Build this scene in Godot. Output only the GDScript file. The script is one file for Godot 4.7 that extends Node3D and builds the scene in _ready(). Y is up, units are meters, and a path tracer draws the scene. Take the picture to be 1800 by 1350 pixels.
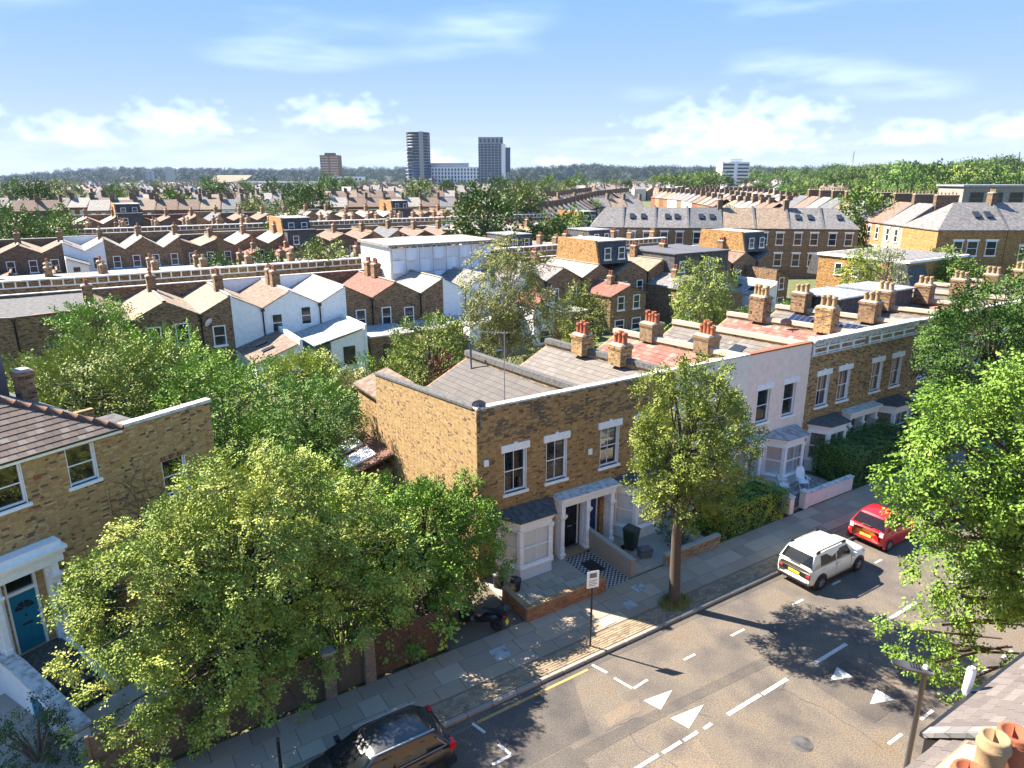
extends Node3D
# World: x runs along the street, -z leads away from the camera's side of it, y is up, metres.

var M := {}
var rng := RandomNumberGenerator.new()
var name_count := {}
var mesh_cache := {}
const EYE := Vector3(0, 15.8, 0)
const STREET_TURN := 57.0

# ---------------------------------------------------------------- geometry collector
class MB:
	var v := PackedVector3Array()
	var c := PackedColorArray()
	var ix := PackedInt32Array()
	var col := Color(1, 1, 1)
	var tinted := false
	func quad(a: Vector3, b: Vector3, d: Vector3, e: Vector3) -> void:
		# a b d e counter-clockwise seen from outside
		var n := v.size()
		v.append(a); v.append(b); v.append(d); v.append(e)
		if tinted:
			c.append(col); c.append(col); c.append(col); c.append(col)
		ix.append(n); ix.append(n + 2); ix.append(n + 1)
		ix.append(n); ix.append(n + 3); ix.append(n + 2)
	func tri(a: Vector3, b: Vector3, d: Vector3) -> void:
		var n := v.size()
		v.append(a); v.append(b); v.append(d)
		if tinted:
			c.append(col); c.append(col); c.append(col)
		ix.append(n); ix.append(n + 2); ix.append(n + 1)
	func box(x0: float, y0: float, z0: float, x1: float, y1: float, z1: float) -> void:
		hexa(Vector3(x0, y0, z0), Vector3(x1, y0, z0), Vector3(x1, y0, z1), Vector3(x0, y0, z1), Vector3(x0, y1, z0), Vector3(x1, y1, z0), Vector3(x1, y1, z1), Vector3(x0, y1, z1))
	# four bottom corners then the four above them; bottom runs x0z0, x1z0, x1z1, x0z1
	func hexa(a: Vector3, b: Vector3, d: Vector3, e: Vector3, f: Vector3, g: Vector3, h: Vector3, i: Vector3) -> void:
		quad(a, b, d, e); quad(i, h, g, f)
		quad(e, d, h, i); quad(b, a, f, g); quad(d, b, g, h); quad(a, e, i, f)
	func chamfer_box(x0: float, y0: float, z0: float, x1: float, y1: float, z1: float, r: float) -> void:
		# vertical edges and the top edge cut at 45 degrees
		var p := PackedVector2Array([Vector2(x0 + r, z0), Vector2(x1 - r, z0), Vector2(x1, z0 + r), Vector2(x1, z1 - r), Vector2(x1 - r, z1), Vector2(x0 + r, z1), Vector2(x0, z1 - r), Vector2(x0, z0 + r)])
		var q := PackedVector2Array()
		var m := Vector2((x0 + x1) / 2, (z0 + z1) / 2)
		for k in p:
			q.append(Vector2(k.x - signf(k.x - m.x) * r, k.y - signf(k.y - m.y) * r))
		stack([[p, y0], [p, y1 - r], [q, y1]])
	# rings of equal length at given heights, capped
	func stack(rings: Array) -> void:
		for k in rings.size() - 1:
			var a: PackedVector2Array = rings[k][0]
			var b: PackedVector2Array = rings[k + 1][0]
			var n := a.size()
			for j in n:
				var j2 := (j + 1) % n
				quad(Vector3(a[j2].x, rings[k][1], a[j2].y), Vector3(a[j].x, rings[k][1], a[j].y), Vector3(b[j].x, rings[k + 1][1], b[j].y), Vector3(b[j2].x, rings[k + 1][1], b[j2].y))
		var t: PackedVector2Array = rings[-1][0]
		for j in range(1, t.size() - 1):
			tri(Vector3(t[0].x, rings[-1][1], t[0].y), Vector3(t[j + 1].x, rings[-1][1], t[j + 1].y), Vector3(t[j].x, rings[-1][1], t[j].y))
	func obox(t: Transform3D, s: Vector3) -> void:
		var h := s / 2
		var p := []
		for y in [-h.y, h.y]:
			for k in [Vector2(-h.x, -h.z), Vector2(h.x, -h.z), Vector2(h.x, h.z), Vector2(-h.x, h.z)]:
				p.append(t * Vector3(k.x, y, k.y))
		hexa(p[0], p[1], p[2], p[3], p[4], p[5], p[6], p[7])
	func bar(a: Vector3, b: Vector3, w: float, h: float) -> void:
		var d := (b - a)
		var l := d.length()
		d /= l
		var up := Vector3.UP if absf(d.y) < 0.95 else Vector3.RIGHT
		var s := d.cross(up).normalized()
		var u := s.cross(d)
		obox(Transform3D(Basis(s, u, d), (a + b) / 2), Vector3(w, h, l))
	func tube(pts: Array, rad: Array, sides := 6, cap := true) -> void:
		var rings := []
		for k in pts.size():
			var d: Vector3 = (pts[mini(k + 1, pts.size() - 1)] - pts[maxi(k - 1, 0)]).normalized()
			var up := Vector3.UP if absf(d.y) < 0.9 else Vector3.RIGHT
			var s := d.cross(up).normalized()
			var u := s.cross(d)
			var ring := PackedVector3Array()
			for j in sides:
				var a := TAU * j / sides
				ring.append(pts[k] + (s * cos(a) + u * sin(a)) * rad[k])
			rings.append(ring)
		loft(rings, cap)
	func loft(rings: Array, cap := true) -> void:
		# closed rings with shared vertices, for smooth normals
		var n0 := v.size()
		var m: int = rings[0].size()
		for r in rings:
			for q in r:
				v.append(q)
				if tinted: c.append(col)
		for k in rings.size() - 1:
			for j in m:
				var a := n0 + k * m + j
				var b := n0 + k * m + (j + 1) % m
				ix.append(a); ix.append(a + m); ix.append(b)
				ix.append(b); ix.append(a + m); ix.append(b + m)
		if cap:
			for e in [0, rings.size() - 1]:
				var mid := Vector3.ZERO
				for q in rings[e]: mid += q
				mid /= m
				var r: PackedVector3Array = rings[e]
				for j in m:
					if e == 0: tri(mid, r[j], r[(j + 1) % m])
					else: tri(mid, r[(j + 1) % m], r[j])
	func lathe(at: Vector3, prof: Array, sides := 16, cap := true) -> void:
		var rings := []
		for q in prof:
			var ring := PackedVector3Array()
			for j in sides:
				var a := -TAU * j / sides
				ring.append(at + Vector3(cos(a) * q[0], q[1], sin(a) * q[0]))
			rings.append(ring)
		loft(rings, cap)
	# polygon in (x, y) pushed from z0 to z1 (z1 > z0), poly counter-clockwise seen from +z
	func prism(p: PackedVector2Array, z0: float, z1: float) -> void:
		var t := Geometry2D.triangulate_polygon(p)
		for k in range(0, t.size(), 3):
			tri(Vector3(p[t[k]].x, p[t[k]].y, z1), Vector3(p[t[k + 1]].x, p[t[k + 1]].y, z1), Vector3(p[t[k + 2]].x, p[t[k + 2]].y, z1))
			tri(Vector3(p[t[k]].x, p[t[k]].y, z0), Vector3(p[t[k + 2]].x, p[t[k + 2]].y, z0), Vector3(p[t[k + 1]].x, p[t[k + 1]].y, z0))
		for k in p.size():
			var a := p[k]
			var b := p[(k + 1) % p.size()]
			quad(Vector3(a.x, a.y, z0), Vector3(b.x, b.y, z0), Vector3(b.x, b.y, z1), Vector3(a.x, a.y, z1))
	func mesh(smooth := false) -> ArrayMesh:
		var am := ArrayMesh.new()
		if v.is_empty(): return am
		var arr := []
		arr.resize(Mesh.ARRAY_MAX)
		arr[Mesh.ARRAY_VERTEX] = v
		arr[Mesh.ARRAY_INDEX] = ix
		if tinted: arr[Mesh.ARRAY_COLOR] = c
		am.add_surface_from_arrays(Mesh.PRIMITIVE_TRIANGLES, arr)
		if smooth:
			var st := SurfaceTool.new()
			st.create_from(am, 0)
			st.generate_normals()
			am = st.commit()
		return am

# ---------------------------------------------------------------- nodes
func numbered(parent: Node, called: String) -> String:
	var key := str(parent.get_instance_id()) + called
	var n: int = name_count.get(key, 0)
	name_count[key] = n + 1
	return called if n == 0 else "%s_%03d" % [called, n]

func meta(o: Node, label := "", category := "", group := "", kind := "") -> void:
	if label: o.set_meta("label", label)
	if category: o.set_meta("category", category)
	if group: o.set_meta("group", group)
	if kind: o.set_meta("kind", kind)

func thing(called: String, label: String, category: String, at := Vector3.ZERO, turn := 0.0, group := "") -> Node3D:
	var o := Node3D.new()
	o.name = numbered(self, called)
	add_child(o)
	o.position = at
	o.rotation_degrees.y = turn
	meta(o, label, category, group)
	return o

func part(parent: Node, called: String, mesh: Mesh, material: Material, at := Vector3.ZERO, turn := 0.0) -> MeshInstance3D:
	var o := MeshInstance3D.new()
	o.name = numbered(parent, called)
	o.mesh = mesh
	o.material_override = material
	parent.add_child(o)
	o.position = at
	if turn != 0.0: o.rotation_degrees.y = turn
	return o

func structure(called: String, mesh: Mesh, material: Material, at := Vector3.ZERO) -> MeshInstance3D:
	var o := part(self, called, mesh, material, at)
	meta(o, "", "", "", "structure")
	return o

func copy_thing(src: Node3D, label: String, at: Vector3, turn: float, scale_by := Vector3.ONE) -> Node3D:
	var o: Node3D = src.duplicate()
	var plain: String = src.name
	var cut := plain.length()
	if cut > 4 and plain.substr(cut - 3).is_valid_int() and plain[cut - 4] == "_": plain = plain.substr(0, cut - 4)
	o.name = numbered(self, plain)
	add_child(o)
	o.position = at
	o.rotation_degrees.y = turn
	o.scale = scale_by
	o.set_meta("label", label)
	return o

func box_mesh(x0: float, y0: float, z0: float, x1: float, y1: float, z1: float) -> ArrayMesh:
	var b := MB.new()
	b.box(x0, y0, z0, x1, y1, z1)
	return b.mesh()

func slab_mesh(w: float, h: float, d: float, r: float) -> ArrayMesh:
	# a block on its base centre with cut edges, cached
	var key := "slab %.3f %.3f %.3f %.3f" % [w, h, d, r]
	if not mesh_cache.has(key):
		var b := MB.new()
		b.chamfer_box(-w / 2, 0, -d / 2, w / 2, h, d / 2, r)
		mesh_cache[key] = b.mesh()
	return mesh_cache[key]

# ---------------------------------------------------------------- materials
func lin(r: float, g: float, b: float) -> Color:
	return Color(r, g, b).linear_to_srgb()

func noise_tex(freq: float, ramp: Array, size := 512, octaves := 4, noise_seed := 1, kind := FastNoiseLite.TYPE_SIMPLEX_SMOOTH) -> Texture2D:
	# ramp: [offset, grey or Color] pairs; the image is computed at once so that it is the same on every run
	var n := FastNoiseLite.new()
	n.seed = noise_seed
	n.noise_type = kind
	n.frequency = freq
	n.fractal_octaves = octaves
	var im := n.get_seamless_image(size, size, false, false, 0.15, true)
	var g := Gradient.new()
	var offs := PackedFloat32Array()
	var cols := PackedColorArray()
	for r in ramp:
		offs.append(r[0])
		cols.append(r[1] if r[1] is Color else Color(r[1], r[1], r[1]))
	g.offsets = offs
	g.colors = cols
	var lut := []
	for k in 256: lut.append(g.sample(k / 255.0))
	var src := im.get_data()
	var out := PackedByteArray()
	out.resize(size * size * 3)
	for k in size * size:
		var q: Color = lut[src[k]]
		out[k * 3] = int(q.r * 255)
		out[k * 3 + 1] = int(q.g * 255)
		out[k * 3 + 2] = int(q.b * 255)
	return ImageTexture.create_from_image(Image.create_from_data(size, size, false, Image.FORMAT_RGB8, out))

func mat(key: String, colour: Color, rough := 0.85, tex: Texture2D = null, metres := 1.0, metallic := 0.0, bump: Texture2D = null, bump_cm := 0.5, world := true) -> StandardMaterial3D:
	var m := StandardMaterial3D.new()
	m.resource_name = key
	m.albedo_color = colour
	m.roughness = rough
	m.metallic = metallic
	if tex or bump:
		m.uv1_triplanar = true
		m.uv1_world_triplanar = world
		m.uv1_scale = Vector3.ONE / metres
	if tex: m.albedo_texture = tex
	if bump:
		m.heightmap_enabled = true
		m.heightmap_texture = bump
		m.heightmap_scale = bump_cm
	M[key] = m
	return m

func tint(key: String, rough := 0.85, tex: Texture2D = null, metres := 1.0, world := true) -> StandardMaterial3D:
	var m := mat(key, Color.WHITE, rough, tex, metres, 0.0, null, 0.5, world)
	m.vertex_color_use_as_albedo = true
	return m

func glass(key: String, colour: Color, alpha: float) -> StandardMaterial3D:
	var m := StandardMaterial3D.new()
	m.resource_name = key
	m.albedo_color = Color(colour, alpha)
	m.transparency = BaseMaterial3D.TRANSPARENCY_ALPHA
	m.roughness = 0.03
	M[key] = m
	return m

func make_materials() -> void:
	var grain := noise_tex(0.06, [[0.0, 0.62], [0.5, 0.92], [1.0, 1.0]], 512, 5, 3)
	var blotch := noise_tex(0.012, [[0.0, 0.55], [0.45, 0.88], [1.0, 1.0]], 512, 5, 5)
	var fine := noise_tex(0.25, [[0.0, 0.45], [0.5, 0.85], [1.0, 1.0]], 512, 3, 7)
	var streak := noise_tex(0.02, [[0.0, 0.93], [0.55, 0.985], [1.0, 1.0]], 512, 5, 11)
	M.grain_tex = grain; M.blotch_tex = blotch; M.fine_tex = fine
	tint("brickwork", 0.9, grain, 0.7)
	tint("tiles", 0.85, grain, 0.9)
	tint("leaf", 0.52)
	M.leaf.backlight = Color(0.8, 0.85, 0.45)
	M.leaf.metallic_specular = 0.28
	tint("paint", 0.6, streak, 1.6)
	mat("mortar", lin(0.36, 0.29, 0.2), 0.95, grain, 0.5)
	mat("mortar_dark", lin(0.22, 0.17, 0.12), 0.95, grain, 0.5)
	mat("white_paint", lin(0.86, 0.86, 0.84), 0.5, streak, 2.4)
	mat("white_render", lin(0.85, 0.85, 0.84), 0.75, streak, 5.0)
	mat("pink_render", lin(0.84, 0.69, 0.59), 0.8, streak, 5.0)
	mat("cream_render", lin(0.78, 0.72, 0.63), 0.8, streak, 5.0)
	mat("grey_render", lin(0.36, 0.33, 0.29), 0.9, blotch, 2.0)
	mat("brown_render", lin(0.27, 0.19, 0.105), 0.95, blotch, 2.0)
	mat("gravel", lin(0.2, 0.165, 0.12), 1.0, fine, 0.8)
	mat("tan_render", lin(0.34, 0.27, 0.19), 0.95, streak, 2.0)
	mat("stone", lin(0.42, 0.38, 0.31), 0.9, grain, 1.2)
	mat("coping_white", lin(0.7, 0.69, 0.65), 0.75, blotch, 2.0)
	mat("lead", lin(0.12, 0.118, 0.115), 0.9, blotch, 1.6)
	mat("slate", lin(0.12, 0.12, 0.13), 0.7, grain, 1.0)
	mat("felt_pale", lin(0.42, 0.42, 0.41), 0.9, blotch, 3.0)
	mat("felt_dark", lin(0.1, 0.1, 0.105), 0.9, blotch, 3.0)
	mat("zinc", lin(0.5, 0.52, 0.55), 0.45, blotch, 3.0, 0.4)
	mat("black_iron", lin(0.015, 0.016, 0.018), 0.45)
	mat("black_plastic", lin(0.012, 0.012, 0.014), 0.5)
	mat("rubber", lin(0.015, 0.015, 0.016), 0.85)
	mat("grey_plastic", lin(0.12, 0.13, 0.14), 0.55)
	mat("green_plastic", lin(0.012, 0.03, 0.02), 0.5)
	mat("steel", lin(0.35, 0.36, 0.37), 0.4, null, 1.0, 0.7)
	mat("terracotta", lin(0.36, 0.11, 0.05), 0.85, grain, 0.5)
	mat("buff_clay", lin(0.37, 0.25, 0.13), 0.85, grain, 0.5)
	mat("flaunching", lin(0.42, 0.37, 0.29), 0.95, grain, 0.4)
	mat("bark", lin(0.13, 0.1, 0.075), 0.95, noise_tex(0.05, [[0.0, 0.35], [0.5, 0.8], [1.0, 1.0]], 256, 4, 13), 0.6)
	mat("pale_bark", lin(0.42, 0.39, 0.33), 0.9, grain, 0.6)
	mat("twig", lin(0.14, 0.11, 0.08), 0.95)
	mat("soil", lin(0.1, 0.085, 0.055), 1.0, blotch, 3.0)
	mat("fence_wood", lin(0.19, 0.1, 0.06), 0.85, noise_tex(0.03, [[0.0, 0.55], [1.0, 1.0]], 256, 4, 17), 0.8)
	mat("old_wood", lin(0.14, 0.105, 0.07), 0.9, grain, 0.8)
	mat("stair_stone", lin(0.1, 0.095, 0.08), 0.95, blotch, 1.2)
	mat("teal_door", lin(0.012, 0.16, 0.24), 0.35)
	mat("black_door", lin(0.008, 0.009, 0.011), 0.25)
	mat("blue_door", lin(0.015, 0.035, 0.16), 0.3)
	mat("grey_door", lin(0.3, 0.33, 0.36), 0.4)
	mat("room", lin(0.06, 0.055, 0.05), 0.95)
	mat("blind", lin(0.84, 0.84, 0.81), 0.9)
	mat("sheeting", lin(0.82, 0.83, 0.85), 0.55, streak, 3.0)
	mat("line_white", lin(0.66, 0.66, 0.63), 0.7, noise_tex(0.08, [[0.0, 0.35], [0.42, 0.8], [0.6, 1.0], [1.0, 1.0]], 512, 5, 19), 1.6)
	mat("line_yellow", lin(0.46, 0.3, 0.1), 0.8, M.line_white.albedo_texture, 1.2)
	mat("plate_yellow", lin(0.7, 0.5, 0.02), 0.4)
	mat("plate_white", lin(0.75, 0.75, 0.75), 0.4)
	mat("ink", lin(0.02, 0.02, 0.02), 0.6)
	mat("red_lamp", lin(0.45, 0.01, 0.01), 0.15)
	mat("lamp_clear", lin(0.6, 0.6, 0.6), 0.1)
	mat("solar", lin(0.012, 0.02, 0.06), 0.15)
	mat("rust_tile", lin(0.17, 0.085, 0.055), 0.9, grain, 0.8)
	glass("window_glass", lin(0.015, 0.02, 0.022), 0.38)
	glass("bay_glass", lin(0.4, 0.42, 0.43), 0.08)
	glass("car_glass", lin(0.01, 0.012, 0.014), 0.86)
	mat("far_glass", lin(0.025, 0.03, 0.036), 0.06)
	mat("green_glass", lin(0.05, 0.12, 0.1), 0.05)
	mat("blue_glass", lin(0.03, 0.06, 0.11), 0.08)
	# brick seen from far off: courses and single dark bricks too small to tell apart
	for q in [["brick_far_brown", lin(0.33, 0.215, 0.125)], ["brick_far_yellow", lin(0.46, 0.31, 0.15)], ["brick_far_dark", lin(0.22, 0.155, 0.105)], ["brick_far_red", lin(0.3, 0.13, 0.08)], ["brick_far_orange", lin(0.5, 0.29, 0.11)]]:
		mat(q[0], q[1], 0.92, brick_speckle(), 3.6)
	var tile_far := tile_speckle()
	for q in [["tile_far_brown", lin(0.25, 0.17, 0.125)], ["tile_far_red", lin(0.3, 0.12, 0.085)], ["tile_far_grey", lin(0.25, 0.24, 0.235)], ["tile_far_pale", lin(0.42, 0.39, 0.35)], ["tile_far_slate", lin(0.16, 0.165, 0.18)], ["tile_far_tan", lin(0.36, 0.27, 0.19)]]:
		mat(q[0], q[1], 0.9, tile_far, 3.2)

var speckle_cached: Texture2D
func brick_speckle() -> Texture2D:
	if speckle_cached: return speckle_cached
	var r := RandomNumberGenerator.new()
	r.seed = 41
	var im := Image.create(512, 512, false, Image.FORMAT_RGB8)
	im.fill(Color(0.93, 0.92, 0.9))
	for row in 48:
		var y := int(row * 512.0 / 48)
		var x := -int(16 * (row % 2))
		while x < 512:
			var l := 30 if r.randf() < 0.6 else 14
			var t := r.randf_range(0.62, 1.0)
			if r.randf() < 0.13: t = r.randf_range(0.3, 0.5)
			im.fill_rect(Rect2i(maxi(x, 0), y, mini(l, 512 - maxi(x, 0)) + mini(x, 0), 9), Color(t, t * 0.97, t * 0.93))
			x += l + 2
	speckle_cached = ImageTexture.create_from_image(im)
	return speckle_cached

func tile_speckle() -> Texture2D:
	var r := RandomNumberGenerator.new()
	r.seed = 43
	var im := Image.create(512, 512, false, Image.FORMAT_RGB8)
	im.fill(Color(0.5, 0.5, 0.5))
	for row in 14:
		for k in 16:
			var t := r.randf_range(0.68, 1.0)
			im.fill_rect(Rect2i(k * 32, int(row * 36.57), 31, 35), Color(t, t, t))
	return ImageTexture.create_from_image(im)

# ---------------------------------------------------------------- walls, bricks, tiles
func add_holed(b: MB, T: Transform3D, w: float, h: float, holes: Array, t: float) -> void:
	# wall face in x, y at z = 0 with the thickness behind it
	var xs := [0.0, w]
	var ys := [0.0, h]
	for r in holes:
		for q in [r.position.x, r.end.x]:
			if not xs.has(q): xs.append(q)
		for q in [r.position.y, r.end.y]:
			if not ys.has(q): ys.append(q)
	xs.sort(); ys.sort()
	for i in xs.size() - 1:
		for j in ys.size() - 1:
			var mid := Vector2((xs[i] + xs[i + 1]) / 2, (ys[j] + ys[j + 1]) / 2)
			var hole := false
			for r in holes:
				if r.has_point(mid): hole = true
			if hole: continue
			b.quad(T * Vector3(xs[i], ys[j], 0), T * Vector3(xs[i + 1], ys[j], 0), T * Vector3(xs[i + 1], ys[j + 1], 0), T * Vector3(xs[i], ys[j + 1], 0))
			b.quad(T * Vector3(xs[i + 1], ys[j], -t), T * Vector3(xs[i], ys[j], -t), T * Vector3(xs[i], ys[j + 1], -t), T * Vector3(xs[i + 1], ys[j + 1], -t))
	for r in holes + [Rect2(0, 0, w, h)]:
		var a := Vector2(r.position)
		var e := Vector2(r.end)
		b.quad(T * Vector3(a.x, a.y, -t), T * Vector3(e.x, a.y, -t), T * Vector3(e.x, a.y, 0), T * Vector3(a.x, a.y, 0))
		b.quad(T * Vector3(e.x, e.y, -t), T * Vector3(a.x, e.y, -t), T * Vector3(a.x, e.y, 0), T * Vector3(e.x, e.y, 0))
		b.quad(T * Vector3(a.x, e.y, -t), T * Vector3(a.x, a.y, -t), T * Vector3(a.x, a.y, 0), T * Vector3(a.x, e.y, 0))
		b.quad(T * Vector3(e.x, a.y, -t), T * Vector3(e.x, e.y, -t), T * Vector3(e.x, e.y, 0), T * Vector3(e.x, a.y, 0))

func brick_mesh(l: float) -> ArrayMesh:
	var key := "brick %.4f" % l
	if not mesh_cache.has(key):
		var b := MB.new()
		b.box(0, 0, -0.012, l, 0.065, 0.011)
		mesh_cache[key] = b.mesh()
	return mesh_cache[key]

var pal_mats := {}
func pal_mat(base: String, q: Color) -> StandardMaterial3D:
	var key := base + q.to_html()
	if not pal_mats.has(key):
		var m: StandardMaterial3D = M[base].duplicate()
		m.vertex_color_use_as_albedo = false
		m.albedo_color = q.linear_to_srgb()
		pal_mats[key] = m
	return pal_mats[key]

# A wall whose bricks stand proud of the mortar. Single bricks are parts of the wall, the nearest first; the others are one part.
func brick_wall(parent: Node3D, called: String, T: Transform3D, w: float, h: float, holes: Array, singles: int, pal: Array, mortar := "mortar", top_left := -1.0, top_right := -1.0, thick := 0.24, soot_from := -1.0) -> MeshInstance3D:
	# soot_from: height above which patches of bricks are blackened
	var soot := FastNoiseLite.new()
	soot.seed = 9
	soot.frequency = 0.6
	var b := MB.new()
	var slope := top_left > 0.0
	if slope:
		b.prism(PackedVector2Array([Vector2(0, 0), Vector2(w, 0), Vector2(w, top_right), Vector2(0, top_left)]), -thick, 0)
	else:
		add_holed(b, Transform3D.IDENTITY, w, h, holes, thick)
	var wall := part(parent, called, b.mesh(), M[mortar])
	wall.transform = T
	var list := []
	var row := 0
	var y := 0.012
	var hmax := maxf(top_left, top_right) if slope else h
	var to_world := global_of(wall)
	while y + 0.065 <= hmax + 0.001:
		var x := -0.08 - 0.165 * (row % 2)
		var long := row % 2 == 0
		var cuts := []
		for r in holes:
			if r.position.y - 0.03 < y + 0.03 and r.end.y > y + 0.03: cuts.append(r)
		while x < w:
			var l := 0.215 if long else 0.1025
			long = not long
			var parts := [[maxf(x, 0.0), minf(x + l, w)]]
			for r in cuts:
				var nxt := []
				for p in parts:
					if p[1] <= r.position.x or p[0] >= r.end.x: nxt.append(p)
					else:
						if p[0] < r.position.x - 0.03: nxt.append([p[0], r.position.x])
						if p[1] > r.end.x + 0.03: nxt.append([r.end.x, p[1]])
				parts = nxt
			for p in parts:
				if p[1] - p[0] < 0.03: continue
				if slope and y + 0.065 > lerpf(top_left, top_right, (p[0] + p[1]) / 2 / w): continue
				var pick := rng.randf()
				var q: Color = pal[-1][1]
				for e in pal:
					if pick < e[0]:
						q = e[1]
						break
					pick -= e[0]
				if soot_from > 0.0 and y > soot_from and soot.get_noise_2d(p[0] * 1.2, y * 2.5) + rng.randf_range(-0.35, 0.35) > 0.15: q = q.lerp(Color(0.1, 0.085, 0.07), rng.randf_range(0.45, 0.85))
				list.append([0.0, p[0], y, p[1] - p[0], q])
			x += l + 0.01
		y += 0.075
		row += 1
	for e in list: e[0] = (to_world * Vector3(e[1], e[2], 0)).distance_squared_to(EYE)
	if singles > 0: list.sort_custom(func(s, t): return s[0] < t[0])
	var many := MB.new()
	many.tinted = true
	var left := singles
	for e in list:
		if left > 0 and (absf(e[3] - 0.215) < 0.001 or absf(e[3] - 0.1025) < 0.001):
			part(wall, "brick", brick_mesh(e[3]), pal_mat("brickwork", e[4]), Vector3(e[1], e[2], 0))
			left -= 1
			continue
		many.col = e[4] * rng.randf_range(0.88, 1.1)
		var p0 := rng.randf_range(0.008, 0.013)
		var x0: float = e[1]
		var y0: float = e[2]
		var x1: float = x0 + e[3]
		var y1: float = y0 + 0.065
		many.quad(Vector3(x0, y0, p0), Vector3(x1, y0, p0), Vector3(x1, y1, p0), Vector3(x0, y1, p0))
		many.quad(Vector3(x0, y1, p0), Vector3(x1, y1, p0), Vector3(x1, y1, -0.003), Vector3(x0, y1, -0.003))
		many.quad(Vector3(x0, y0, -0.003), Vector3(x1, y0, -0.003), Vector3(x1, y0, p0), Vector3(x0, y0, p0))
		many.quad(Vector3(x0, y0, -0.003), Vector3(x0, y0, p0), Vector3(x0, y1, p0), Vector3(x0, y1, -0.003))
		many.quad(Vector3(x1, y0, p0), Vector3(x1, y0, -0.003), Vector3(x1, y1, -0.003), Vector3(x1, y1, p0))
	var rest := part(wall, "brickwork", many.mesh(), M.brickwork)
	meta(rest, "", "", "", "stuff")
	return wall

func global_of(n: Node3D) -> Transform3D:
	var t := n.transform
	var p := n.get_parent()
	while p is Node3D and p != self:
		t = p.transform * t
		p = p.get_parent()
	return t

# A pitched plane with its tiles. T: origin at the lower corner, x along the eaves, y up the slope, z out of it.
func tiled_slope(parent: Node3D, called: String, T: Transform3D, w: float, l: float, tw: float, tl: float, singles: int, pal: Array, stagger := 0.5, cut_left := 0.0, cut_right := 0.0) -> MeshInstance3D:
	# cut_left, cut_right: how far the upper end is drawn in on each side (a hip)
	var b := MB.new()
	b.prism(PackedVector2Array([Vector2(0, 0), Vector2(w, 0), Vector2(w - cut_right, l), Vector2(cut_left, l)]), -0.06, 0.0)
	var base := part(parent, called, b.mesh(), M.felt_dark)
	base.transform = T
	var many := MB.new()
	many.tinted = true
	var list := []
	var rows := int(floor(l / tl))
	for r in rows:
		var y := r * tl
		var x := -tw * stagger * (r % 2)
		var lo: float = cut_left * (y + tl * 0.5) / l
		var hi: float = w - cut_right * (y + tl * 0.5) / l
		while x < hi - 0.02:
			var x0 := maxf(x, lo)
			var x1 := minf(x + tw - 0.008, hi)
			if x1 - x0 > 0.04:
				var pick := rng.randf()
				var q: Color = pal[-1][1]
				for e in pal:
					if pick < e[0]:
						q = e[1]
						break
					pick -= e[0]
				list.append([0.0, x0, y, x1 - x0, q])
			x += tw
	var to_world := global_of(base)
	for e in list: e[0] = (to_world * Vector3(e[1], e[2], 0)).distance_squared_to(EYE)
	if singles > 0: list.sort_custom(func(s, t): return s[0] < t[0])
	var left := singles
	for e in list:
		var full := absf(e[3] - (tw - 0.008)) < 0.002
		if left > 0 and full:
			var key := "tile %.3f %.3f" % [tw, tl]
			if not mesh_cache.has(key):
				var t := MB.new()
				tile_shape(t, Vector3.ZERO, e[3], tl, 0.0)
				mesh_cache[key] = t.mesh()
			var o := part(base, "roof_tile", mesh_cache[key], pal_mat("tiles", e[4]), Vector3(e[1], e[2], 0))
			o.rotation.z = rng.randf_range(-0.012, 0.012)
			left -= 1
		else:
			many.col = e[4] * rng.randf_range(0.85, 1.12)
			tile_shape(many, Vector3(e[1], e[2], 0), e[3], tl, rng.randf_range(-0.004, 0.004))
	if not many.v.is_empty():
		meta(part(base, "tiling", many.mesh(), M.tiles), "", "", "", "stuff")
	return base

func tile_shape(b: MB, at: Vector3, w: float, l: float, lift: float) -> void:
	var z0 := 0.034 + lift
	var z1 := 0.012 + lift
	var y1 := l + 0.03
	b.quad(at + Vector3(0, 0, z0), at + Vector3(w, 0, z0), at + Vector3(w, y1, z1), at + Vector3(0, y1, z1))
	b.quad(at + Vector3(0, 0, 0.002), at + Vector3(w, 0, 0.002), at + Vector3(w, 0, z0), at + Vector3(0, 0, z0))
	b.quad(at + Vector3(0, y1, 0.001), at + Vector3(0, 0, 0.002), at + Vector3(0, 0, z0), at + Vector3(0, y1, z1))
	b.quad(at + Vector3(w, 0, 0.002), at + Vector3(w, y1, 0.001), at + Vector3(w, y1, z1), at + Vector3(w, 0, z0))

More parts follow.
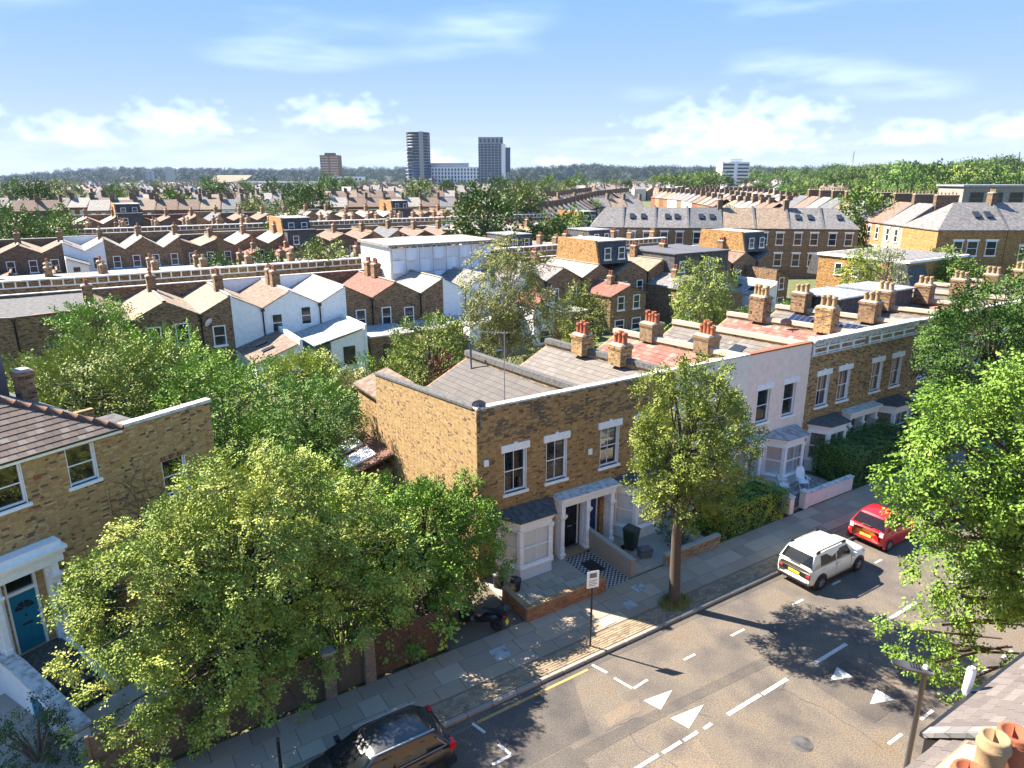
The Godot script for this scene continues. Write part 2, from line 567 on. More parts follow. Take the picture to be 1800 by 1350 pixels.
# ---------------------------------------------------------------- windows, doors, chimneys
# origin: middle of the lower edge of the opening, on the wall face, z out of the wall
func sash_window(parent: Node3D, at: Vector3, turn: float, w: float, h: float, bars := true, lintel := 0.3, curtain := "", recess := 0.11, lower_share := 0.5) -> MeshInstance3D:
	var key := "sash %.2f %.2f %s %.2f %.2f" % [w, h, bars, recess, lower_share]
	if not mesh_cache.has(key):
		var f := MB.new()
		var x := w / 2
		var z0 := -recess - 0.09
		var z1 := -recess
		f.box(-x, 0.001, z0, -x + 0.06, h - 0.001, z1); f.box(x - 0.06, 0.001, z0, x, h - 0.001, z1)
		f.box(-x + 0.06, 0.001, z0, x - 0.06, 0.07, z1); f.box(-x + 0.06, h - 0.06, z0, x - 0.06, h - 0.001, z1)
		var m := h * lower_share
		f.box(-x + 0.06, m - 0.02, z0 + 0.01, x - 0.06, m + 0.02, z1 - 0.012)
		if bars:
			f.box(-0.011, 0.07, z0 + 0.03, 0.011, m - 0.02, z1 - 0.03)
			f.box(-0.011, m + 0.02, z0 + 0.03, 0.011, h - 0.06, z1 - 0.02)
		# painted lining of the opening
		f.box(-x - 0.002, 0.0, z1, -x + 0.02, h, 0.012); f.box(x - 0.02, 0.0, z1, x + 0.002, h, 0.012)
		mesh_cache[key] = f.mesh()
		var p := MB.new()
		p.box(-x + 0.05, 0, z0 + 0.04, x - 0.05, m - 0.03, z0 + 0.046)
		mesh_cache[key + "lower"] = p.mesh()
		p = MB.new()
		p.box(-x + 0.05, 0, z0 + 0.055, x - 0.05, h - m - 0.07, z0 + 0.061)
		mesh_cache[key + "upper"] = p.mesh()
	var o := part(parent, "window", mesh_cache[key], M.white_paint, at, turn)
	part(o, "pane", mesh_cache[key + "lower"], M.window_glass, Vector3(0, 0.06, 0))
	part(o, "pane", mesh_cache[key + "upper"], M.window_glass, Vector3(0, h * lower_share + 0.01, 0))
	part(o, "sill", slab_mesh(w + 0.2, 0.11, recess + 0.09, 0.012), M.white_paint, Vector3(0, -0.11, -recess / 2 + 0.035))
	if lintel > 0:
		part(o, "lintel", slab_mesh(w + 0.3, lintel, 0.12, 0.015), M.white_paint, Vector3(0, h + 0.001, 0.0))
		part(o, "keystone", slab_mesh(0.16, 0.07, 0.11, 0.01), M.white_paint, Vector3(0, h + lintel, 0.0))
	if curtain == "blind":
		part(o, "blind", box_mesh(-w / 2 + 0.03, 0.02, -recess - 0.17, w / 2 - 0.03, h - 0.03, -recess - 0.16), M.blind)
	elif curtain == "half":
		part(o, "blind", box_mesh(-w / 2 + 0.03, h * 0.5, -recess - 0.17, w / 2 - 0.03, h - 0.03, -recess - 0.16), M.blind)
	elif curtain == "sides":
		for s in [-1.0, 1.0]:
			var c := MB.new()
			for k in 5:
				var x0: float = s * (w / 2 - 0.04 - k * 0.035)
				c.box(minf(x0, x0 - s * 0.03), 0.02, -recess - 0.2 - 0.03 * (k % 2), maxf(x0, x0 - s * 0.03), h - 0.03, -recess - 0.16 - 0.02 * (k % 2))
			part(o, "curtain", c.mesh(), M.blind)
	return o

# a window seen from far off: frame and glass sit on the wall face
func far_window(parent: Node3D, at: Vector3, turn: float, w: float, h: float, frame := "white_paint", head := 0.0) -> MeshInstance3D:
	var key := "far %.2f %.2f" % [w, h]
	if not mesh_cache.has(key):
		var f := MB.new()
		var x := w / 2
		f.box(-x, 0, 0.0, -x + 0.09, h, 0.07); f.box(x - 0.09, 0, 0.0, x, h, 0.07)
		f.box(-x + 0.09, h - 0.09, 0.0, x - 0.09, h, 0.07); f.box(-x - 0.08, -0.1, 0.0, x + 0.08, 0.08, 0.12)
		f.box(-x + 0.09, h / 2 - 0.03, 0.0, x - 0.09, h / 2 + 0.03, 0.06)
		mesh_cache[key] = f.mesh()
		mesh_cache[key + "pane"] = box_mesh(-x + 0.085, 0.07, 0.005, x - 0.085, h - 0.085, 0.03)
	var o := part(parent, "window", mesh_cache[key], M[frame], at, turn)
	part(o, "pane", mesh_cache[key + "pane"], M.far_glass)
	if head > 0: part(o, "lintel", slab_mesh(w + 0.3, head, 0.12, 0.02), M[frame], Vector3(0, h + 0.002, 0.061))
	return o

func pot_mesh(r: float, h: float) -> ArrayMesh:
	var key := "pot %.3f %.3f" % [r, h]
	if not mesh_cache.has(key):
		var b := MB.new()
		b.lathe(Vector3.ZERO, [[r * 1.05, 0], [r * 0.95, h * 0.1], [r * 0.84, h * 0.55], [r * 0.86, h * 0.76], [r, h * 0.8], [r, h * 0.86], [r * 0.9, h * 0.88], [r * 0.92, h * 0.97], [r * 0.84, h], [r * 0.66, h], [r * 0.62, h * 0.5]], 14, false)
		b.lathe(Vector3(0, h * 0.5, 0), [[r * 0.62, 0], [0.001, 0.002]], 14, false)
		mesh_cache[key] = b.mesh(true)
	return mesh_cache[key]

func chimney(parent: Node3D, at: Vector3, w: float, d: float, h: float, pots: int, shaft: Material, pot_mats: Array, pot_h := 0.45, called := "chimney", pot_r := 0.13) -> MeshInstance3D:
	var b := MB.new()
	b.box(-w / 2, 0, -d / 2, w / 2, h - 0.22, d / 2)
	b.box(-w / 2 - 0.025, h - 0.22, -d / 2 - 0.025, w / 2 + 0.025, h - 0.14, d / 2 + 0.025)
	b.box(-w / 2 - 0.05, h - 0.14, -d / 2 - 0.05, w / 2 + 0.05, h, d / 2 + 0.05)
	var o := part(parent, called, b.mesh(), shaft, at)
	var f := MB.new()
	f.chamfer_box(-w / 2 - 0.03, h, -d / 2 - 0.03, w / 2 + 0.03, h + 0.09, d / 2 + 0.03, 0.07)
	part(o, "flaunching", f.mesh(), M.flaunching)
	for k in pots:
		var s := (k + 0.5) / pots - 0.5
		var p := Vector3(s * w, h + 0.05, 0) if w > d else Vector3(0, h + 0.05, s * d)
		var ph := pot_h * rng.randf_range(0.8, 1.25)
		part(o, "chimney_pot", pot_mesh(pot_r, snappedf(ph, 0.05)), pot_mats[k % pot_mats.size()], p)
	return o

func aerial(parent: Node3D, at: Vector3, mast: float, turn: float) -> void:
	var b := MB.new()
	b.tube([Vector3.ZERO, Vector3(0, mast, 0)], [0.025, 0.02], 5)
	var o := part(parent, "aerial", b.mesh(), M.steel, at, turn)
	var r := MB.new()
	r.bar(Vector3(-0.2, mast - 0.05, 0), Vector3(1.1, mast - 0.02, 0), 0.02, 0.02)
	for k in 10:
		r.bar(Vector3(-0.1 + k * 0.12, mast - 0.04, -0.22 + k * 0.008), Vector3(-0.1 + k * 0.12, mast - 0.04, 0.22 - k * 0.008), 0.012, 0.012)
	part(o, "antenna", r.mesh(), M.steel)

func dish(parent: Node3D, at: Vector3, turn: float, r: float, m: String) -> void:
	var b := MB.new()
	b.lathe(Vector3.ZERO, [[0.01, 0], [r * 0.5, r * 0.06], [r * 0.85, r * 0.18], [r, r * 0.26], [r * 0.98, r * 0.28], [r * 0.5, r * 0.1], [0.01, 0.03]], 16, false)
	var o := part(parent, "satellite_dish", b.mesh(true), M[m], at)
	o.rotation_degrees = Vector3(-62, turn, 0)
	o.rotation_order = EULER_ORDER_YXZ
	var a := MB.new()
	a.bar(Vector3(0, 0.02, r * 0.9), Vector3(0, r * 0.9, r * 0.2), 0.02, 0.02)
	a.box(-0.04, r * 0.85, r * 0.1, 0.04, r * 0.95, r * 0.25)
	a.bar(Vector3(0, 0, 0), Vector3(0, -0.2, 0.1), 0.04, 0.04)
	part(o, "dish_arm", a.mesh(), M.grey_plastic)

# ---------------------------------------------------------------- trees and shrubs
# lobes: [centre, radii] of the crown's main masses. Leaves sit in small clumps spread over clusters in each mass.
func crown_mesh(lobes: Array, clusters: int, leaves: int, size: float, cols: Array, noise_seed: int, rise := 0.55, hang := 0.0, spread := 0.36) -> Array:
	var r := RandomNumberGenerator.new()
	r.seed = noise_seed
	var blobs := []
	var total := 0.0
	for e in lobes: total += e[1].x * e[1].y + e[1].y * e[1].z + e[1].x * e[1].z
	for e in lobes:
		var rad: Vector3 = e[1]
		var n := maxi(2, int(clusters * (rad.x * rad.y + rad.y * rad.z + rad.x * rad.z) / total))
		var mean := (rad.x + rad.y + rad.z) / 3
		for k in n:
			# spread evenly over the ellipsoid, then shaken
			var yy := 1.0 - 2.0 * (k + 0.5) / n
			var a := k * 2.39996 + r.randf_range(-0.5, 0.5)
			var q := sqrt(maxf(0.0, 1.0 - yy * yy))
			var d := Vector3(cos(a) * q, yy + r.randf_range(-0.15, 0.15), sin(a) * q)
			var f := r.randf_range(0.45, 1.02)
			var br := mean * spread * r.randf_range(0.65, 1.3)
			blobs.append([e[0] + Vector3(d.x * rad.x, d.y * rad.y, d.z * rad.z) * f, br, d.normalized(), cols[r.randi() % cols.size()]])
	var weight := 0.0
	for b in blobs: weight += b[1] * b[1]
	var v := PackedVector3Array()
	var c := PackedColorArray()
	var ix := PackedInt32Array()
	for b in blobs:
		var n := int(leaves * b[1] * b[1] / weight)
		var br: float = b[1]
		var out: Vector3 = b[2]
		var base: Color = b[3]
		var sprays := maxi(1, n / 14)
		for s in sprays:
			var d := Vector3(r.randfn(), r.randfn(), r.randfn()).normalized()
			if d.dot(out) < -0.25: d = (d + out * 1.2).normalized()
			var centre: Vector3 = b[0] + d * br * (0.5 + 0.55 * sqrt(r.randf()))
			var grow := (d + out * 0.5 + Vector3(0, -hang, 0) + Vector3(r.randfn(), r.randfn(), r.randfn()) * 0.3).normalized()
			var nor := (d * 0.55 + Vector3(0, rise, 0) + Vector3(r.randfn(), r.randfn(), r.randfn()) * 0.35).normalized()
			var across := grow.cross(nor).normalized()
			nor = across.cross(grow).normalized()
			var shade := base * r.randf_range(0.85, 1.4)
			for k in 14:
				# leaves lie along both sides of a twig, in one layer
				var u := (k / 14.0 - 0.4) * size * 5.0
				var p := centre + grow * u + across * size * r.randfn() * 0.8 + nor * size * r.randfn() * 0.22
				var dir := (grow * 0.6 + across * (1.0 if k % 2 == 0 else -1.0) * r.randf_range(0.3, 1.2) + nor * r.randfn() * 0.25 - Vector3(0, hang * 0.4, 0)).normalized()
				var ln := (nor + Vector3(r.randfn(), r.randfn(), r.randfn()) * 0.24).normalized()
				var side := dir.cross(ln).normalized()
				var l := size * r.randf_range(0.6, 1.3)
				var m := v.size()
				var q := shade * r.randf_range(0.88, 1.12)
				v.append(p); v.append(p + dir * l * 0.45 + side * l * 0.34 + ln * l * 0.08); v.append(p + dir * l); v.append(p + dir * l * 0.45 - side * l * 0.34 + ln * l * 0.08)
				c.append(q); c.append(q); c.append(q); c.append(q)
				ix.append(m); ix.append(m + 2); ix.append(m + 1); ix.append(m); ix.append(m + 3); ix.append(m + 2)
	var arr := []
	arr.resize(Mesh.ARRAY_MAX)
	arr[Mesh.ARRAY_VERTEX] = v
	arr[Mesh.ARRAY_COLOR] = c
	arr[Mesh.ARRAY_INDEX] = ix
	var am := ArrayMesh.new()
	am.add_surface_from_arrays(Mesh.PRIMITIVE_TRIANGLES, arr)
	return [am, blobs]

func wood_mesh(top: Vector3, r0: float, blobs: Array, noise_seed: int, fork := 0.45) -> ArrayMesh:
	var r := RandomNumberGenerator.new()
	r.seed = noise_seed
	var b := MB.new()
	var p1 := top * 0.35 + Vector3(r.randf_range(-0.1, 0.1), 0, r.randf_range(-0.1, 0.1)) * top.y * 0.1
	var p2 := top * 0.7 + Vector3(r.randf_range(-0.1, 0.1), 0, r.randf_range(-0.1, 0.1)) * top.y * 0.12
	b.tube([Vector3(0, -0.15, 0), Vector3(0, 0.12, 0), p1, p2, top], [r0 * 1.5, r0 * 1.1, r0 * 0.9, r0 * 0.65, r0 * 0.25], 8)
	for k in blobs.size():
		var q: Vector3 = blobs[k][0]
		if blobs.size() > 30 and k % 2 == 1: continue
		var f := clampf(fork + r.randf_range(-0.12, 0.3), 0.2, 0.95)
		var s := top * f
		if q.y < s.y * 0.8: s = top * clampf(q.y / top.y * 0.7, 0.2, 0.9)
		var mid := s.lerp(q, 0.5) + Vector3(r.randf_range(-0.1, 0.1), 0.08, r.randf_range(-0.1, 0.1)) * s.distance_to(q)
		var rr := r0 * 0.32
		if s.distance_to(q) > 3.4: s = q.lerp(s, 3.4 / s.distance_to(q)) if r0 > 0.125 else q.lerp(s, 0.1)
		b.tube([s, mid, q], [rr, rr * 0.6, rr * 0.2], 5, false)
	return b.mesh(true)

func tree(called: String, label: String, at: Vector3, top: Vector3, r0: float, lobes: Array, clusters: int, leaves: int, size: float, cols: Array, noise_seed: int, group := "", bark := "bark", rise := 0.55, hang := 0.0, spread := 0.36, category := "tree") -> Node3D:
	var t := thing(called, label, category, at, 0.0, group)
	var got := crown_mesh(lobes, clusters, leaves, size, cols, noise_seed, rise, hang, spread)
	part(t, "crown", got[0], M.leaf)
	part(t, "trunk", wood_mesh(top, r0, got[1], noise_seed + 1), M[bark])
	return t

func shrub(called: String, label: String, at: Vector3, lobes: Array, clusters: int, leaves: int, size: float, cols: Array, noise_seed: int, group := "", category := "shrub", hang := 0.0) -> Node3D:
	var t := thing(called, label, category, at, 0.0, group)
	var got := crown_mesh(lobes, clusters, leaves, size, cols, noise_seed, 0.5, hang)
	part(t, "foliage", got[0], M.leaf)
	var b := MB.new()
	for k in mini(got[1].size(), 14):
		var q: Vector3 = got[1][k][0]
		b.tube([Vector3(q.x * 0.1, -0.05, q.z * 0.1), Vector3(q.x * 0.5, q.y * 0.55, q.z * 0.5), q], [0.05, 0.035, 0.015], 5)
	part(t, "stem", b.mesh(true), M.twig)
	return t

# a clipped hedge: leaves all over a rounded block
func hedge(label: String, at: Vector3, size: Vector3, leaves: int, cols: Array, noise_seed: int, turn := 0.0) -> Node3D:
	var t := thing("hedge", label, "hedge", at, turn)
	var r := RandomNumberGenerator.new()
	r.seed = noise_seed
	var nz := FastNoiseLite.new()
	nz.seed = noise_seed
	nz.frequency = 0.5
	var b := MB.new()
	b.tinted = true
	var h := size / 2
	for k in leaves:
		var p := Vector3(r.randf_range(-h.x, h.x), r.randf_range(0, size.y), r.randf_range(-h.z, h.z))
		var n := Vector3.UP
		match r.randi() % 5:
			0, 1: p.y = size.y
			2: p.z = h.z; n = Vector3.BACK
			3: p.x = -h.x; n = Vector3.LEFT
			4: p.x = h.x if r.randf() < 0.4 else p.x; p.z = -h.z if p.x < h.x else p.z; n = Vector3.FORWARD
		p += n * (nz.get_noise_3d(p.x * 2.0, p.y * 2.0, p.z * 2.0) * 0.22 - r.randf() * 0.12)
		var side := Vector3(r.randfn(), r.randfn(), r.randfn()).normalized()
		var nor := (n * 0.9 + Vector3(0, 0.3, 0) + Vector3(r.randfn(), r.randfn(), r.randfn()) * 0.5).normalized()
		var d := side.cross(nor).normalized() * 0.045
		side = nor.cross(d).normalized() * 0.03
		b.col = cols[int(clampf((nz.get_noise_3d(p.x + 40, p.y, p.z) * 1.3 + 0.5) * cols.size(), 0, cols.size() - 1))] * r.randf_range(0.75, 1.25)
		b.quad(p - d, p + side, p + d, p - side)
	part(t, "foliage", b.mesh(), M.leaf)
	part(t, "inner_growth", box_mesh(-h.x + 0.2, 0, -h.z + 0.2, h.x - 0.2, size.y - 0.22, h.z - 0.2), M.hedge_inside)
	return t

# ---------------------------------------------------------------- vehicles
func wheel(parent: Node3D, at: Vector3, r: float, out: float, rim_mat: String) -> void:
	var key := "tyre %.3f" % r
	if not mesh_cache.has(key):
		var b := MB.new()
		b.lathe(Vector3.ZERO, [[r * 0.6, -0.1], [r * 0.93, -0.1], [r, -0.06], [r, 0.06], [r * 0.93, 0.1], [r * 0.6, 0.1]], 24, false)
		mesh_cache[key] = b.mesh(true)
		var q := MB.new()
		q.lathe(Vector3.ZERO, [[r * 0.66, 0.04], [r * 0.66, 0.095], [r * 0.6, 0.095], [r * 0.58, 0.05], [0.01, 0.03]], 24, false)
		for k in 5:
			var a := TAU * k / 5
			var d := Vector3(cos(a), 0, sin(a))
			q.bar(Vector3(0, 0.075, 0), d * r * 0.6 + Vector3(0, 0.08, 0), 0.07, 0.03)
		q.lathe(Vector3.ZERO, [[0.06, 0.06], [0.055, 0.1], [0.001, 0.1]], 12, false)
		mesh_cache[key + "rim"] = q.mesh()
	var w := part(parent, "wheel", mesh_cache[key], M.rubber, at)
	w.rotation_degrees.x = 90 if out > 0 else -90
	part(w, "rim", mesh_cache[key + "rim"], M[rim_mat])

# body stations: [x, half width, y bottom, y top]; cabin stations: [x at belt, x at roof height share..]
func car(called: String, label: String, at: Vector3, turn: float, o: Dictionary) -> Node3D:
	var t := thing(called, label, "car", at, turn, o.get("group", ""))
	var paint: Material = M[o.paint]
	var b := MB.new()
	var rings := []
	for s in o.body:
		var x: float = s[0]
		var w: float = s[1]
		var y0: float = s[2]
		var y1: float = s[3]
		var half := [[w * 0.8, y0], [w * 0.97, y0 + 0.06], [w, lerpf(y0, y1, 0.35)], [w * 0.995, lerpf(y0, y1, 0.62)], [w * 0.965, lerpf(y0, y1, 0.86)], [w * 0.9, y1 - 0.015], [w * 0.74, y1 + 0.01], [w * 0.3, y1 + 0.025]]
		var ring := PackedVector3Array()
		for q in half: ring.append(Vector3(x, q[1], q[0]))
		for k in range(half.size() - 1, -1, -1): ring.append(Vector3(x, half[k][1], -half[k][0]))
		rings.append(ring)
	b.loft(rings)
	part(t, "body", b.mesh(true), paint)
	# cabin: four corners at the belt and at the roof
	var g: Dictionary = o.cabin
	var xs := [g.rear_base, g.rear_top, g.rear_top + 0.12, lerpf(g.rear_top, g.front_top, 0.5), g.front_top - 0.12, g.front_top, g.front_base]
	var ys := [g.belt, g.roof - 0.05, g.roof, g.roof + 0.03, g.roof, g.roof - 0.05, g.belt]
	var ws := [g.wb, g.wr, g.wr, g.wr + 0.01, g.wr, g.wr, g.wb]
	var c := MB.new()
	rings = []
	for k in xs.size():
		var ring := PackedVector3Array()
		var y: float = ys[k]
		var wr: float = ws[k]
		var wb: float = g.wb
		var e := 0.0 if k == 0 or k == 6 else 0.07
		var half := [[wb, g.belt - 0.04], [lerpf(wb, wr, 0.5), lerpf(g.belt - 0.04, y - e, 0.5)], [wr, y - e], [wr - e * 0.6, y - e * 0.3], [wr * 0.75, y], [wr * 0.3, y + e * 0.25]]
		for q in half: ring.append(Vector3(xs[k], q[1], q[0]))
		for j in range(half.size() - 1, -1, -1): ring.append(Vector3(xs[k], half[j][1], -half[j][0]))
		rings.append(ring)
	c.loft(rings)
	part(t, "roof", c.mesh(true), M[o.get("roof_paint", o.paint)])
	# glass, 6 mm proud of the cabin
	var front := MB.new()
	glass_pane(front, Vector3(g.front_base, g.belt, g.wb), Vector3(g.front_base, g.belt, -g.wb), Vector3(g.front_top, g.roof - 0.05, -g.wr), Vector3(g.front_top, g.roof - 0.05, g.wr), 0.07, 0.012)
	part(t, "windscreen", front.mesh(), M.car_glass)
	var rear := MB.new()
	glass_pane(rear, Vector3(g.rear_base, g.belt, -g.wb), Vector3(g.rear_base, g.belt, g.wb), Vector3(g.rear_top, g.roof - 0.05, g.wr), Vector3(g.rear_top, g.roof - 0.05, -g.wr), o.get("rear_inset", 0.08), 0.012)
	part(t, "rear_window", rear.mesh(), M.car_glass)
	var cuts: Array = o.doors
	for s in [-1.0, 1.0]:
		for k in cuts.size() - 1:
			var x0: float = cuts[k] + 0.035
			var x1: float = cuts[k + 1] - 0.035
			var d := MB.new()
			var yt: float = g.roof - 0.13
			var yb: float = g.belt + 0.02
			var fy0: float = (yb - g.belt + 0.04) / (g.roof - 0.07 - g.belt + 0.04)
			var fy1: float = (yt - g.belt + 0.04) / (g.roof - 0.07 - g.belt + 0.04)
			var z0: float = lerpf(g.wb, g.wr, fy0) + 0.008
			var z1: float = lerpf(g.wb, g.wr, fy1) + 0.008
			# the outer ends follow the slope of the windscreen and of the tailgate
			var sf: float = (g.front_base - g.front_top) / (g.roof - g.belt)
			var sr: float = (g.rear_top - g.rear_base) / (g.roof - g.belt)
			var x1t := minf(x1, g.front_base - sf * (yt - g.belt) - 0.14)
			var x1b := minf(x1, g.front_base - sf * (yb - g.belt) - 0.14)
			var x0t := maxf(x0, g.rear_base + sr * (yt - g.belt) + 0.1)
			var x0b := maxf(x0, g.rear_base + sr * (yb - g.belt) + 0.1)
			var p := [Vector3(x0b, yb, s * z0), Vector3(x1b, yb, s * z0), Vector3(x1t, yt, s * z1), Vector3(x0t, yt, s * z1)]
			var n := Vector3(0, 0, -0.01 * s)
			if s < 0: d.hexa(p[0], p[1], p[1] + n, p[0] + n, p[3], p[2], p[2] + n, p[3] + n)
			else: d.hexa(p[0] + n, p[1] + n, p[1], p[0], p[3] + n, p[2] + n, p[2], p[3])
			part(t, "side_window", d.mesh(), M.car_glass)
			# shut line and handle below the glass
			var e := MB.new()
			var bw := half_width(o.body, cuts[k + 1])
			var hw := half_width(o.body, x0 + 0.2)
			e.box(x0 + 0.06, g.belt - 0.14, s * hw * 0.985 - 0.02, x0 + 0.24, g.belt - 0.11, s * hw * 0.985 + 0.02)
			part(t, "door_handle", e.mesh(), M[o.get("handle", o.paint)])
			var e2 := MB.new()
			e2.box(cuts[k + 1] - 0.005, 0.42, s * bw * 0.98 - 0.016, cuts[k + 1] + 0.005, g.belt - 0.08, s * bw * 0.98 + 0.016)
			part(t, "door_seam", e2.mesh(), M.black_plastic)
	# wheels, arches, sills
	for x in [o.rear_axle, o.front_axle]:
		for s in [-1.0, 1.0]:
			var bw := half_width(o.body, x)
			var arch := MB.new()
			var poly := PackedVector2Array()
			for k in 13:
				var a := PI * k / 12.0
				poly.append(Vector2(x + cos(a) * (o.wheel + 0.085), o.wheel * 0.98 + sin(a) * (o.wheel + 0.085)))
			poly.append(Vector2(x - o.wheel - 0.085, 0.2)); poly.append(Vector2(x + o.wheel + 0.085, 0.2))
			arch.prism(poly, s * bw - 0.06, s * bw + 0.014)
			part(t, "wheel_arch", arch.mesh(), M[o.get("arch", "black_plastic")])
			wheel(t, Vector3(x, o.wheel, s * (bw - 0.055)), o.wheel, s, o.get("rim", "steel"))
	for s in [-1.0, 1.0]:
		var bw := half_width(o.body, 0.0)
		part(t, "side_skirt", box_mesh(o.rear_axle + 0.4, 0.2, s * bw - 0.05, o.front_axle - 0.4, 0.3, s * bw + 0.012), M[o.get("skirt", "black_plastic")])
		var m := MB.new()
		m.obox(Transform3D(Basis.IDENTITY, Vector3(g.front_base - 0.42, g.belt + 0.06, s * (bw + 0.1))), Vector3(0.14, 0.14, 0.2))
		part(t, "door_mirror", m.mesh(), M[o.get("mirror", o.paint)])
	return t

func half_width(body: Array, x: float) -> float:
	for k in body.size() - 1:
		if x >= body[k][0] and x <= body[k + 1][0]:
			return lerpf(body[k][1], body[k + 1][1], (x - body[k][0]) / (body[k + 1][0] - body[k][0]))
	return body[0][1] if x < body[0][0] else body[-1][1]

func glass_pane(b: MB, p0: Vector3, p1: Vector3, p2: Vector3, p3: Vector3, inset: float, proud: float) -> void:
	var n := (p1 - p0).cross(p3 - p0).normalized()
	var u := (p1 - p0).normalized() * inset
	var w := (p3 - p0).normalized() * inset
	var u2 := (p2 - p3).normalized() * inset
	var q := [p0 + u + w, p1 - u + w, p2 - u2 - w, p3 + u2 - w]
	var o := n * proud
	b.hexa(q[0], q[1], q[1] + o, q[0] + o, q[3], q[2], q[2] + o, q[3] + o)

func car_box(t: Node3D, called: String, m: String, x0: float, y0: float, z0: float, x1: float, y1: float, z1: float) -> void:
	var b := MB.new()
	b.chamfer_box(minf(x0, x1), minf(y0, y1), minf(z0, z1), maxf(x0, x1), maxf(y0, y1), maxf(z0, z1), 0.008)
	part(t, called, b.mesh(), M[m])

func make_cars() -> void:
	for q in [["white_car_paint", lin(0.72, 0.71, 0.6)], ["red_car_paint", lin(0.5, 0.008, 0.012)], ["black_car_paint", lin(0.01, 0.011, 0.014)], ["blue_car_paint", lin(0.015, 0.025, 0.06)]]:
		var m := mat(q[0], q[1], 0.35)
		m.clearcoat_enabled = true
		m.clearcoat = 0.8
		m.clearcoat_roughness = 0.05
	# small upright white car with roof rails
	var t := car("parked_car", "white upright hatchback with roof rails and black wheel arches parked at the kerb", Vector3(24.96, 0, -14.66), 0, {
		"paint": "white_car_paint", "wheel": 0.32, "rear_axle": -1.29, "front_axle": 1.29, "rim": "steel",
		"body": [[-1.93, 0.7, 0.34, 0.92], [-1.88, 0.79, 0.28, 0.99], [-1.6, 0.805, 0.24, 1.02], [0.0, 0.805, 0.22, 1.0], [0.95, 0.805, 0.24, 1.0], [1.35, 0.8, 0.25, 0.97], [1.75, 0.76, 0.28, 0.9], [1.9, 0.64, 0.36, 0.78]],
		"cabin": {"rear_base": -1.9, "rear_top": -1.62, "front_top": 0.45, "front_base": 1.05, "belt": 1.0, "roof": 1.56, "wb": 0.76, "wr": 0.64}, "doors": [-1.35, -0.3, 0.72], "rear_inset": 0.06})
	for s in [-1.0, 1.0]:
		var rail := MB.new()
		rail.bar(Vector3(-1.45, 1.63, s * 0.6), Vector3(0.35, 1.63, s * 0.6), 0.035, 0.035)
		part(t, "roof_rail", rail.mesh(), M.black_plastic)
		for x in [-1.4, 0.3]: car_box(t, "rail_foot", "black_plastic", x - 0.12, 1.53, s * 0.6 - 0.025, x + 0.12, 1.625, s * 0.6 + 0.025)
		car_box(t, "tail_lamp", "red_lamp", -1.955, 0.62, s * 0.62 - 0.09, -1.9, 0.72, s * 0.62 + 0.09)
		car_box(t, "headlamp", "lamp_clear", 1.8, 0.62, s * 0.52 - 0.1, 1.91, 0.76, s * 0.52 + 0.1)
	car_box(t, "rear_panel", "black_plastic", -1.945, 0.56, -0.72, -1.88, 0.78, 0.72)
	car_box(t, "rear_bumper", "steel", -1.965, 0.36, -0.62, -1.9, 0.43, 0.62)
	car_box(t, "rear_bumper", "black_plastic", -1.95, 0.27, -0.74, -1.86, 0.36, 0.74)
	car_box(t, "number_plate", "plate_yellow", -1.962, 0.6, -0.26, -1.94, 0.71, 0.26)
	car_box(t, "rear_wiper", "black_plastic", -1.95, 1.06, -0.28, -1.9, 1.08, 0.2)
	car_box(t, "grille", "black_plastic", 1.82, 0.4, -0.5, 1.94, 0.6, 0.5)
	# short red city car
	t = car("parked_car", "short red city car half hidden by leaves, parked ahead of the white one", Vector3(29.9, 0, -14.88), 0, {
		"paint": "red_car_paint", "wheel": 0.29, "rear_axle": -1.02, "front_axle": 0.98,
		"body": [[-1.49, 0.66, 0.36, 0.84], [-1.44, 0.8, 0.27, 0.96], [-1.15, 0.84, 0.22, 0.98], [0.0, 0.84, 0.2, 0.96], [0.6, 0.84, 0.22, 0.95], [1.05, 0.82, 0.24, 0.88], [1.35, 0.76, 0.28, 0.76], [1.49, 0.6, 0.36, 0.62]],
		"cabin": {"rear_base": -1.46, "rear_top": -1.12, "front_top": 0.05, "front_base": 0.85, "belt": 0.95, "roof": 1.5, "wb": 0.79, "wr": 0.62}, "doors": [-1.0, -0.5, 0.6], "rear_inset": 0.06, "arch": "red_car_paint", "skirt": "red_car_paint"})
	for s in [-1.0, 1.0]:
		car_box(t, "tail_lamp", "lamp_clear", -1.5, 0.72, s * 0.68 - 0.09, -1.4, 0.92, s * 0.68 + 0.09)
		car_box(t, "headlamp", "lamp_clear", 1.3, 0.56, s * 0.58 - 0.12, 1.42, 0.7, s * 0.58 + 0.12)
	car_box(t, "number_plate", "plate_yellow", -1.515, 0.5, -0.26, -1.46, 0.61, 0.26)
	car_box(t, "rear_wiper", "black_plastic", -1.49, 1.03, -0.25, -1.44, 1.05, 0.2)
	car_box(t, "grille", "black_plastic", 1.4, 0.34, -0.45, 1.5, 0.46, 0.45)
	# black crossover at the near end
	t = car("parked_car", "black crossover car with a silver waist line parked by the wooden fence", Vector3(5.15, 0, -14.68), 180, {
		"paint": "black_car_paint", "wheel": 0.34, "rear_axle": -1.27, "front_axle": 1.26,
		"body": [[-2.06, 0.68, 0.4, 0.9], [-2.0, 0.83, 0.3, 1.02], [-1.6, 0.88, 0.25, 1.06], [0.0, 0.88, 0.24, 1.02], [0.8, 0.88, 0.25, 1.03], [1.4, 0.87, 0.26, 0.98], [1.9, 0.8, 0.32, 0.88], [2.05, 0.64, 0.4, 0.74]],
		"cabin": {"rear_base": -1.96, "rear_top": -1.45, "front_top": 0.25, "front_base": 1.1, "belt": 1.02, "roof": 1.56, "wb": 0.82, "wr": 0.64}, "doors": [-1.2, -0.25, 0.8], "rear_inset": 0.08})
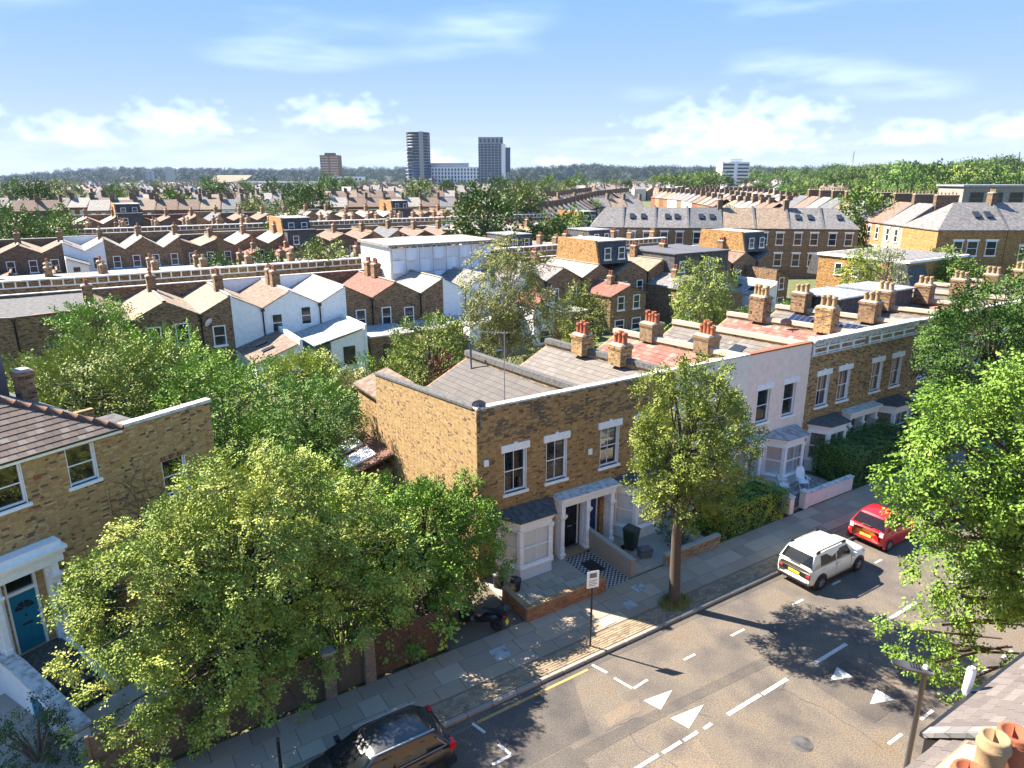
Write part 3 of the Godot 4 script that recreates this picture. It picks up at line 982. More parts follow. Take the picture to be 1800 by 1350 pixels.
	for s in [-1.0, 1.0]:
		car_box(t, "tail_lamp", "red_lamp", -2.03, 0.86, s * 0.72 - 0.11, -1.84, 1.08, s * 0.72 + 0.11)
		car_box(t, "headlamp", "lamp_clear", 1.8, 0.66, s * 0.6 - 0.12, 1.94, 0.8, s * 0.6 + 0.12)
		var trim := MB.new()
		trim.bar(Vector3(-1.75, 1.1, s * 0.815), Vector3(0.75, 1.03, s * 0.835), 0.02, 0.03)
		trim.bar(Vector3(-1.75, 1.1, s * 0.815), Vector3(-1.5, 1.38, s * 0.735), 0.02, 0.03)
		part(t, "waist_trim", trim.mesh(), M.steel)
		var rail := MB.new()
		rail.bar(Vector3(-1.5, 1.57, s * 0.6), Vector3(0.3, 1.58, s * 0.6), 0.04, 0.03)
		part(t, "roof_rail", rail.mesh(), M.steel)
	car_box(t, "number_plate", "plate_yellow", -2.075, 0.62, -0.26, -2.02, 0.73, 0.26)
	car_box(t, "rear_bumper", "black_plastic", -2.08, 0.32, -0.76, -1.95, 0.5, 0.76)
	car_box(t, "grille", "black_plastic", 1.95, 0.45, -0.5, 2.08, 0.68, 0.5)
	# dark car beyond the red one
	t = car("parked_car", "dark blue saloon car almost hidden by leaves beyond the red car", Vector3(35.2, 0, -14.85), 0, {
		"paint": "blue_car_paint", "wheel": 0.32, "rear_axle": -1.35, "front_axle": 1.35,
		"body": [[-2.2, 0.68, 0.4, 0.86], [-2.12, 0.83, 0.28, 0.96], [-1.6, 0.88, 0.22, 1.0], [0.0, 0.88, 0.2, 0.96], [0.9, 0.88, 0.22, 0.95], [1.6, 0.86, 0.25, 0.88], [2.05, 0.78, 0.3, 0.76], [2.2, 0.64, 0.38, 0.62]],
		"cabin": {"rear_base": -1.95, "rear_top": -1.3, "front_top": 0.2, "front_base": 1.05, "belt": 0.96, "roof": 1.45, "wb": 0.82, "wr": 0.62}, "doors": [-1.2, -0.25, 0.75]})
	for s in [-1.0, 1.0]:
		car_box(t, "tail_lamp", "red_lamp", -2.2, 0.7, s * 0.68 - 0.12, -2.06, 0.86, s * 0.68 + 0.12)
	car_box(t, "number_plate", "plate_yellow", -2.215, 0.52, -0.26, -2.16, 0.63, 0.26)
	make_scooter()

func make_scooter() -> void:
	# front wheel towards +x
	var t := thing("parked_scooter", "black scooter with top box and yellow plate standing on the forecourt beside the fence", "scooter", Vector3(11.0, 0.12, -19.0), 124)
	for x in [-0.62, 0.66]:
		var b := MB.new()
		b.lathe(Vector3.ZERO, [[0.14, -0.05], [0.23, -0.055], [0.26, 0], [0.23, 0.055], [0.14, 0.05]], 18, false)
		b.lathe(Vector3.ZERO, [[0.15, 0.03], [0.03, 0.04], [0.03, -0.04], [0.15, -0.03]], 10, false)
		var w := part(t, "wheel", b.mesh(true), M.rubber, Vector3(x, 0.26, 0))
		w.rotation_degrees.x = 90
	var s := MB.new()
	s.loft([ring_at(-0.9, 0.62, 0.1, 0.09), ring_at(-0.6, 0.6, 0.17, 0.17), ring_at(-0.2, 0.5, 0.2, 0.24), ring_at(0.05, 0.32, 0.2, 0.09), ring_at(0.35, 0.3, 0.19, 0.07)])
	part(t, "body", s.mesh(true), M.black_car_paint)
	s = MB.new()
	s.loft([ring_at(-0.78, 0.78, 0.1, 0.04), ring_at(-0.45, 0.8, 0.17, 0.07), ring_at(-0.05, 0.76, 0.14, 0.05)])
	part(t, "seat", s.mesh(true), M.black_plastic)
	s = MB.new()
	s.hexa(Vector3(0.33, 0.26, -0.2), Vector3(0.42, 0.26, -0.16), Vector3(0.42, 0.26, 0.16), Vector3(0.33, 0.26, 0.2), Vector3(0.46, 0.95, -0.16), Vector3(0.58, 0.92, -0.1), Vector3(0.58, 0.92, 0.1), Vector3(0.46, 0.95, 0.16))
	part(t, "front_shield", s.mesh(), M.black_car_paint)
	s = MB.new()
	s.tube([Vector3(0.66, 0.26, 0.07), Vector3(0.5, 0.95, 0.05), Vector3(0.46, 1.08, 0.0)], [0.03, 0.03, 0.03], 6)
	s.tube([Vector3(0.36, 1.1, -0.34), Vector3(0.46, 1.06, 0), Vector3(0.36, 1.1, 0.34)], [0.02, 0.02, 0.02], 6)
	part(t, "handlebar", s.mesh(true), M.black_iron)
	for z in [-0.3, 0.3]:
		s = MB.new()
		s.bar(Vector3(0.38, 1.1, z), Vector3(0.42, 1.24, z * 1.15), 0.015, 0.015)
		s.obox(Transform3D(Basis.IDENTITY, Vector3(0.42, 1.28, z * 1.2)), Vector3(0.03, 0.08, 0.12))
		part(t, "mirror", s.mesh(), M.black_plastic)
	var q := MB.new()
	q.chamfer_box(-1.12, 0.86, -0.2, -0.72, 1.14, 0.2, 0.05)
	part(t, "top_box", q.mesh(), M.black_plastic)
	car_box(t, "tail_lamp", "red_lamp", -0.96, 0.68, -0.1, -0.88, 0.76, 0.1)
	q = MB.new()
	q.obox(Transform3D(Basis(Vector3.BACK, -0.35), Vector3(-1.03, 0.5, 0)), Vector3(0.012, 0.17, 0.2))
	part(t, "number_plate", q.mesh(), M.plate_yellow)
	q = MB.new()
	q.bar(Vector3(-0.25, 0.3, 0.12), Vector3(-0.35, 0.0, 0.26), 0.025, 0.025)
	part(t, "stand", q.mesh(), M.black_iron)

func ring_at(x: float, y: float, w: float, h: float) -> PackedVector3Array:
	var r := PackedVector3Array()
	for k in 10:
		var a := TAU * k / 10
		r.append(Vector3(x, y + sin(a) * h, cos(a) * w))
	return r

# ---------------------------------------------------------------- the terrace across the road
var STOCK := [[0.36, Color(0.474, 0.282, 0.109)], [0.26, Color(0.525, 0.324, 0.132)], [0.18, Color(0.422, 0.240, 0.092)], [0.09, Color(0.333, 0.186, 0.081)], [0.06, Color(0.179, 0.108, 0.063)], [0.05, Color(0.576, 0.372, 0.161)]]
var STOCK_SIDE := [[0.34, Color(0.46, 0.3, 0.13)], [0.3, Color(0.5, 0.335, 0.15)], [0.16, Color(0.42, 0.265, 0.115)], [0.07, Color(0.33, 0.195, 0.095)], [0.06, Color(0.16, 0.105, 0.07)], [0.07, Color(0.54, 0.38, 0.185)]]
var TILE_GREY := [[0.5, Color(0.118, 0.107, 0.1)], [0.3, Color(0.13, 0.118, 0.11)], [0.2, Color(0.105, 0.095, 0.09)]]
var TILE_PALE := [[0.5, Color(0.185, 0.165, 0.148)], [0.3, Color(0.165, 0.147, 0.133)], [0.2, Color(0.21, 0.19, 0.17)]]
var TILE_RED := [[0.35, Color(0.281, 0.120, 0.092)], [0.3, Color(0.340, 0.168, 0.132)], [0.25, Color(0.230, 0.096, 0.072)], [0.1, Color(0.391, 0.264, 0.216)]]
var TILE_BROWN := [[0.35, Color(0.135, 0.097, 0.08)], [0.3, Color(0.105, 0.075, 0.062)], [0.2, Color(0.165, 0.125, 0.103)], [0.15, Color(0.2, 0.17, 0.145)]]

func bay_window(parent: Node3D, cx: float, roof_mat: String, curtain: bool, plinth_mat := "white_paint", narrow := 0.0) -> void:
	var hw := 1.3 - narrow
	var fw := 0.78 - narrow * 0.6
	var z1 := 0.95
	var pts := func(g: float) -> PackedVector2Array: return PackedVector2Array([Vector2(-hw - g, 0.0), Vector2(-fw - g * 0.5, z1 + g), Vector2(fw + g * 0.5, z1 + g), Vector2(hw + g, 0.0)])
	var b := MB.new()
	b.stack([[pts.call(0.0), -0.05], [pts.call(0.0), 0.55]])
	var bay := part(parent, "bay_window", b.mesh(), M[plinth_mat], Vector3(cx, 0, 0.002))
	b = MB.new()
	b.stack([[pts.call(0.06), 0.551], [pts.call(0.08), 0.6], [pts.call(0.08), 0.66], [pts.call(0.0), 0.7]])
	part(bay, "sill", b.mesh(), M.white_paint)
	b = MB.new()
	b.stack([[pts.call(0.0), 2.32], [pts.call(0.0), 2.5], [pts.call(0.06), 2.54], [pts.call(0.07), 2.62], [pts.call(0.14), 2.66], [pts.call(0.14), 2.74]])
	part(bay, "cornice", b.mesh(), M.white_paint)
	# roof: three planes up to the wall
	var lo: PackedVector2Array = pts.call(0.2)
	var hi := [Vector2(-hw * 0.8, 0.0), Vector2(-fw * 0.85, 0.12), Vector2(fw * 0.85, 0.12), Vector2(hw * 0.8, 0.0)]
	b = MB.new()
	b.stack([[lo, 2.741], [lo, 2.79], [PackedVector2Array(hi), 2.97]])
	var rf := part(bay, "bay_roof", b.mesh(), M[roof_mat])
	for k in 5:
		b = MB.new()
		if k < 4: b.bar(Vector3(lo[k].x * 0.99, 2.8, lo[k].y), Vector3(hi[k].x, 2.975, hi[k].y), 0.05, 0.04)
		else: b.bar(Vector3(0, 2.8, lo[1].y), Vector3(0, 2.975, 0.12), 0.04, 0.03)
		part(rf, "roof_roll", b.mesh(), M[roof_mat])
	var p: PackedVector2Array = pts.call(-0.02)
	for k in 4:
		b = MB.new()
		b.lathe(Vector3(p[k].x, 0, p[k].y), [[0.1, 0.66], [0.1, 0.78], [0.07, 0.8], [0.065, 2.1], [0.1, 2.14], [0.12, 2.24], [0.12, 2.32]], 8)
		part(bay, "post", b.mesh(), M.white_paint)
	for k in 3:
		var a := Vector3(p[k].x, 0, p[k].y)
		var c := Vector3(p[k + 1].x, 0, p[k + 1].y)
		var d := (c - a).normalized()
		var e := a + d * 0.1
		var f := c - d * 0.1
		var n := Vector3(-d.z, 0, d.x) if Vector3(-d.z, 0, d.x).z > 0 else Vector3(d.z, 0, -d.x)
		b = MB.new()
		for y in [0.74, 1.5, 2.28]: b.bar(e + Vector3(0, y, 0), f + Vector3(0, y, 0), 0.07, 0.07 if y != 1.5 else 0.045)
		for q in [e, f]: b.bar(q + Vector3(0, 0.7, 0), q + Vector3(0, 2.32, 0), 0.08, 0.1)
		if k == 1: b.bar(e.lerp(f, 0.5) + Vector3(0, 0.74, 0), e.lerp(f, 0.5) + Vector3(0, 2.28, 0), 0.02, 0.02)
		part(bay, "frame", b.mesh(), M.white_paint)
		for y in [[0.77, 1.48], [1.52, 2.25]]:
			b = MB.new()
			var o := -n * 0.008
			b.hexa(e + Vector3(0, y[0], 0), f + Vector3(0, y[0], 0), f + Vector3(0, y[0], 0) + o, e + Vector3(0, y[0], 0) + o, e + Vector3(0, y[1], 0), f + Vector3(0, y[1], 0), f + Vector3(0, y[1], 0) + o, e + Vector3(0, y[1], 0) + o)
			part(bay, "pane", b.mesh(), M.bay_glass)
		if curtain:
			b = MB.new()
			var i := -n * 0.09
			b.hexa(e + Vector3(0, 0.74, 0) + i, f + Vector3(0, 0.74, 0) + i, f + Vector3(0, 0.74, 0) + i * 1.1, e + Vector3(0, 0.74, 0) + i * 1.1, e + Vector3(0, 2.28, 0) + i, f + Vector3(0, 2.28, 0) + i, f + Vector3(0, 2.28, 0) + i * 1.1, e + Vector3(0, 2.28, 0) + i * 1.1)
			part(bay, "blind", b.mesh(), M.blind)

func pilaster(parent: Node3D, at: Vector3, h: float, called := "column") -> void:
	var b := MB.new()
	b.chamfer_box(-0.15, 0.0, -0.15, 0.15, 0.3, 0.15, 0.03)
	b.chamfer_box(-0.11, 0.3, -0.11, 0.11, 0.62, 0.11, 0.02)
	b.box(-0.085, 0.62, -0.085, 0.085, h - 0.62, 0.085)
	b.stack([[PackedVector2Array([Vector2(-0.09, -0.09), Vector2(0.09, -0.09), Vector2(0.09, 0.09), Vector2(-0.09, 0.09)]), h - 0.62], [PackedVector2Array([Vector2(-0.17, -0.17), Vector2(0.17, -0.17), Vector2(0.17, 0.17), Vector2(-0.17, 0.17)]), h - 0.46], [PackedVector2Array([Vector2(-0.17, -0.17), Vector2(0.17, -0.17), Vector2(0.17, 0.17), Vector2(-0.17, 0.17)]), h - 0.38]])
	b.box(-0.1, h - 0.38, -0.1, 0.1, h, 0.1)
	part(parent, called, b.mesh(), M.white_paint, at)

func porch(parent: Node3D, cx: float, half: float) -> void:
	var b := MB.new()
	b.box(-half, 2.5, 0.0, half, 2.74, 0.5)
	b.box(-half - 0.05, 2.74, 0.0, half + 0.05, 2.84, 0.57)
	b.box(-half - 0.1, 2.84, 0.0, half + 0.1, 2.93, 0.64)
	var o := part(parent, "porch", b.mesh(), M.white_paint, Vector3(cx, 0, 0.002))
	b = MB.new()
	b.hexa(Vector3(-half - 0.1, 2.931, 0), Vector3(half + 0.1, 2.931, 0), Vector3(half + 0.1, 2.931, 0.65), Vector3(-half - 0.1, 2.931, 0.65), Vector3(-half - 0.1, 3.0, 0), Vector3(half + 0.1, 3.0, 0), Vector3(half + 0.1, 2.945, 0.65), Vector3(-half - 0.1, 2.945, 0.65))
	part(o, "porch_roof", b.mesh(), M.coping_white)
	for s in [-1.0, 0.0, 1.0]: pilaster(o, Vector3(s * (half - 0.14), 0.0, 0.36), 2.5)
	for s in [-1.0, 0.0, 1.0]:
		part(o, "side_pier", box_mesh(-0.11, 0.05, 0.0, 0.11, 2.5, 0.2), M.white_paint, Vector3(s * (half - 0.14), 0, 0))

func front_door(parent: Node3D, at: Vector3, w: float, m: String, light := true) -> void:
	var b := MB.new()
	b.chamfer_box(-w / 2, 0.0, -0.03, w / 2, 2.02, 0.03, 0.004)
	for s in [-1.0, 1.0]:
		for y in [[0.2, 0.85], [1.05, 1.85]]:
			b.box(s * w * 0.24 - w * 0.16, y[0], 0.03, s * w * 0.24 + w * 0.16, y[1], 0.04)
	var d := part(parent, "door", b.mesh(), M[m], at)
	part(d, "letter_box", box_mesh(-0.12, 0.95, 0.03, 0.12, 1.0, 0.045), M.steel)
	b = MB.new()
	b.lathe(Vector3.ZERO, [[0.015, 0], [0.03, 0.03], [0.02, 0.05]], 10)
	var k := part(d, "door_knob", b.mesh(true), M.steel, Vector3(w * 0.38, 1.02, 0.03))
	k.rotation_degrees.x = 90
	b = MB.new()
	for s in [-1.0, 1.0]: b.box(s * (w / 2 + 0.035) - 0.035, 0, -0.05, s * (w / 2 + 0.035) + 0.035, 2.5, 0.05)
	b.box(-w / 2, 2.03, -0.05, w / 2, 2.1, 0.05); b.box(-w / 2, 2.43, -0.05, w / 2, 2.5, 0.05)
	part(parent, "door_frame", b.mesh(), M.white_paint, at)
	if light: part(parent, "fanlight", box_mesh(-w / 2, 2.1, -0.01, w / 2, 2.43, 0.0), M.window_glass, at)

# o: x0, w, wall, holes etc. Local axes: x along the front, z towards the street.
func main_house(o: Dictionary) -> Node3D:
	var w: float = o.w
	var D := 10.0
	var t := thing("terrace_house", o.label, "house", Vector3(o.x0, 0, -21.7), 0, "houses of the terrace across the road")
	var holes := []
	for q in o.windows: holes.append(Rect2(q[0] - 0.53, 3.6, 1.06, 1.8))
	var dx: float = o.door_x
	holes.append(Rect2(dx - 0.46, 0.15, 0.92, 2.55))
	if o.wall == "brick":
		brick_wall(t, "front_wall", Transform3D.IDENTITY, w, 7.38, holes, o.get("singles", 300), STOCK, "mortar_dark", -1.0, -1.0, 0.24, 6.0)
	else:
		var fb := MB.new()
		add_holed(fb, Transform3D.IDENTITY, w, 7.38, holes, 0.24)
		part(t, "front_wall", fb.mesh(), M[o.wall])
	# side walls, back wall with the dip of the butterfly roof
	var b := MB.new()
	if o.get("end", false):
		brick_wall(t, "side_wall", Transform3D(Basis(Vector3(0, 0, 1), Vector3.UP, Vector3(-1, 0, 0)), Vector3(0, 0, -D)), D - 0.002, 0, [], 300, STOCK_SIDE, "mortar", 6.42, 7.36)
	else:
		b.prism(PackedVector2Array([Vector2(0.242, 0), Vector2(D, 0), Vector2(D, 6.6), Vector2(0.242, 7.1)]), -0.12, 0)
		part(t, "party_wall", b.mesh(), M.brick_far_yellow).transform = Transform3D(Basis(Vector3(0, 0, -1), Vector3.UP, Vector3(1, 0, 0)), Vector3(0.125, 0, 0))
	b = MB.new()
	b.prism(PackedVector2Array([Vector2(0.242, 0), Vector2(D, 0), Vector2(D, 6.72), Vector2(0.242, 7.12)]), -0.12, 0)
	part(t, "party_wall", b.mesh(), M.brick_far_yellow).transform = Transform3D(Basis(Vector3(0, 0, -1), Vector3.UP, Vector3(1, 0, 0)), Vector3(w - 0.002, 0, 0))
	b = MB.new()
	var xl := 0.245 if o.get("end", false) else 0.13
	b.prism(PackedVector2Array([Vector2(xl, 0), Vector2(w - 0.13, 0), Vector2(w - 0.13, 6.55), Vector2(w / 2, 5.3), Vector2(xl, 6.4)]), -D, -D + 0.22)
	part(t, "rear_wall", b.mesh(), M.brick_far_yellow)
	# roof: two slopes falling to a valley that runs from front to back
	var run := w / 2 - 0.13
	var fall := 0.036
	var rise := 1.22
	var ang := atan2(rise, run)
	var sl := sqrt(run * run + rise * rise)
	var pal: Array = o.tiles
	var along := Vector3(0, fall, 1).normalized()
	var y_up := Vector3(cos(ang), sin(ang), 0)
	y_up = (y_up - along * y_up.dot(along)).normalized()
	tiled_slope(t, "roof_slope", Transform3D(Basis(along, y_up, along.cross(y_up)), Vector3(w / 2, 5.36, -D + 0.22)), D - 0.47, sl, 0.3, 0.33, o.get("roof_singles", 300), pal, 0.0)
	var along2 := -along
	var y2 := Vector3(-cos(ang), sin(ang), 0)
	y2 = (y2 - along2 * y2.dot(along2)).normalized()
	tiled_slope(t, "roof_slope", Transform3D(Basis(along2, y2, along2.cross(y2)), Vector3(w / 2, 5.36 + fall * (D - 0.47), -0.25)), D - 0.47, sl - 0.1, 0.3, 0.33, 0, pal, 0.0)
	b = MB.new()
	b.bar(Vector3(w / 2, 5.4, -D + 0.1), Vector3(w / 2, 5.74, -0.24), 0.35, 0.05)
	part(t, "valley_gutter", b.mesh(), M.lead)
	# copings
	b = MB.new()
	b.box(-0.02, 7.381, -0.27, w + 0.0, 7.46, 0.04)
	part(t, "front_coping", b.mesh(), M[o.get("coping", "coping_white")])
	b = MB.new()
	b.hexa(Vector3(w - 0.2, 6.74, -D - 0.02), Vector3(w + 0.18, 6.74, -D - 0.02), Vector3(w + 0.18, 7.14, -0.275), Vector3(w - 0.2, 7.14, -0.275), Vector3(w - 0.17, 7.0, -D - 0.02), Vector3(w + 0.15, 7.0, -D - 0.02), Vector3(w + 0.15, 7.379, -0.275), Vector3(w - 0.17, 7.379, -0.275))
	part(t, "party_coping", b.mesh(), M[o.get("party_coping", "lead")])
	if o.get("end", false):
		b = MB.new()
		b.hexa(Vector3(-0.05, 6.43, -D - 0.03), Vector3(0.3, 6.43, -D - 0.03), Vector3(0.3, 7.34, -0.275), Vector3(-0.05, 7.34, -0.275), Vector3(-0.05, 6.52, -D - 0.03), Vector3(0.3, 6.52, -D - 0.03), Vector3(0.3, 7.44, -0.275), Vector3(-0.05, 7.44, -0.275))
		part(t, "side_coping", b.mesh(), M.lead)
	# openings
	for q in o.windows: sash_window(t, Vector3(q[0], 3.6, 0), 0, 1.06, 1.8, q[1], 0.3, q[2])
	front_door(t, Vector3(dx, 0.16, -0.2), 0.76, o.door)
	b = MB.new()
	b.box(dx - 0.7, -0.05, 0.0, dx + 0.7, 0.15, 0.55)
	part(t, "doorstep", b.mesh(), M.stone)
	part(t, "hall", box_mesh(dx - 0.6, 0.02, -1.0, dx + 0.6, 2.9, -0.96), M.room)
	bay_window(t, o.bay_x, o.bay_roof, o.get("bay_blind", true), o.get("bay_plinth", "white_paint"))
	if o.has("porch_x"): porch(t, o.porch_x, o.porch_half)
	for q in o.get("stacks", []):
		chimney(t, Vector3(q[0], q[2], q[1]), q[3], q[4], q[5], q[6], M[q[7]], q[8], 0.6, "chimney", 0.15)
	return t

func make_terrace() -> void:
	var tc := [M.terracotta]
	var bc := [M.buff_clay]
	var h := main_house({"label": "yellow brick end-of-terrace house with bare side wall and butterfly roof", "x0": 12.5, "w": 5.25, "wall": "brick", "end": true, "door": "black_door", "door_x": 4.72, "porch_x": 5.25, "porch_half": 1.5,
		"windows": [[1.75, true, ""], [3.8, true, ""]], "bay_x": 2.15, "bay_roof": "lead", "tiles": TILE_GREY})
	dish(h, Vector3(0.15, 7.5, -0.1), -35, 0.28, "grey_plastic")
	part(h, "dish_pole", box_mesh(-0.02, 6.6, 0.02, 0.02, 7.5, 0.06), M.grey_plastic, Vector3(0.12, 0, 0.0))
	aerial(h, Vector3(2.9, 6.1, -2.6), 3.5, 140)
	# rear wing with a red-brown roof and rooflights
	var b := MB.new()
	b.box(0.6, 0, -15.2, 3.4, 2.7, -10.02)
	part(h, "rear_wing", b.mesh(), M.brick_far_yellow)
	b = MB.new()
	b.hexa(Vector3(0.4, 2.701, -15.4), Vector3(3.6, 2.701, -15.4), Vector3(3.6, 2.701, -10.02), Vector3(0.4, 2.701, -10.02), Vector3(0.4, 2.8, -15.4), Vector3(3.6, 3.9, -15.4), Vector3(3.6, 3.9, -10.02), Vector3(0.4, 2.8, -10.02))
	part(h, "wing_roof", b.mesh(), M.rust_tile)
	for z in [-14.6, -12.6]:
		b = MB.new()
		b.hexa(Vector3(0.8, 2.95, z), Vector3(2.2, 3.43, z), Vector3(2.2, 3.43, z + 1.1), Vector3(0.8, 2.95, z + 1.1), Vector3(0.8, 3.05, z), Vector3(2.2, 3.53, z), Vector3(2.2, 3.53, z + 1.1), Vector3(0.8, 3.05, z + 1.1))
		part(h, "rooflight", b.mesh(), M.white_paint)
	# low side lean-to with white rooflights, west of the side wall
	part(h, "side_lean_to", box_mesh(-2.4, 0, -12.2, -0.05, 2.1, -8.2), M.brick_far_yellow)
	slope_part(h, "lean_to_roof", Vector3(-2.6, 2.2, -8.0), Vector3(-2.6, 2.2, -12.4), Vector3(-0.06, 2.9, -12.4), Vector3(-0.06, 2.9, -8.0), 0.08, "rust_tile")
	for z in [-11.6, -9.9]: slope_part(h, "rooflight", Vector3(-2.2, 2.42, z + 1.2), Vector3(-2.2, 2.42, z), Vector3(-0.7, 2.83, z), Vector3(-0.7, 2.83, z + 1.2), 0.1, "white_paint")
	b = MB.new()
	b.box(0.3, 0, -13.4, 1.9, 5.0, -10.03)
	part(h, "closet_wing", b.mesh(), M.brick_far_yellow)
	b = MB.new()
	b.hexa(Vector3(0.1, 5.001, -13.6), Vector3(2.1, 5.001, -13.6), Vector3(2.1, 5.001, -10.03), Vector3(0.1, 5.001, -10.03), Vector3(0.1, 5.1, -13.6), Vector3(2.1, 5.7, -13.6), Vector3(2.1, 5.7, -10.03), Vector3(0.1, 5.1, -10.03))
	part(h, "closet_roof", b.mesh(), M.tile_far_brown)
	for q in [[0.36, 5.05], [5.55, 4.4]]:
		b = MB.new()
		b.chamfer_box(-0.11, 0, 0.0, 0.11, 0.26, 0.1, 0.03)
		part(h, "alarm_box", b.mesh(), M.white_paint, Vector3(q[0], q[1], 0.015))
	var ivy := shrub("ivy_climber", "ivy shoots climbing the end house's sunlit side wall", Vector3(12.38, 0, -24.6), [[Vector3(0, 1.6, 0), Vector3(0.22, 1.8, 2.2)], [Vector3(0, 3.2, -0.9), Vector3(0.16, 1.3, 0.35)], [Vector3(0, 2.9, 1.2), Vector3(0.16, 1.0, 0.3)], [Vector3(0, 3.6, -1.5), Vector3(0.16, 1.4, 0.28)]], 40, 4200, 0.08, [Color(0.08, 0.15, 0.035), Color(0.1, 0.18, 0.04)], 415, "", "ivy")
	ivy.name = "ivy_climber"
	b = MB.new()
	b.tube([Vector3(4.6, 6.4, -8.5), Vector3(4.6, 7.75, -8.5)], [0.06, 0.06], 8)
	part(h, "vent_pipe", b.mesh(true), M.grey_plastic)

	main_house({"label": "yellow brick terrace house with blue door, sharing its porch with the end house", "x0": 17.75, "w": 5.25, "wall": "brick", "door": "blue_door", "door_x": 0.55, "windows": [[1.43, true, "half"], [3.5, true, ""]],
		"bay_x": 3.1, "bay_roof": "lead", "bay_plinth": "white_paint", "tiles": TILE_PALE, "stacks": [[5.05, -3.6, 6.9, 0.75, 0.9, 1.0, 3, "brick_far_yellow", tc], [5.05, -6.6, 6.8, 0.75, 0.9, 1.05, 3, "brick_far_yellow", tc]]})
	main_house({"label": "cream fronted terrace house mostly hidden behind the street tree", "x0": 23.0, "w": 5.1, "wall": "cream_render", "door": "grey_door", "door_x": 4.5, "windows": [[1.5, false, ""], [3.6, false, "sides"]],
		"bay_x": 2.0, "bay_roof": "zinc", "tiles": TILE_RED, "roof_singles": 0, "party_coping": "stone"})
	h = main_house({"label": "pale pink rendered terrace house with white bay and two garden chairs", "x0": 28.1, "w": 5.0, "wall": "pink_render", "door": "grey_door", "door_x": 0.6, "windows": [[1.41, false, ""], [3.53, false, ""]],
		"bay_x": 3.15, "bay_roof": "zinc", "bay_blind": false, "tiles": TILE_PALE, "roof_singles": 0, "coping": "terracotta", "party_coping": "stone", "porch_x": 0.0, "porch_half": 1.2,
		"stacks": [[0.1, -2.9, 6.9, 0.9, 1.0, 0.95, 4, "brown_render", tc], [0.1, -7.0, 6.8, 0.9, 1.0, 1.0, 4, "brown_render", tc]]})
	for z in [-4.0, -7.0]:
		b = MB.new()
		b.obox(Transform3D(Basis(Vector3.BACK, 0.46), Vector3(3.8, 6.28, z)), Vector3(1.1, 0.1, 0.8))
		part(h, "rooflight", b.mesh(), M.far_glass)
	h = main_house({"label": "brown brick terrace house with white panelled cornice next to the pink house", "x0": 33.1, "w": 5.2, "wall": "brick_far_yellow", "door": "grey_door", "door_x": 4.6, "porch_x": 5.2, "porch_half": 1.45,
		"windows": [[1.45, true, "sides"], [3.42, true, "sides"]], "bay_x": 1.9, "bay_roof": "lead", "bay_blind": false, "tiles": TILE_RED, "roof_singles": 0, "party_coping": "stone",
		"stacks": [[5.1, -2.6, 6.9, 0.8, 1.1, 1.5, 3, "brick_far_yellow", bc], [5.1, -7.4, 6.8, 0.8, 1.1, 1.6, 4, "brick_far_brown", bc]]})
	cornice_panels(h, 5.2, 0.0)
	dish(h, Vector3(4.6, 7.1, -5.0), -60, 0.35, "grey_plastic")
	var rest := main_house({"label": "brown brick terrace house with solar panels on its roof", "x0": 38.3, "w": 5.2, "wall": "brick_far_yellow", "door": "black_door", "door_x": 0.6, "windows": [[1.5, true, ""], [3.6, true, ""]], "bay_x": 3.2, "bay_roof": "lead", "bay_blind": false, "tiles": TILE_PALE, "roof_singles": 0, "party_coping": "stone",
		"stacks": [[5.1, -3.0, 6.9, 0.8, 1.1, 1.3, 3, "brick_far_brown", bc], [5.1, -8.0, 6.8, 0.8, 1.1, 1.3, 3, "brick_far_brown", bc]]})
	cornice_panels(rest, 5.2, 0.0)
	for z in [-3.2, -5.2, -7.2]:
		b = MB.new()
		b.obox(Transform3D(Basis(Vector3.BACK, 0.46), Vector3(3.75, 6.32, z)), Vector3(1.6, 0.05, 1.7))
		var sp := part(rest, "solar_panel", b.mesh(), M.solar)
		b = MB.new()
		for k in 5: b.obox(Transform3D(Basis(Vector3.BACK, 0.46), Vector3(3.735, 6.352, z - 0.8 + 0.4 * k)), Vector3(1.6, 0.01, 0.02))
		part(sp, "panel_bar", b.mesh(), M.steel)
	for k in 5:
		var c := main_house({"label": ["brown brick terrace house with dormer behind the dark lime tree", "brown brick terrace house past the dormer house, behind the lime tree", "third brown brick terrace house beyond the solar panel house", "fourth brown brick terrace house beyond the solar panel house", "last brown brick terrace house seen beyond the lime trees"][k], "x0": 43.5 + 5.2 * k, "w": 5.2, "wall": "brick_far_yellow", "door": ["blue_door", "black_door", "grey_door", "blue_door", "black_door"][k], "door_x": 4.6 if k % 2 == 0 else 0.6, "windows": [[1.5, true, ""], [3.6, true, ""]], "bay_x": 2.0 if k % 2 == 0 else 3.2, "bay_roof": "lead", "bay_blind": false, "tiles": [TILE_PALE, TILE_RED, TILE_GREY, TILE_PALE, TILE_RED][k], "roof_singles": 0, "party_coping": "stone",
			"stacks": [[5.1, -5.0, 6.9, 0.8, 1.1, 1.3, 3, "brick_far_brown", bc]]})
		if k < 2:
			b = MB.new()
			b.box(0.6, 5.6, -9.0, 4.6, 7.9, -5.6)
			part(c, "dormer", b.mesh(), M.felt_dark)
			b = MB.new()
			b.box(0.4, 7.901, -9.2, 4.8, 8.0, -5.4)
			part(c, "dormer_roof", b.mesh(), M.zinc)
	make_front_gardens()

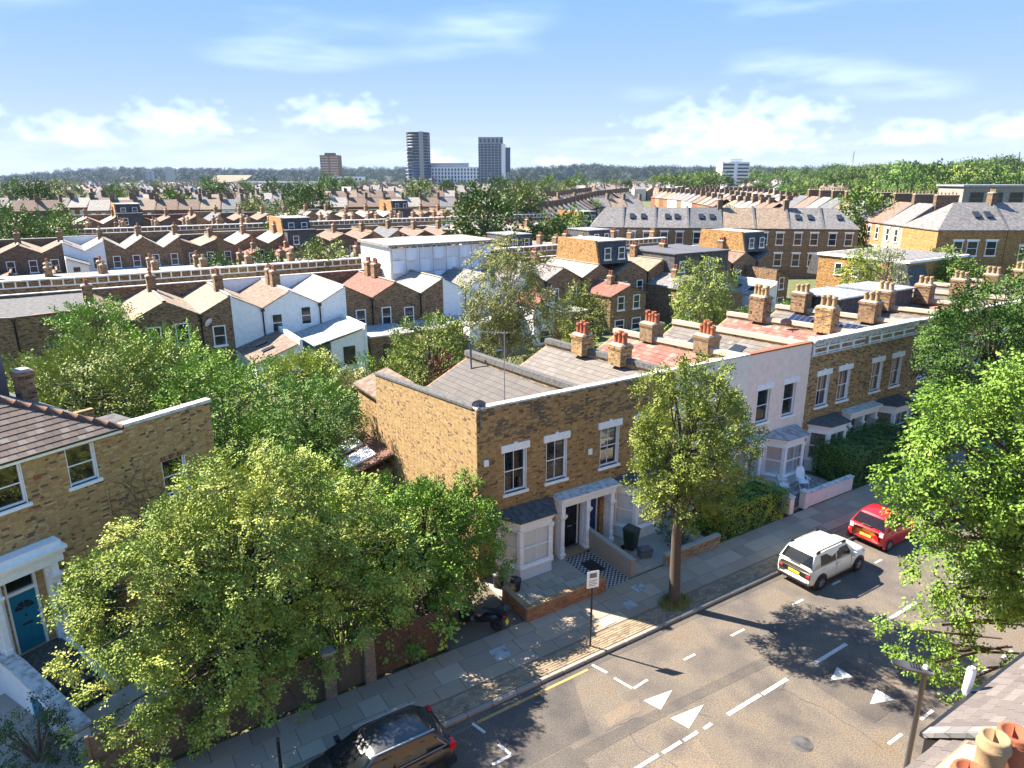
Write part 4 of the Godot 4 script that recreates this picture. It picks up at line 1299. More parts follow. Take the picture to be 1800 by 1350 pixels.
func cornice_panels(h: Node3D, w: float, y: float) -> void:
	var b := MB.new()
	b.box(0, 7.461 + y, -0.3, w, 7.56 + y, 0.22)
	b.box(0, 7.16 + y, 0.012, w, 7.375 + y, 0.09)
	b.box(0, 7.375 + y, 0.045, w, 7.46 + y, 0.16)
	b.box(0, 6.62 + y, 0.012, w, 6.7 + y, 0.09)
	var c := part(h, "cornice", b.mesh(), M.coping_white)
	for k in 4:
		var x := 0.25 + k * (w - 0.4) / 4
		b = MB.new()
		b.box(x - 0.16, 6.7 + y, 0.012, x - 0.02, 7.16 + y, 0.08)
		b.box(x, 7.02 + y, 0.012, x + 1.02, 7.1 + y, 0.06)
		b.box(x, 6.74 + y, 0.012, x + 1.02, 6.8 + y, 0.06)
		part(c, "cornice_panel", b.mesh(), M.white_paint)

func slab_area(parent: Node3D, called: String, x0: float, z0: float, x1: float, z1: float, y: float, sx: float, sz: float, cols: Array) -> void:
	var z := z0
	var row := 0
	while z < z1 - 0.05:
		var d := minf(sz * rng.randf_range(0.85, 1.15), z1 - z)
		var x := x0
		while x < x1 - 0.05:
			var w := minf(sx * rng.randf_range(0.75, 1.25), x1 - x)
			if x1 - x - w < 0.25: w = x1 - x
			var o := part(parent, called, slab_mesh(snappedf(w - 0.015, 0.01), 0.05, snappedf(d - 0.015, 0.01), 0.008), pal_mat("tiles", cols[rng.randi() % cols.size()]), Vector3(x + w / 2, y + rng.randf_range(-0.004, 0.004), z + d / 2))
			o.rotation_degrees = Vector3(rng.randf_range(-0.25, 0.25), rng.randf_range(-0.3, 0.3), rng.randf_range(-0.25, 0.25))
			x += w
		z += d
		row += 1

func garden_wall(label: String, at: Vector3, turn: float, w: float, h: float, singles: int, pal: Array, coping: String, back := true) -> Node3D:
	var t := thing("garden_wall", label, "wall", at, turn)
	brick_wall(t, "brick_face", Transform3D.IDENTITY, w, h, [], singles, pal, "mortar", -1.0, -1.0, 0.1)
	if back: brick_wall(t, "brick_face", Transform3D(Basis(Vector3.UP, PI), Vector3(w, 0, -0.204)), w, h, [], 0, pal, "mortar", -1.0, -1.0, 0.1)
	for k in int(ceil(w / 0.45)):
		var l := minf(0.44, w - k * 0.45)
		part(t, "coping_stone", slab_mesh(snappedf(l, 0.01), 0.06, 0.25, 0.012), M[coping], Vector3(k * 0.45 + l / 2, h + 0.001, -0.1))
	return t

func make_front_gardens() -> void:
	var paving := [Color(0.45, 0.37, 0.27), Color(0.49, 0.41, 0.3), Color(0.4, 0.33, 0.25), Color(0.44, 0.385, 0.3)]
	var g := thing("front_yard", "paved front yard of the end house behind its low brick wall", "yard", Vector3.ZERO)
	part(g, "bed", box_mesh(12.6, -0.05, -21.68, 17.85, 0.09, -18.55), M.stone)
	slab_area(g, "paving_slab", 12.75, -20.6, 16.2, -18.6, 0.082, 0.62, 0.5, paving)
	# black and white tiled path
	var many := MB.new()
	many.tinted = true
	for i in 12:
		for j in 27:
			many.col = Color(0.5, 0.48, 0.43) if (i + j) % 2 == 0 else Color(0.05, 0.05, 0.055)
			var x := 16.42 + i * 0.108
			var z := -21.1 + j * 0.1
			many.box(x, 0.08, z, x + 0.103, 0.105, z + 0.095)
	var path := part(g, "tiled_path", box_mesh(16.4, -0.04, -21.12, 17.74, 0.095, -18.4), M.mortar_dark)
	meta(part(path, "path_tiling", many.mesh(), M.tiles), "", "", "", "stuff")
	part(g, "door_mat", slab_mesh(0.6, 0.03, 0.95, 0.01), M.black_plastic, Vector3(17.05, 0.106, -20.0))
	part(g, "threshold", slab_mesh(1.3, 0.05, 0.5, 0.01), M.buff_clay, Vector3(17.1, 0.151, -21.35))
	var red := [[0.5, Color(0.36, 0.17, 0.085)], [0.3, Color(0.42, 0.22, 0.11)], [0.2, Color(0.28, 0.13, 0.07)]]
	garden_wall("low red-brown brick wall in front of the end house", Vector3(12.55, 0.1, -18.3), 0, 3.75, 0.55, 120, red, "buff_clay")
	garden_wall("short return of the brick wall beside the scooter", Vector3(12.54, 0.1, -20.0), -90, 1.68, 0.55, 60, red, "buff_clay")
	# rendered wall between the two yards
	var t := thing("dividing_wall", "grey rendered wall with sloping top between the two front yards", "wall", Vector3(17.9, 0.08, -21.6))
	var b := MB.new()
	b.prism(PackedVector2Array([Vector2(0, 0), Vector2(3.1, 0), Vector2(3.1, 0.78), Vector2(0, 0.95)]), -0.09, 0.09)
	var o := part(t, "wall_body", b.mesh(), M.tan_render)
	o.rotation_degrees.y = -90
	b = MB.new()
	b.hexa(Vector3(-0.12, 0.951, 0), Vector3(0.12, 0.951, 0), Vector3(0.12, 0.781, 3.13), Vector3(-0.12, 0.781, 3.13), Vector3(-0.1, 1.0, 0), Vector3(0.1, 1.0, 0), Vector3(0.1, 0.83, 3.13), Vector3(-0.1, 0.83, 3.13))
	part(t, "coping", b.mesh(), M.stone)
	# bins
	for q in [[12.95, -20.95, 0.24, 0.5, "black round bin in the corner of the end house's yard", "black_plastic"], [13.35, -20.35, 0.26, 0.42, "squat black bin standing in front of the bay window", "black_plastic"]]:
		t = thing("rubbish_bin", q[4], "bin", Vector3(q[0], 0.09, q[1]))
		b = MB.new()
		b.lathe(Vector3.ZERO, [[q[2] * 0.82, 0], [q[2] * 0.95, q[3]], [q[2], q[3]], [q[2], q[3] + 0.02]], 18)
		part(t, "bin_body", b.mesh(true), M[q[5]])
		b = MB.new()
		b.lathe(Vector3(0, q[3] + 0.021, 0), [[q[2] * 1.04, 0], [q[2] * 1.04, 0.04], [q[2] * 0.6, 0.09], [0.01, 0.1]], 18)
		part(t, "lid", b.mesh(true), M[q[5]])
	g = thing("front_yard", "bare front yard with bins beside the blue door", "yard", Vector3.ZERO)
	part(g, "bed", box_mesh(18.05, -0.05, -21.68, 22.95, 0.09, -18.55), M.stone)
	slab_area(g, "paving_slab", 18.1, -21.1, 19.5, -18.6, 0.082, 0.6, 0.6, paving)
	wheelie(Vector3(19.35, 0.13, -20.2), 20, "dark green wheelie bin beside the dividing wall", "green_plastic")
	t = thing("recycling_box", "grey recycling box standing in the yard beside the wheelie bin", "box", Vector3(19.4, 0.12, -19.4), -15)
	b = MB.new()
	b.hexa(Vector3(-0.25, 0, -0.17), Vector3(0.25, 0, -0.17), Vector3(0.25, 0, 0.17), Vector3(-0.25, 0, 0.17), Vector3(-0.3, 0.36, -0.21), Vector3(0.3, 0.36, -0.21), Vector3(0.3, 0.36, 0.21), Vector3(-0.3, 0.36, 0.21))
	part(t, "box_body", b.mesh(), M.grey_plastic)
	part(t, "lid", slab_mesh(0.64, 0.05, 0.46, 0.02), M.blue_car_paint if M.has("blue_car_paint") else M.grey_plastic, Vector3(0, 0.361, 0))
	var stock := [[0.5, Color(0.33, 0.24, 0.14)], [0.3, Color(0.4, 0.3, 0.18)], [0.2, Color(0.24, 0.16, 0.1)]]
	garden_wall("low stock brick wall under the street tree in front of the blue-door house", Vector3(19.6, 0.1, -18.3), 0, 3.3, 0.5, 60, stock, "stone")
	shrub("garden_shrub", "dark leafy shrub behind the low stock brick wall", Vector3(21.4, 0.05, -19.5), [[Vector3(0, 0.8, 0), Vector3(1.1, 0.8, 0.8)]], 14, 1700, 0.08, [Color(0.05, 0.09, 0.022), Color(0.04, 0.07, 0.02)], 401)
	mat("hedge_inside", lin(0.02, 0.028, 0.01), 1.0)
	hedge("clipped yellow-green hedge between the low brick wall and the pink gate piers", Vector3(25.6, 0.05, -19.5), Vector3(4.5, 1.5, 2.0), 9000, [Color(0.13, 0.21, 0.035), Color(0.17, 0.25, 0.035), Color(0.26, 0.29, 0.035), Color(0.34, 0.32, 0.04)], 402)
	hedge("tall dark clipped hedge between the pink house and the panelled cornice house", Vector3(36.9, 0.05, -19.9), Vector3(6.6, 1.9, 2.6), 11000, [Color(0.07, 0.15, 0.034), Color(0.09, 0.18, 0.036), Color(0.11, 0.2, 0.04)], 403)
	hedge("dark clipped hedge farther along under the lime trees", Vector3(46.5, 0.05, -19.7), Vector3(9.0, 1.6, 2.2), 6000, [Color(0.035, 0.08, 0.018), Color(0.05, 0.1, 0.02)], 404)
	# pink wall with piers and iron gate
	g = thing("front_yard", "stone paved front yard of the pink house with chairs", "yard", Vector3.ZERO)
	part(g, "bed", box_mesh(28.15, -0.05, -21.68, 33.2, 0.09, -18.75), M.grey_render)
	t = thing("gate_pier", "pale pink gate pier standing at the end of the hedge", "pier", Vector3(28.15, 0.1, -18.62))
	part(t, "shaft", box_mesh(-0.16, 0, -0.16, 0.16, 0.85, 0.16), M.pink_render)
	part(t, "cap", slab_mesh(0.4, 0.09, 0.4, 0.03), M.coping_white, Vector3(0, 0.851, 0))
	t = thing("garden_wall", "pale pink rendered wall with white coping and pier in front of the pink house", "wall", Vector3(29.3, 0.1, -18.6))
	part(t, "pier", box_mesh(-0.16, 0, -0.16, 0.16, 0.85, 0.16), M.pink_render)
	part(t, "pier_cap", slab_mesh(0.4, 0.09, 0.4, 0.03), M.coping_white, Vector3(0, 0.851, 0))
	part(t, "wall_body", box_mesh(0.161, 0, -0.1, 3.95, 0.72, 0.1), M.pink_render)
	part(t, "coping", box_mesh(0.162, 0.721, -0.14, 3.98, 0.79, 0.14), M.coping_white)
	t = thing("iron_gate", "black iron gate standing between the two pink piers", "gate", Vector3(28.33, 0.12, -18.62), 12)
	b = MB.new()
	for y in [0.08, 0.72]: b.bar(Vector3(0, y, 0), Vector3(0.78, y, 0), 0.025, 0.03)
	for x in [0.0, 0.78]: b.bar(Vector3(x, 0.03, 0), Vector3(x, 0.78, 0), 0.03, 0.03)
	part(t, "frame", b.mesh(), M.black_iron)
	for k in 7:
		b = MB.new()
		b.bar(Vector3(0.1 + k * 0.097, 0.08, 0), Vector3(0.1 + k * 0.097, 0.8, 0), 0.015, 0.015)
		part(t, "bar", b.mesh(), M.black_iron)
	garden_chair(Vector3(31.2, 0.09, -20.0), -25, "white plastic garden chair facing the road, beside the dark hedge")
	garden_chair(Vector3(29.95, 0.09, -20.25), 50, "white plastic garden chair turned sideways in front of the white bay")

func wheelie(at: Vector3, turn: float, label: String, m: String) -> void:
	var t := thing("wheelie_bin", label, "bin", at, turn)
	var b := MB.new()
	b.hexa(Vector3(-0.2, 0.05, -0.22), Vector3(0.2, 0.05, -0.22), Vector3(0.2, 0.05, 0.2), Vector3(-0.2, 0.05, 0.2), Vector3(-0.27, 0.95, -0.3), Vector3(0.27, 0.95, -0.3), Vector3(0.27, 0.95, 0.28), Vector3(-0.27, 0.95, 0.28))
	part(t, "bin_body", b.mesh(), M[m])
	b = MB.new()
	b.hexa(Vector3(-0.29, 0.955, -0.34), Vector3(0.29, 0.955, -0.34), Vector3(0.29, 0.955, 0.31), Vector3(-0.29, 0.955, 0.31), Vector3(-0.26, 1.06, -0.3), Vector3(0.26, 1.06, -0.3), Vector3(0.26, 1.0, 0.28), Vector3(-0.26, 1.0, 0.28))
	part(t, "lid", b.mesh(), M[m])
	for s in [-1.0, 1.0]:
		b = MB.new()
		b.lathe(Vector3.ZERO, [[0.1, -0.02], [0.1, 0.02]], 12)
		var w := part(t, "wheel", b.mesh(), M.rubber, Vector3(s * 0.23, 0.1, -0.26))
		w.rotation_degrees.z = 90

func garden_chair(at: Vector3, turn: float, label: String) -> void:
	var t := thing("garden_chair", label, "chair", at, turn, "white chairs in front of the pink house")
	var b := MB.new()
	b.obox(Transform3D(Basis(Vector3.RIGHT, 0.06), Vector3(0, 0.42, 0)), Vector3(0.48, 0.03, 0.46))
	part(t, "seat", b.mesh(), M.white_paint)
	var poly := PackedVector2Array([Vector2(-0.22, 0), Vector2(0.22, 0), Vector2(0.24, 0.5), Vector2(0.16, 0.68), Vector2(-0.16, 0.68), Vector2(-0.24, 0.5)])
	b = MB.new()
	b.prism(poly, -0.012, 0.012)
	var o := part(t, "backrest", b.mesh(), M.white_paint, Vector3(0, 0.43, -0.24))
	o.rotation_degrees.x = -18
	for s in [-1.0, 1.0]:
		b = MB.new()
		b.bar(Vector3(s * 0.25, 0, 0.3), Vector3(s * 0.25, 0.62, -0.1), 0.03, 0.035)
		part(t, "leg", b.mesh(), M.white_paint)
		b = MB.new()
		b.bar(Vector3(s * 0.25, 0, -0.3), Vector3(s * 0.25, 0.6, 0.16), 0.03, 0.035)
		part(t, "leg", b.mesh(), M.white_paint)
		b = MB.new()
		b.chamfer_box(s * 0.27 - 0.03, 0.61, -0.3, s * 0.27 + 0.03, 0.65, 0.2, 0.01)
		part(t, "armrest", b.mesh(), M.white_paint)
	b = MB.new()
	b.bar(Vector3(-0.25, 0.08, 0.25), Vector3(0.25, 0.08, 0.25), 0.025, 0.025)
	part(t, "stretcher", b.mesh(), M.white_paint)

# ---------------------------------------------------------------- the house at the corner, turned from the street, and the one below the camera
func make_corner_house() -> void:
	var t := thing("corner_house", "yellow brick corner house with teal door, stone steps and brown tiled roof", "house", Vector3(-2.31, 0, -25.15), 25.3)
	var holes := [Rect2(4.0 - 0.55, 5.9, 1.05, 1.36), Rect2(4.0 + 1.82, 5.9, 0.92, 1.33), Rect2(4.0 + 4.98, 4.25, 0.95, 1.42), Rect2(4.0 - 0.66, 0.9, 0.95, 2.75)]
	var pal := [[0.36, Color(0.56, 0.345, 0.135)], [0.26, Color(0.6, 0.39, 0.17)], [0.16, Color(0.48, 0.28, 0.115)], [0.08, Color(0.5, 0.22, 0.11)], [0.06, Color(0.19, 0.12, 0.075)], [0.08, Color(0.64, 0.46, 0.23)]]
	brick_wall(t, "front_wall", Transform3D(Basis.IDENTITY, Vector3(-4, 0, 0)), 11.25, 7.4, holes, 300, pal, "mortar")
	var b := MB.new()
	b.box(7.0, 0, -7.0, 7.248, 5.6, -0.242)
	part(t, "side_wall", b.mesh(), M.brick_far_yellow)
	b = MB.new()
	b.box(-4, 0, -9.0, 7.248, 5.6, -8.76)
	part(t, "rear_wall", b.mesh(), M.brick_far_yellow)
	b = MB.new()
	b.box(3.76, 5.6, -7.0, 7.2, 5.7, -0.25)
	part(t, "flat_roof", b.mesh(), M.felt_dark)
	b = MB.new()
	b.box(-4, 0, -8.7, -3.76, 7.4, -0.25)
	b.box(3.5, 0, -8.7, 3.74, 7.4, -0.25)
	part(t, "inner_wall", b.mesh(), M.brick_far_yellow)
	b = MB.new()
	b.box(3.72, 7.401, -0.28, 7.3, 7.52, 0.06)
	part(t, "coping", b.mesh(), M.coping_white)
	b = MB.new()
	b.box(-4.2, 7.3, 0.03, 3.7, 7.4, 0.16)
	part(t, "gutter_board", b.mesh(), M.white_paint)
	b = MB.new()
	b.box(-4.2, 7.401, 0.06, 3.75, 7.47, 0.2)
	part(t, "gutter", b.mesh(), M.black_iron)
	# hipped roof: front plane with a hip running back from the eaves end
	var ang := deg_to_rad(27)
	var l := 4.6
	tiled_slope(t, "roof_front", Transform3D(Basis(Vector3.RIGHT, Vector3(0, sin(ang), -cos(ang)), Vector3(0, cos(ang), sin(ang))), Vector3(-4.2, 7.42, 0.14)), 7.95, l, 0.26, 0.27, 300, TILE_BROWN, 0.5, 0.0, l * cos(ang))
	var hip0 := Vector3(3.75, 7.42, 0.14)
	var hip1 := Vector3(3.75 - l * cos(ang), 7.42 + l * sin(ang), 0.14 - l * cos(ang))
	var ridge := MB.new()
	part(t, "ridge_base", box_mesh(-4.2, hip1.y - 0.06, hip1.z - 0.05, hip1.x, hip1.y + 0.02, hip1.z + 0.05), M.rust_tile)
	for k in 13:
		ridge = MB.new()
		var p0 := hip0.lerp(hip1, k / 13.0)
		var p1 := hip0.lerp(hip1, (k + 1.06) / 13.0)
		ridge.tube([p0 + Vector3(0, 0.03, 0), p1 + Vector3(0, 0.015, 0)], [0.12, 0.105], 8)
		part(t, "hip_tile", ridge.mesh(true), M.rust_tile)
	b = MB.new()
	b.quad(hip0, Vector3(3.75, 7.42, -8.9), Vector3(hip1.x, hip1.y, hip1.z - 0.6), hip1)
	b.quad(hip0 - Vector3(0, 0.06, 0), hip1 - Vector3(0, 0.06, 0), Vector3(hip1.x, hip1.y - 0.06, hip1.z - 0.6), Vector3(3.75, 7.36, -8.9))
	part(t, "roof_side", b.mesh(), M.tile_far_slate)
	b = MB.new()
	b.quad(hip1, Vector3(-4.2, hip1.y, hip1.z), Vector3(-4.2, 7.42, -9.0), Vector3(3.75, 7.42, -9.0))
	part(t, "roof_back", b.mesh(), M.tile_far_slate)
	chimney(t, Vector3(3.2, 7.4, -5.2), 0.5, 0.55, 1.45, 0, M.brick_far_brown, [M.terracotta])
	chimney(t, Vector3(2.55, 7.6, -6.3), 0.6, 1.2, 2.85, 2, M.slate, [M.terracotta])
	sash_window(t, Vector3(-0.025, 5.9, 0), 0, 1.05, 1.36, false, 0.0)
	sash_window(t, Vector3(2.28, 5.9, 0), 0, 0.92, 1.33, false, 0.0)
	sash_window(t, Vector3(5.455, 4.25, 0), 0, 0.95, 1.42, false, 0.0)
	for q in [[5.455, 5.67, 0.95], [2.28, 7.23, 0.92]]:
		for k in 9:
			b = MB.new()
			var x: float = q[0] + (k - 4) * q[2] / 8.5
			b.obox(Transform3D(Basis(Vector3.BACK, -(k - 4) * 0.06), Vector3(x, q[1] + 0.095, 0.0)), Vector3(0.085, 0.17, 0.045))
			part(t, "arch_brick", b.mesh(), M.rust_tile if k % 3 == 0 else M.terracotta if k % 3 == 1 else M.buff_clay)
	part(t, "air_brick", box_mesh(0.78, 6.55, 0.0, 1.02, 6.7, 0.016), M.terracotta)
	# porch and door
	b = MB.new()
	b.box(-1.2, 3.75, 0.0, 1.0, 4.05, 0.42); b.box(-1.25, 4.05, 0.0, 1.05, 4.2, 0.5); b.box(-1.3, 4.2, 0.0, 1.1, 4.32, 0.6)
	b.box(-1.2, 4.32, 0.0, 1.0, 4.5, 0.45)
	var pc := part(t, "porch", b.mesh(), M.white_paint, Vector3(0, 0, 0.012))
	for s in [-1.0, 0.72]: pilaster(pc, Vector3(s, 0.9, 0.28), 2.85)
	part(pc, "side_pier", box_mesh(-1.15, 0.9, 0, -0.78, 3.75, 0.16), M.white_paint)
	part(pc, "side_pier", box_mesh(0.5, 0.9, 0, 0.9, 3.75, 0.16), M.white_paint)
	corner_door(t)
	# steps with white flank walls
	for k in 6:
		part(t, "step", slab_mesh(1.35, 0.16, 0.36, 0.015), M.stair_stone, Vector3(-0.15, 0.745 - 0.16 * k, 0.3 + 0.78 + 0.34 * k))
	part(t, "landing", slab_mesh(1.4, 0.16, 0.95, 0.015), M.stair_stone, Vector3(-0.15, 0.745, 0.5))
	b = MB.new()
	b.box(-1.3, -0.6, 0.05, -0.95, 1.28, 0.95)
	b.hexa(Vector3(-1.3, -0.6, 0.95), Vector3(-0.95, -0.6, 0.95), Vector3(-0.95, -0.6, 4.6), Vector3(-1.3, -0.6, 4.6), Vector3(-1.3, 1.28, 0.95), Vector3(-0.95, 1.28, 0.95), Vector3(-0.95, 0.68, 4.6), Vector3(-1.3, 0.68, 4.6))
	var fw := part(t, "stair_wall", b.mesh(), M.white_render)
	b = MB.new()
	b.box(-1.36, 1.281, 0.05, -0.89, 1.36, 0.95)
	b.hexa(Vector3(-1.36, 1.281, 0.95), Vector3(-0.89, 1.281, 0.95), Vector3(-0.89, 0.681, 4.66), Vector3(-1.36, 0.681, 4.66), Vector3(-1.36, 1.36, 0.95), Vector3(-0.89, 1.36, 0.95), Vector3(-0.89, 0.76, 4.66), Vector3(-1.36, 0.76, 4.66))
	part(fw, "coping", b.mesh(), M.coping_white)
	b = MB.new()
	b.hexa(Vector3(0.55, -0.2, 0.05), Vector3(0.75, -0.2, 0.05), Vector3(0.75, -0.2, 3.0), Vector3(0.55, -0.2, 3.0), Vector3(0.55, 1.05, 0.05), Vector3(0.75, 1.05, 0.05), Vector3(0.75, 0.25, 3.0), Vector3(0.55, 0.25, 3.0))
	part(t, "stair_wall", b.mesh(), M.white_render)
	part(t, "basement_wall", box_mesh(-3.9, -0.5, 0.02, -1.25, 2.1, 0.1), M.white_render)
	part(t, "side_door", box_mesh(-1.335, -0.3, 2.1, -1.301, 0.75, 2.7), M.teal_door)
	part(t, "area_paving", box_mesh(-3.9, -0.08, 0.11, -1.31, -0.02, 6.0), M.stone)
	part(t, "front_paving", box_mesh(-0.94, -0.08, 3.1, 1.6, -0.02, 6.0), M.stone)
	# bare stems of a climber on the brickwork
	var r := RandomNumberGenerator.new()
	r.seed = 77
	b = MB.new()
	for k in 42:
		var p := Vector3(r.randf_range(3.2, 5.2), r.randf_range(1.8, 4.6), 0.03)
		var d := Vector2.from_angle(r.randf_range(0.3, 2.8))
		var pts := [p]
		for j in 6:
			d = d.rotated(r.randf_range(-0.45, 0.45))
			p += Vector3(d.x, d.y, 0) * r.randf_range(0.2, 0.4)
			p.x = clampf(p.x, 2.95, 7.1)
			p.y = minf(p.y, 7.0)
			pts.append(p + Vector3(0, 0, r.randf() * 0.03))
		b.tube(pts, [0.014, 0.013, 0.012, 0.01, 0.009, 0.008, 0.006], 4)
	part(t, "climber_stems", b.mesh(), M.twig).set_meta("kind", "stuff")
	var to := Transform3D(Basis(Vector3.UP, deg_to_rad(25.3)), Vector3(-2.31, 0, -25.15))
	var rose := shrub("climbing_rose", "climbing rose with small pale pink flowers on the wall beside the teal door", to * Vector3(1.75, 0, 0.45), [[Vector3(0, 1.5, 0), Vector3(0.75, 1.6, 0.4)], [Vector3(0.6, 2.6, -0.2), Vector3(0.7, 0.9, 0.3)]], 26, 3600, 0.08, [Color(0.05, 0.1, 0.025), Color(0.04, 0.08, 0.02)], 410)
	b = MB.new()
	for k in 34:
		var p := Vector3(r.randf_range(-0.5, 1.0), r.randf_range(1.8, 3.5), r.randf_range(0.2, 0.5))
		b.lathe(p, [[0.02, -0.02], [0.05, 0.0], [0.03, 0.02]], 6)
	meta(part(rose, "blossom", b.mesh(), M.pink_render), "", "", "", "stuff")
	shrub("garden_shrub", "dark shrub beside the white stair wall of the corner house", to * Vector3(-2.1, -0.05, 3.9), [[Vector3(0, 0.7, 0), Vector3(1.1, 0.9, 1.0)]], 26, 6000, 0.06, [Color(0.035, 0.07, 0.02), Color(0.05, 0.09, 0.025)], 411)

func corner_door(t: Node3D) -> void:
	var b := MB.new()
	b.chamfer_box(-0.57, 0.9, -0.16, 0.2, 2.98, -0.1, 0.004)
	for s in [-0.38, 0.0]:
		b.box(s - 0.13, 1.1, -0.1, s + 0.13, 1.75, -0.09)
	var d := part(t, "door", b.mesh(), M.teal_door)
	for k in 4:
		var a0 := PI * k / 4 + 0.06
		var a1 := PI * (k + 1) / 4 - 0.06
		b = MB.new()
		var poly := PackedVector2Array()
		for j in 4: poly.append(Vector2(-0.185, 2.38) + Vector2.from_angle(lerpf(a0, a1, j / 3.0)) * 0.29)
		for j in 3: poly.append(Vector2(-0.185, 2.38) + Vector2.from_angle(lerpf(a1, a0, j / 2.0)) * 0.06)
		b.prism(poly, -0.101, -0.09)
		part(d, "door_light", b.mesh(), M.far_glass)
	part(d, "letter_box", box_mesh(-0.33, 1.82, -0.1, -0.05, 1.88, -0.085), M.black_iron)
	part(d, "knocker", box_mesh(-0.21, 2.1, -0.1, -0.16, 2.2, -0.08), M.black_iron)
	b = MB.new()
	b.box(-0.65, 0.9, -0.2, -0.575, 3.6, -0.05); b.box(0.205, 0.9, -0.2, 0.285, 3.6, -0.05); b.box(-0.575, 2.99, -0.2, 0.205, 3.1, -0.05)
	part(t, "door_frame", b.mesh(), M.white_paint)
	part(t, "fanlight", box_mesh(-0.575, 3.1, -0.14, 0.205, 3.62, -0.13), M.window_glass)
	part(t, "bell", box_mesh(0.32, 1.9, 0.02, 0.38, 2.05, 0.19), M.black_plastic)

func make_opposite_house() -> void:
	# only its roof edge and chimney reach into view
	var t := thing("near_house", "grey tiled roof with clay chimney pots standing below the viewpoint", "house", Vector3.ZERO)
	part(t, "front_wall", box_mesh(10.3, 0, -3.9, 30, 7.42, -3.6), M.brick_far_yellow)
	part(t, "front_wall", box_mesh(2.0, 0, -3.62, 10.28, 7.45, -3.3), M.brick_far_yellow)
	part(t, "end_wall", box_mesh(2.0, 0, -2.79, 2.3, 7.6, 4.0), M.brick_far_yellow)
	var ang := atan(0.78)
	var pal := [[0.4, Color(0.15, 0.128, 0.117)], [0.3, Color(0.17, 0.146, 0.134)], [0.2, Color(0.13, 0.11, 0.102)], [0.1, Color(0.2, 0.175, 0.16)]]
	var bs := Basis(Vector3.LEFT, Vector3(0, sin(ang), cos(ang)), Vector3(0, cos(ang), -sin(ang)))
	tiled_slope(t, "roof_far", Transform3D(bs, Vector3(24.3, 7.5, -3.94)), 14.0, 5.6, 0.24, 0.2, 300, pal, 0.5)
	tiled_slope(t, "roof_near", Transform3D(bs, Vector3(10.15, 7.6, -3.7)), 8.2, 5.2, 0.24, 0.2, 200, pal, 0.5)
	var b := MB.new()
	b.bar(Vector3(10.26, 7.53, -3.95), Vector3(10.26, 7.53 + 4.1 * 0.78, 0.15), 0.24, 0.07)
	part(t, "verge", b.mesh(), M.tile_far_grey)
	b = MB.new()
	b.box(10.26, 7.38, -4.05, 24.3, 7.46, -3.92)
	part(t, "gutter", b.mesh(), M.black_iron)
	b = MB.new()
	b.hexa(Vector3(10.16, 6.9, -3.93), Vector3(10.25, 6.9, -3.93), Vector3(10.25, 6.9, -3.71), Vector3(10.16, 6.9, -3.71), Vector3(10.16, 7.48, -3.93), Vector3(10.25, 7.48, -3.93), Vector3(10.25, 7.6, -3.71), Vector3(10.16, 7.6, -3.71))
	part(t, "side_board", b.mesh(), M.black_iron)
	var c := chimney(t, Vector3(6.2, 8.15, -1.9), 1.1, 0.62, 2.35, 0, M.brick_far_yellow, [])
	for q in [[0.05, 0.02, 0.135, 0.6, "buff_clay"], [0.36, 0.06, 0.15, 0.52, "terracotta"], [-0.3, 0.0, 0.14, 0.42, "terracotta"]]:
		part(c, "chimney_pot", pot_mesh(q[2], q[3]), M[q[4]], Vector3(q[0], 2.38, q[1]))
	b = MB.new()
	b.tube([Vector3(0, 0, 0), Vector3(0, 0.06, 0), Vector3(0.0, 0.46, 0), Vector3(0, 0.52, 0)], [0.05, 0.075, 0.075, 0.05], 10)
	var v := part(t, "white_tube", b.mesh(true), M.white_paint, Vector3(11.88, 7.38, -4.12))
	v.rotation_degrees.z = -4
	b = MB.new()
	b.bar(Vector3(11.88, 7.42, -4.12), Vector3(12.1, 7.5, -3.9), 0.03, 0.03)
	b.bar(Vector3(11.8, 7.4, -4.12), Vector3(11.8, 7.4, -3.9), 0.03, 0.03)
	part(t, "tube_bracket", b.mesh(), M.steel)

# ---------------------------------------------------------------- ground, road, pavements
func elev(x: float, z: float) -> float:
	var d := -z - 0.12 * x
	var pts := [[-9999.0, 0.0], [38.0, 0.0], [60.0, -0.4], [86.0, -1.4], [112.0, 0.3], [140.0, 0.2], [170.0, 1.6], [260.0, 2.0], [600.0, 0.0], [9999.0, 0.0]]
	var h := 0.0
	for k in pts.size() - 1:
		if d >= pts[k][0] and d < pts[k + 1][0]:
			h = lerpf(pts[k][1], pts[k + 1][1], (d - pts[k][0]) / (pts[k + 1][0] - pts[k][0]))
	# the land rises to the east of the view
	var s := 0.5446 * x - 0.8387 * z
	var t := 0.8387 * x + 0.5446 * z
	h += 14.0 * smoothstep(150.0, 520.0, t) * smoothstep(180.0, 620.0, s)
	return h

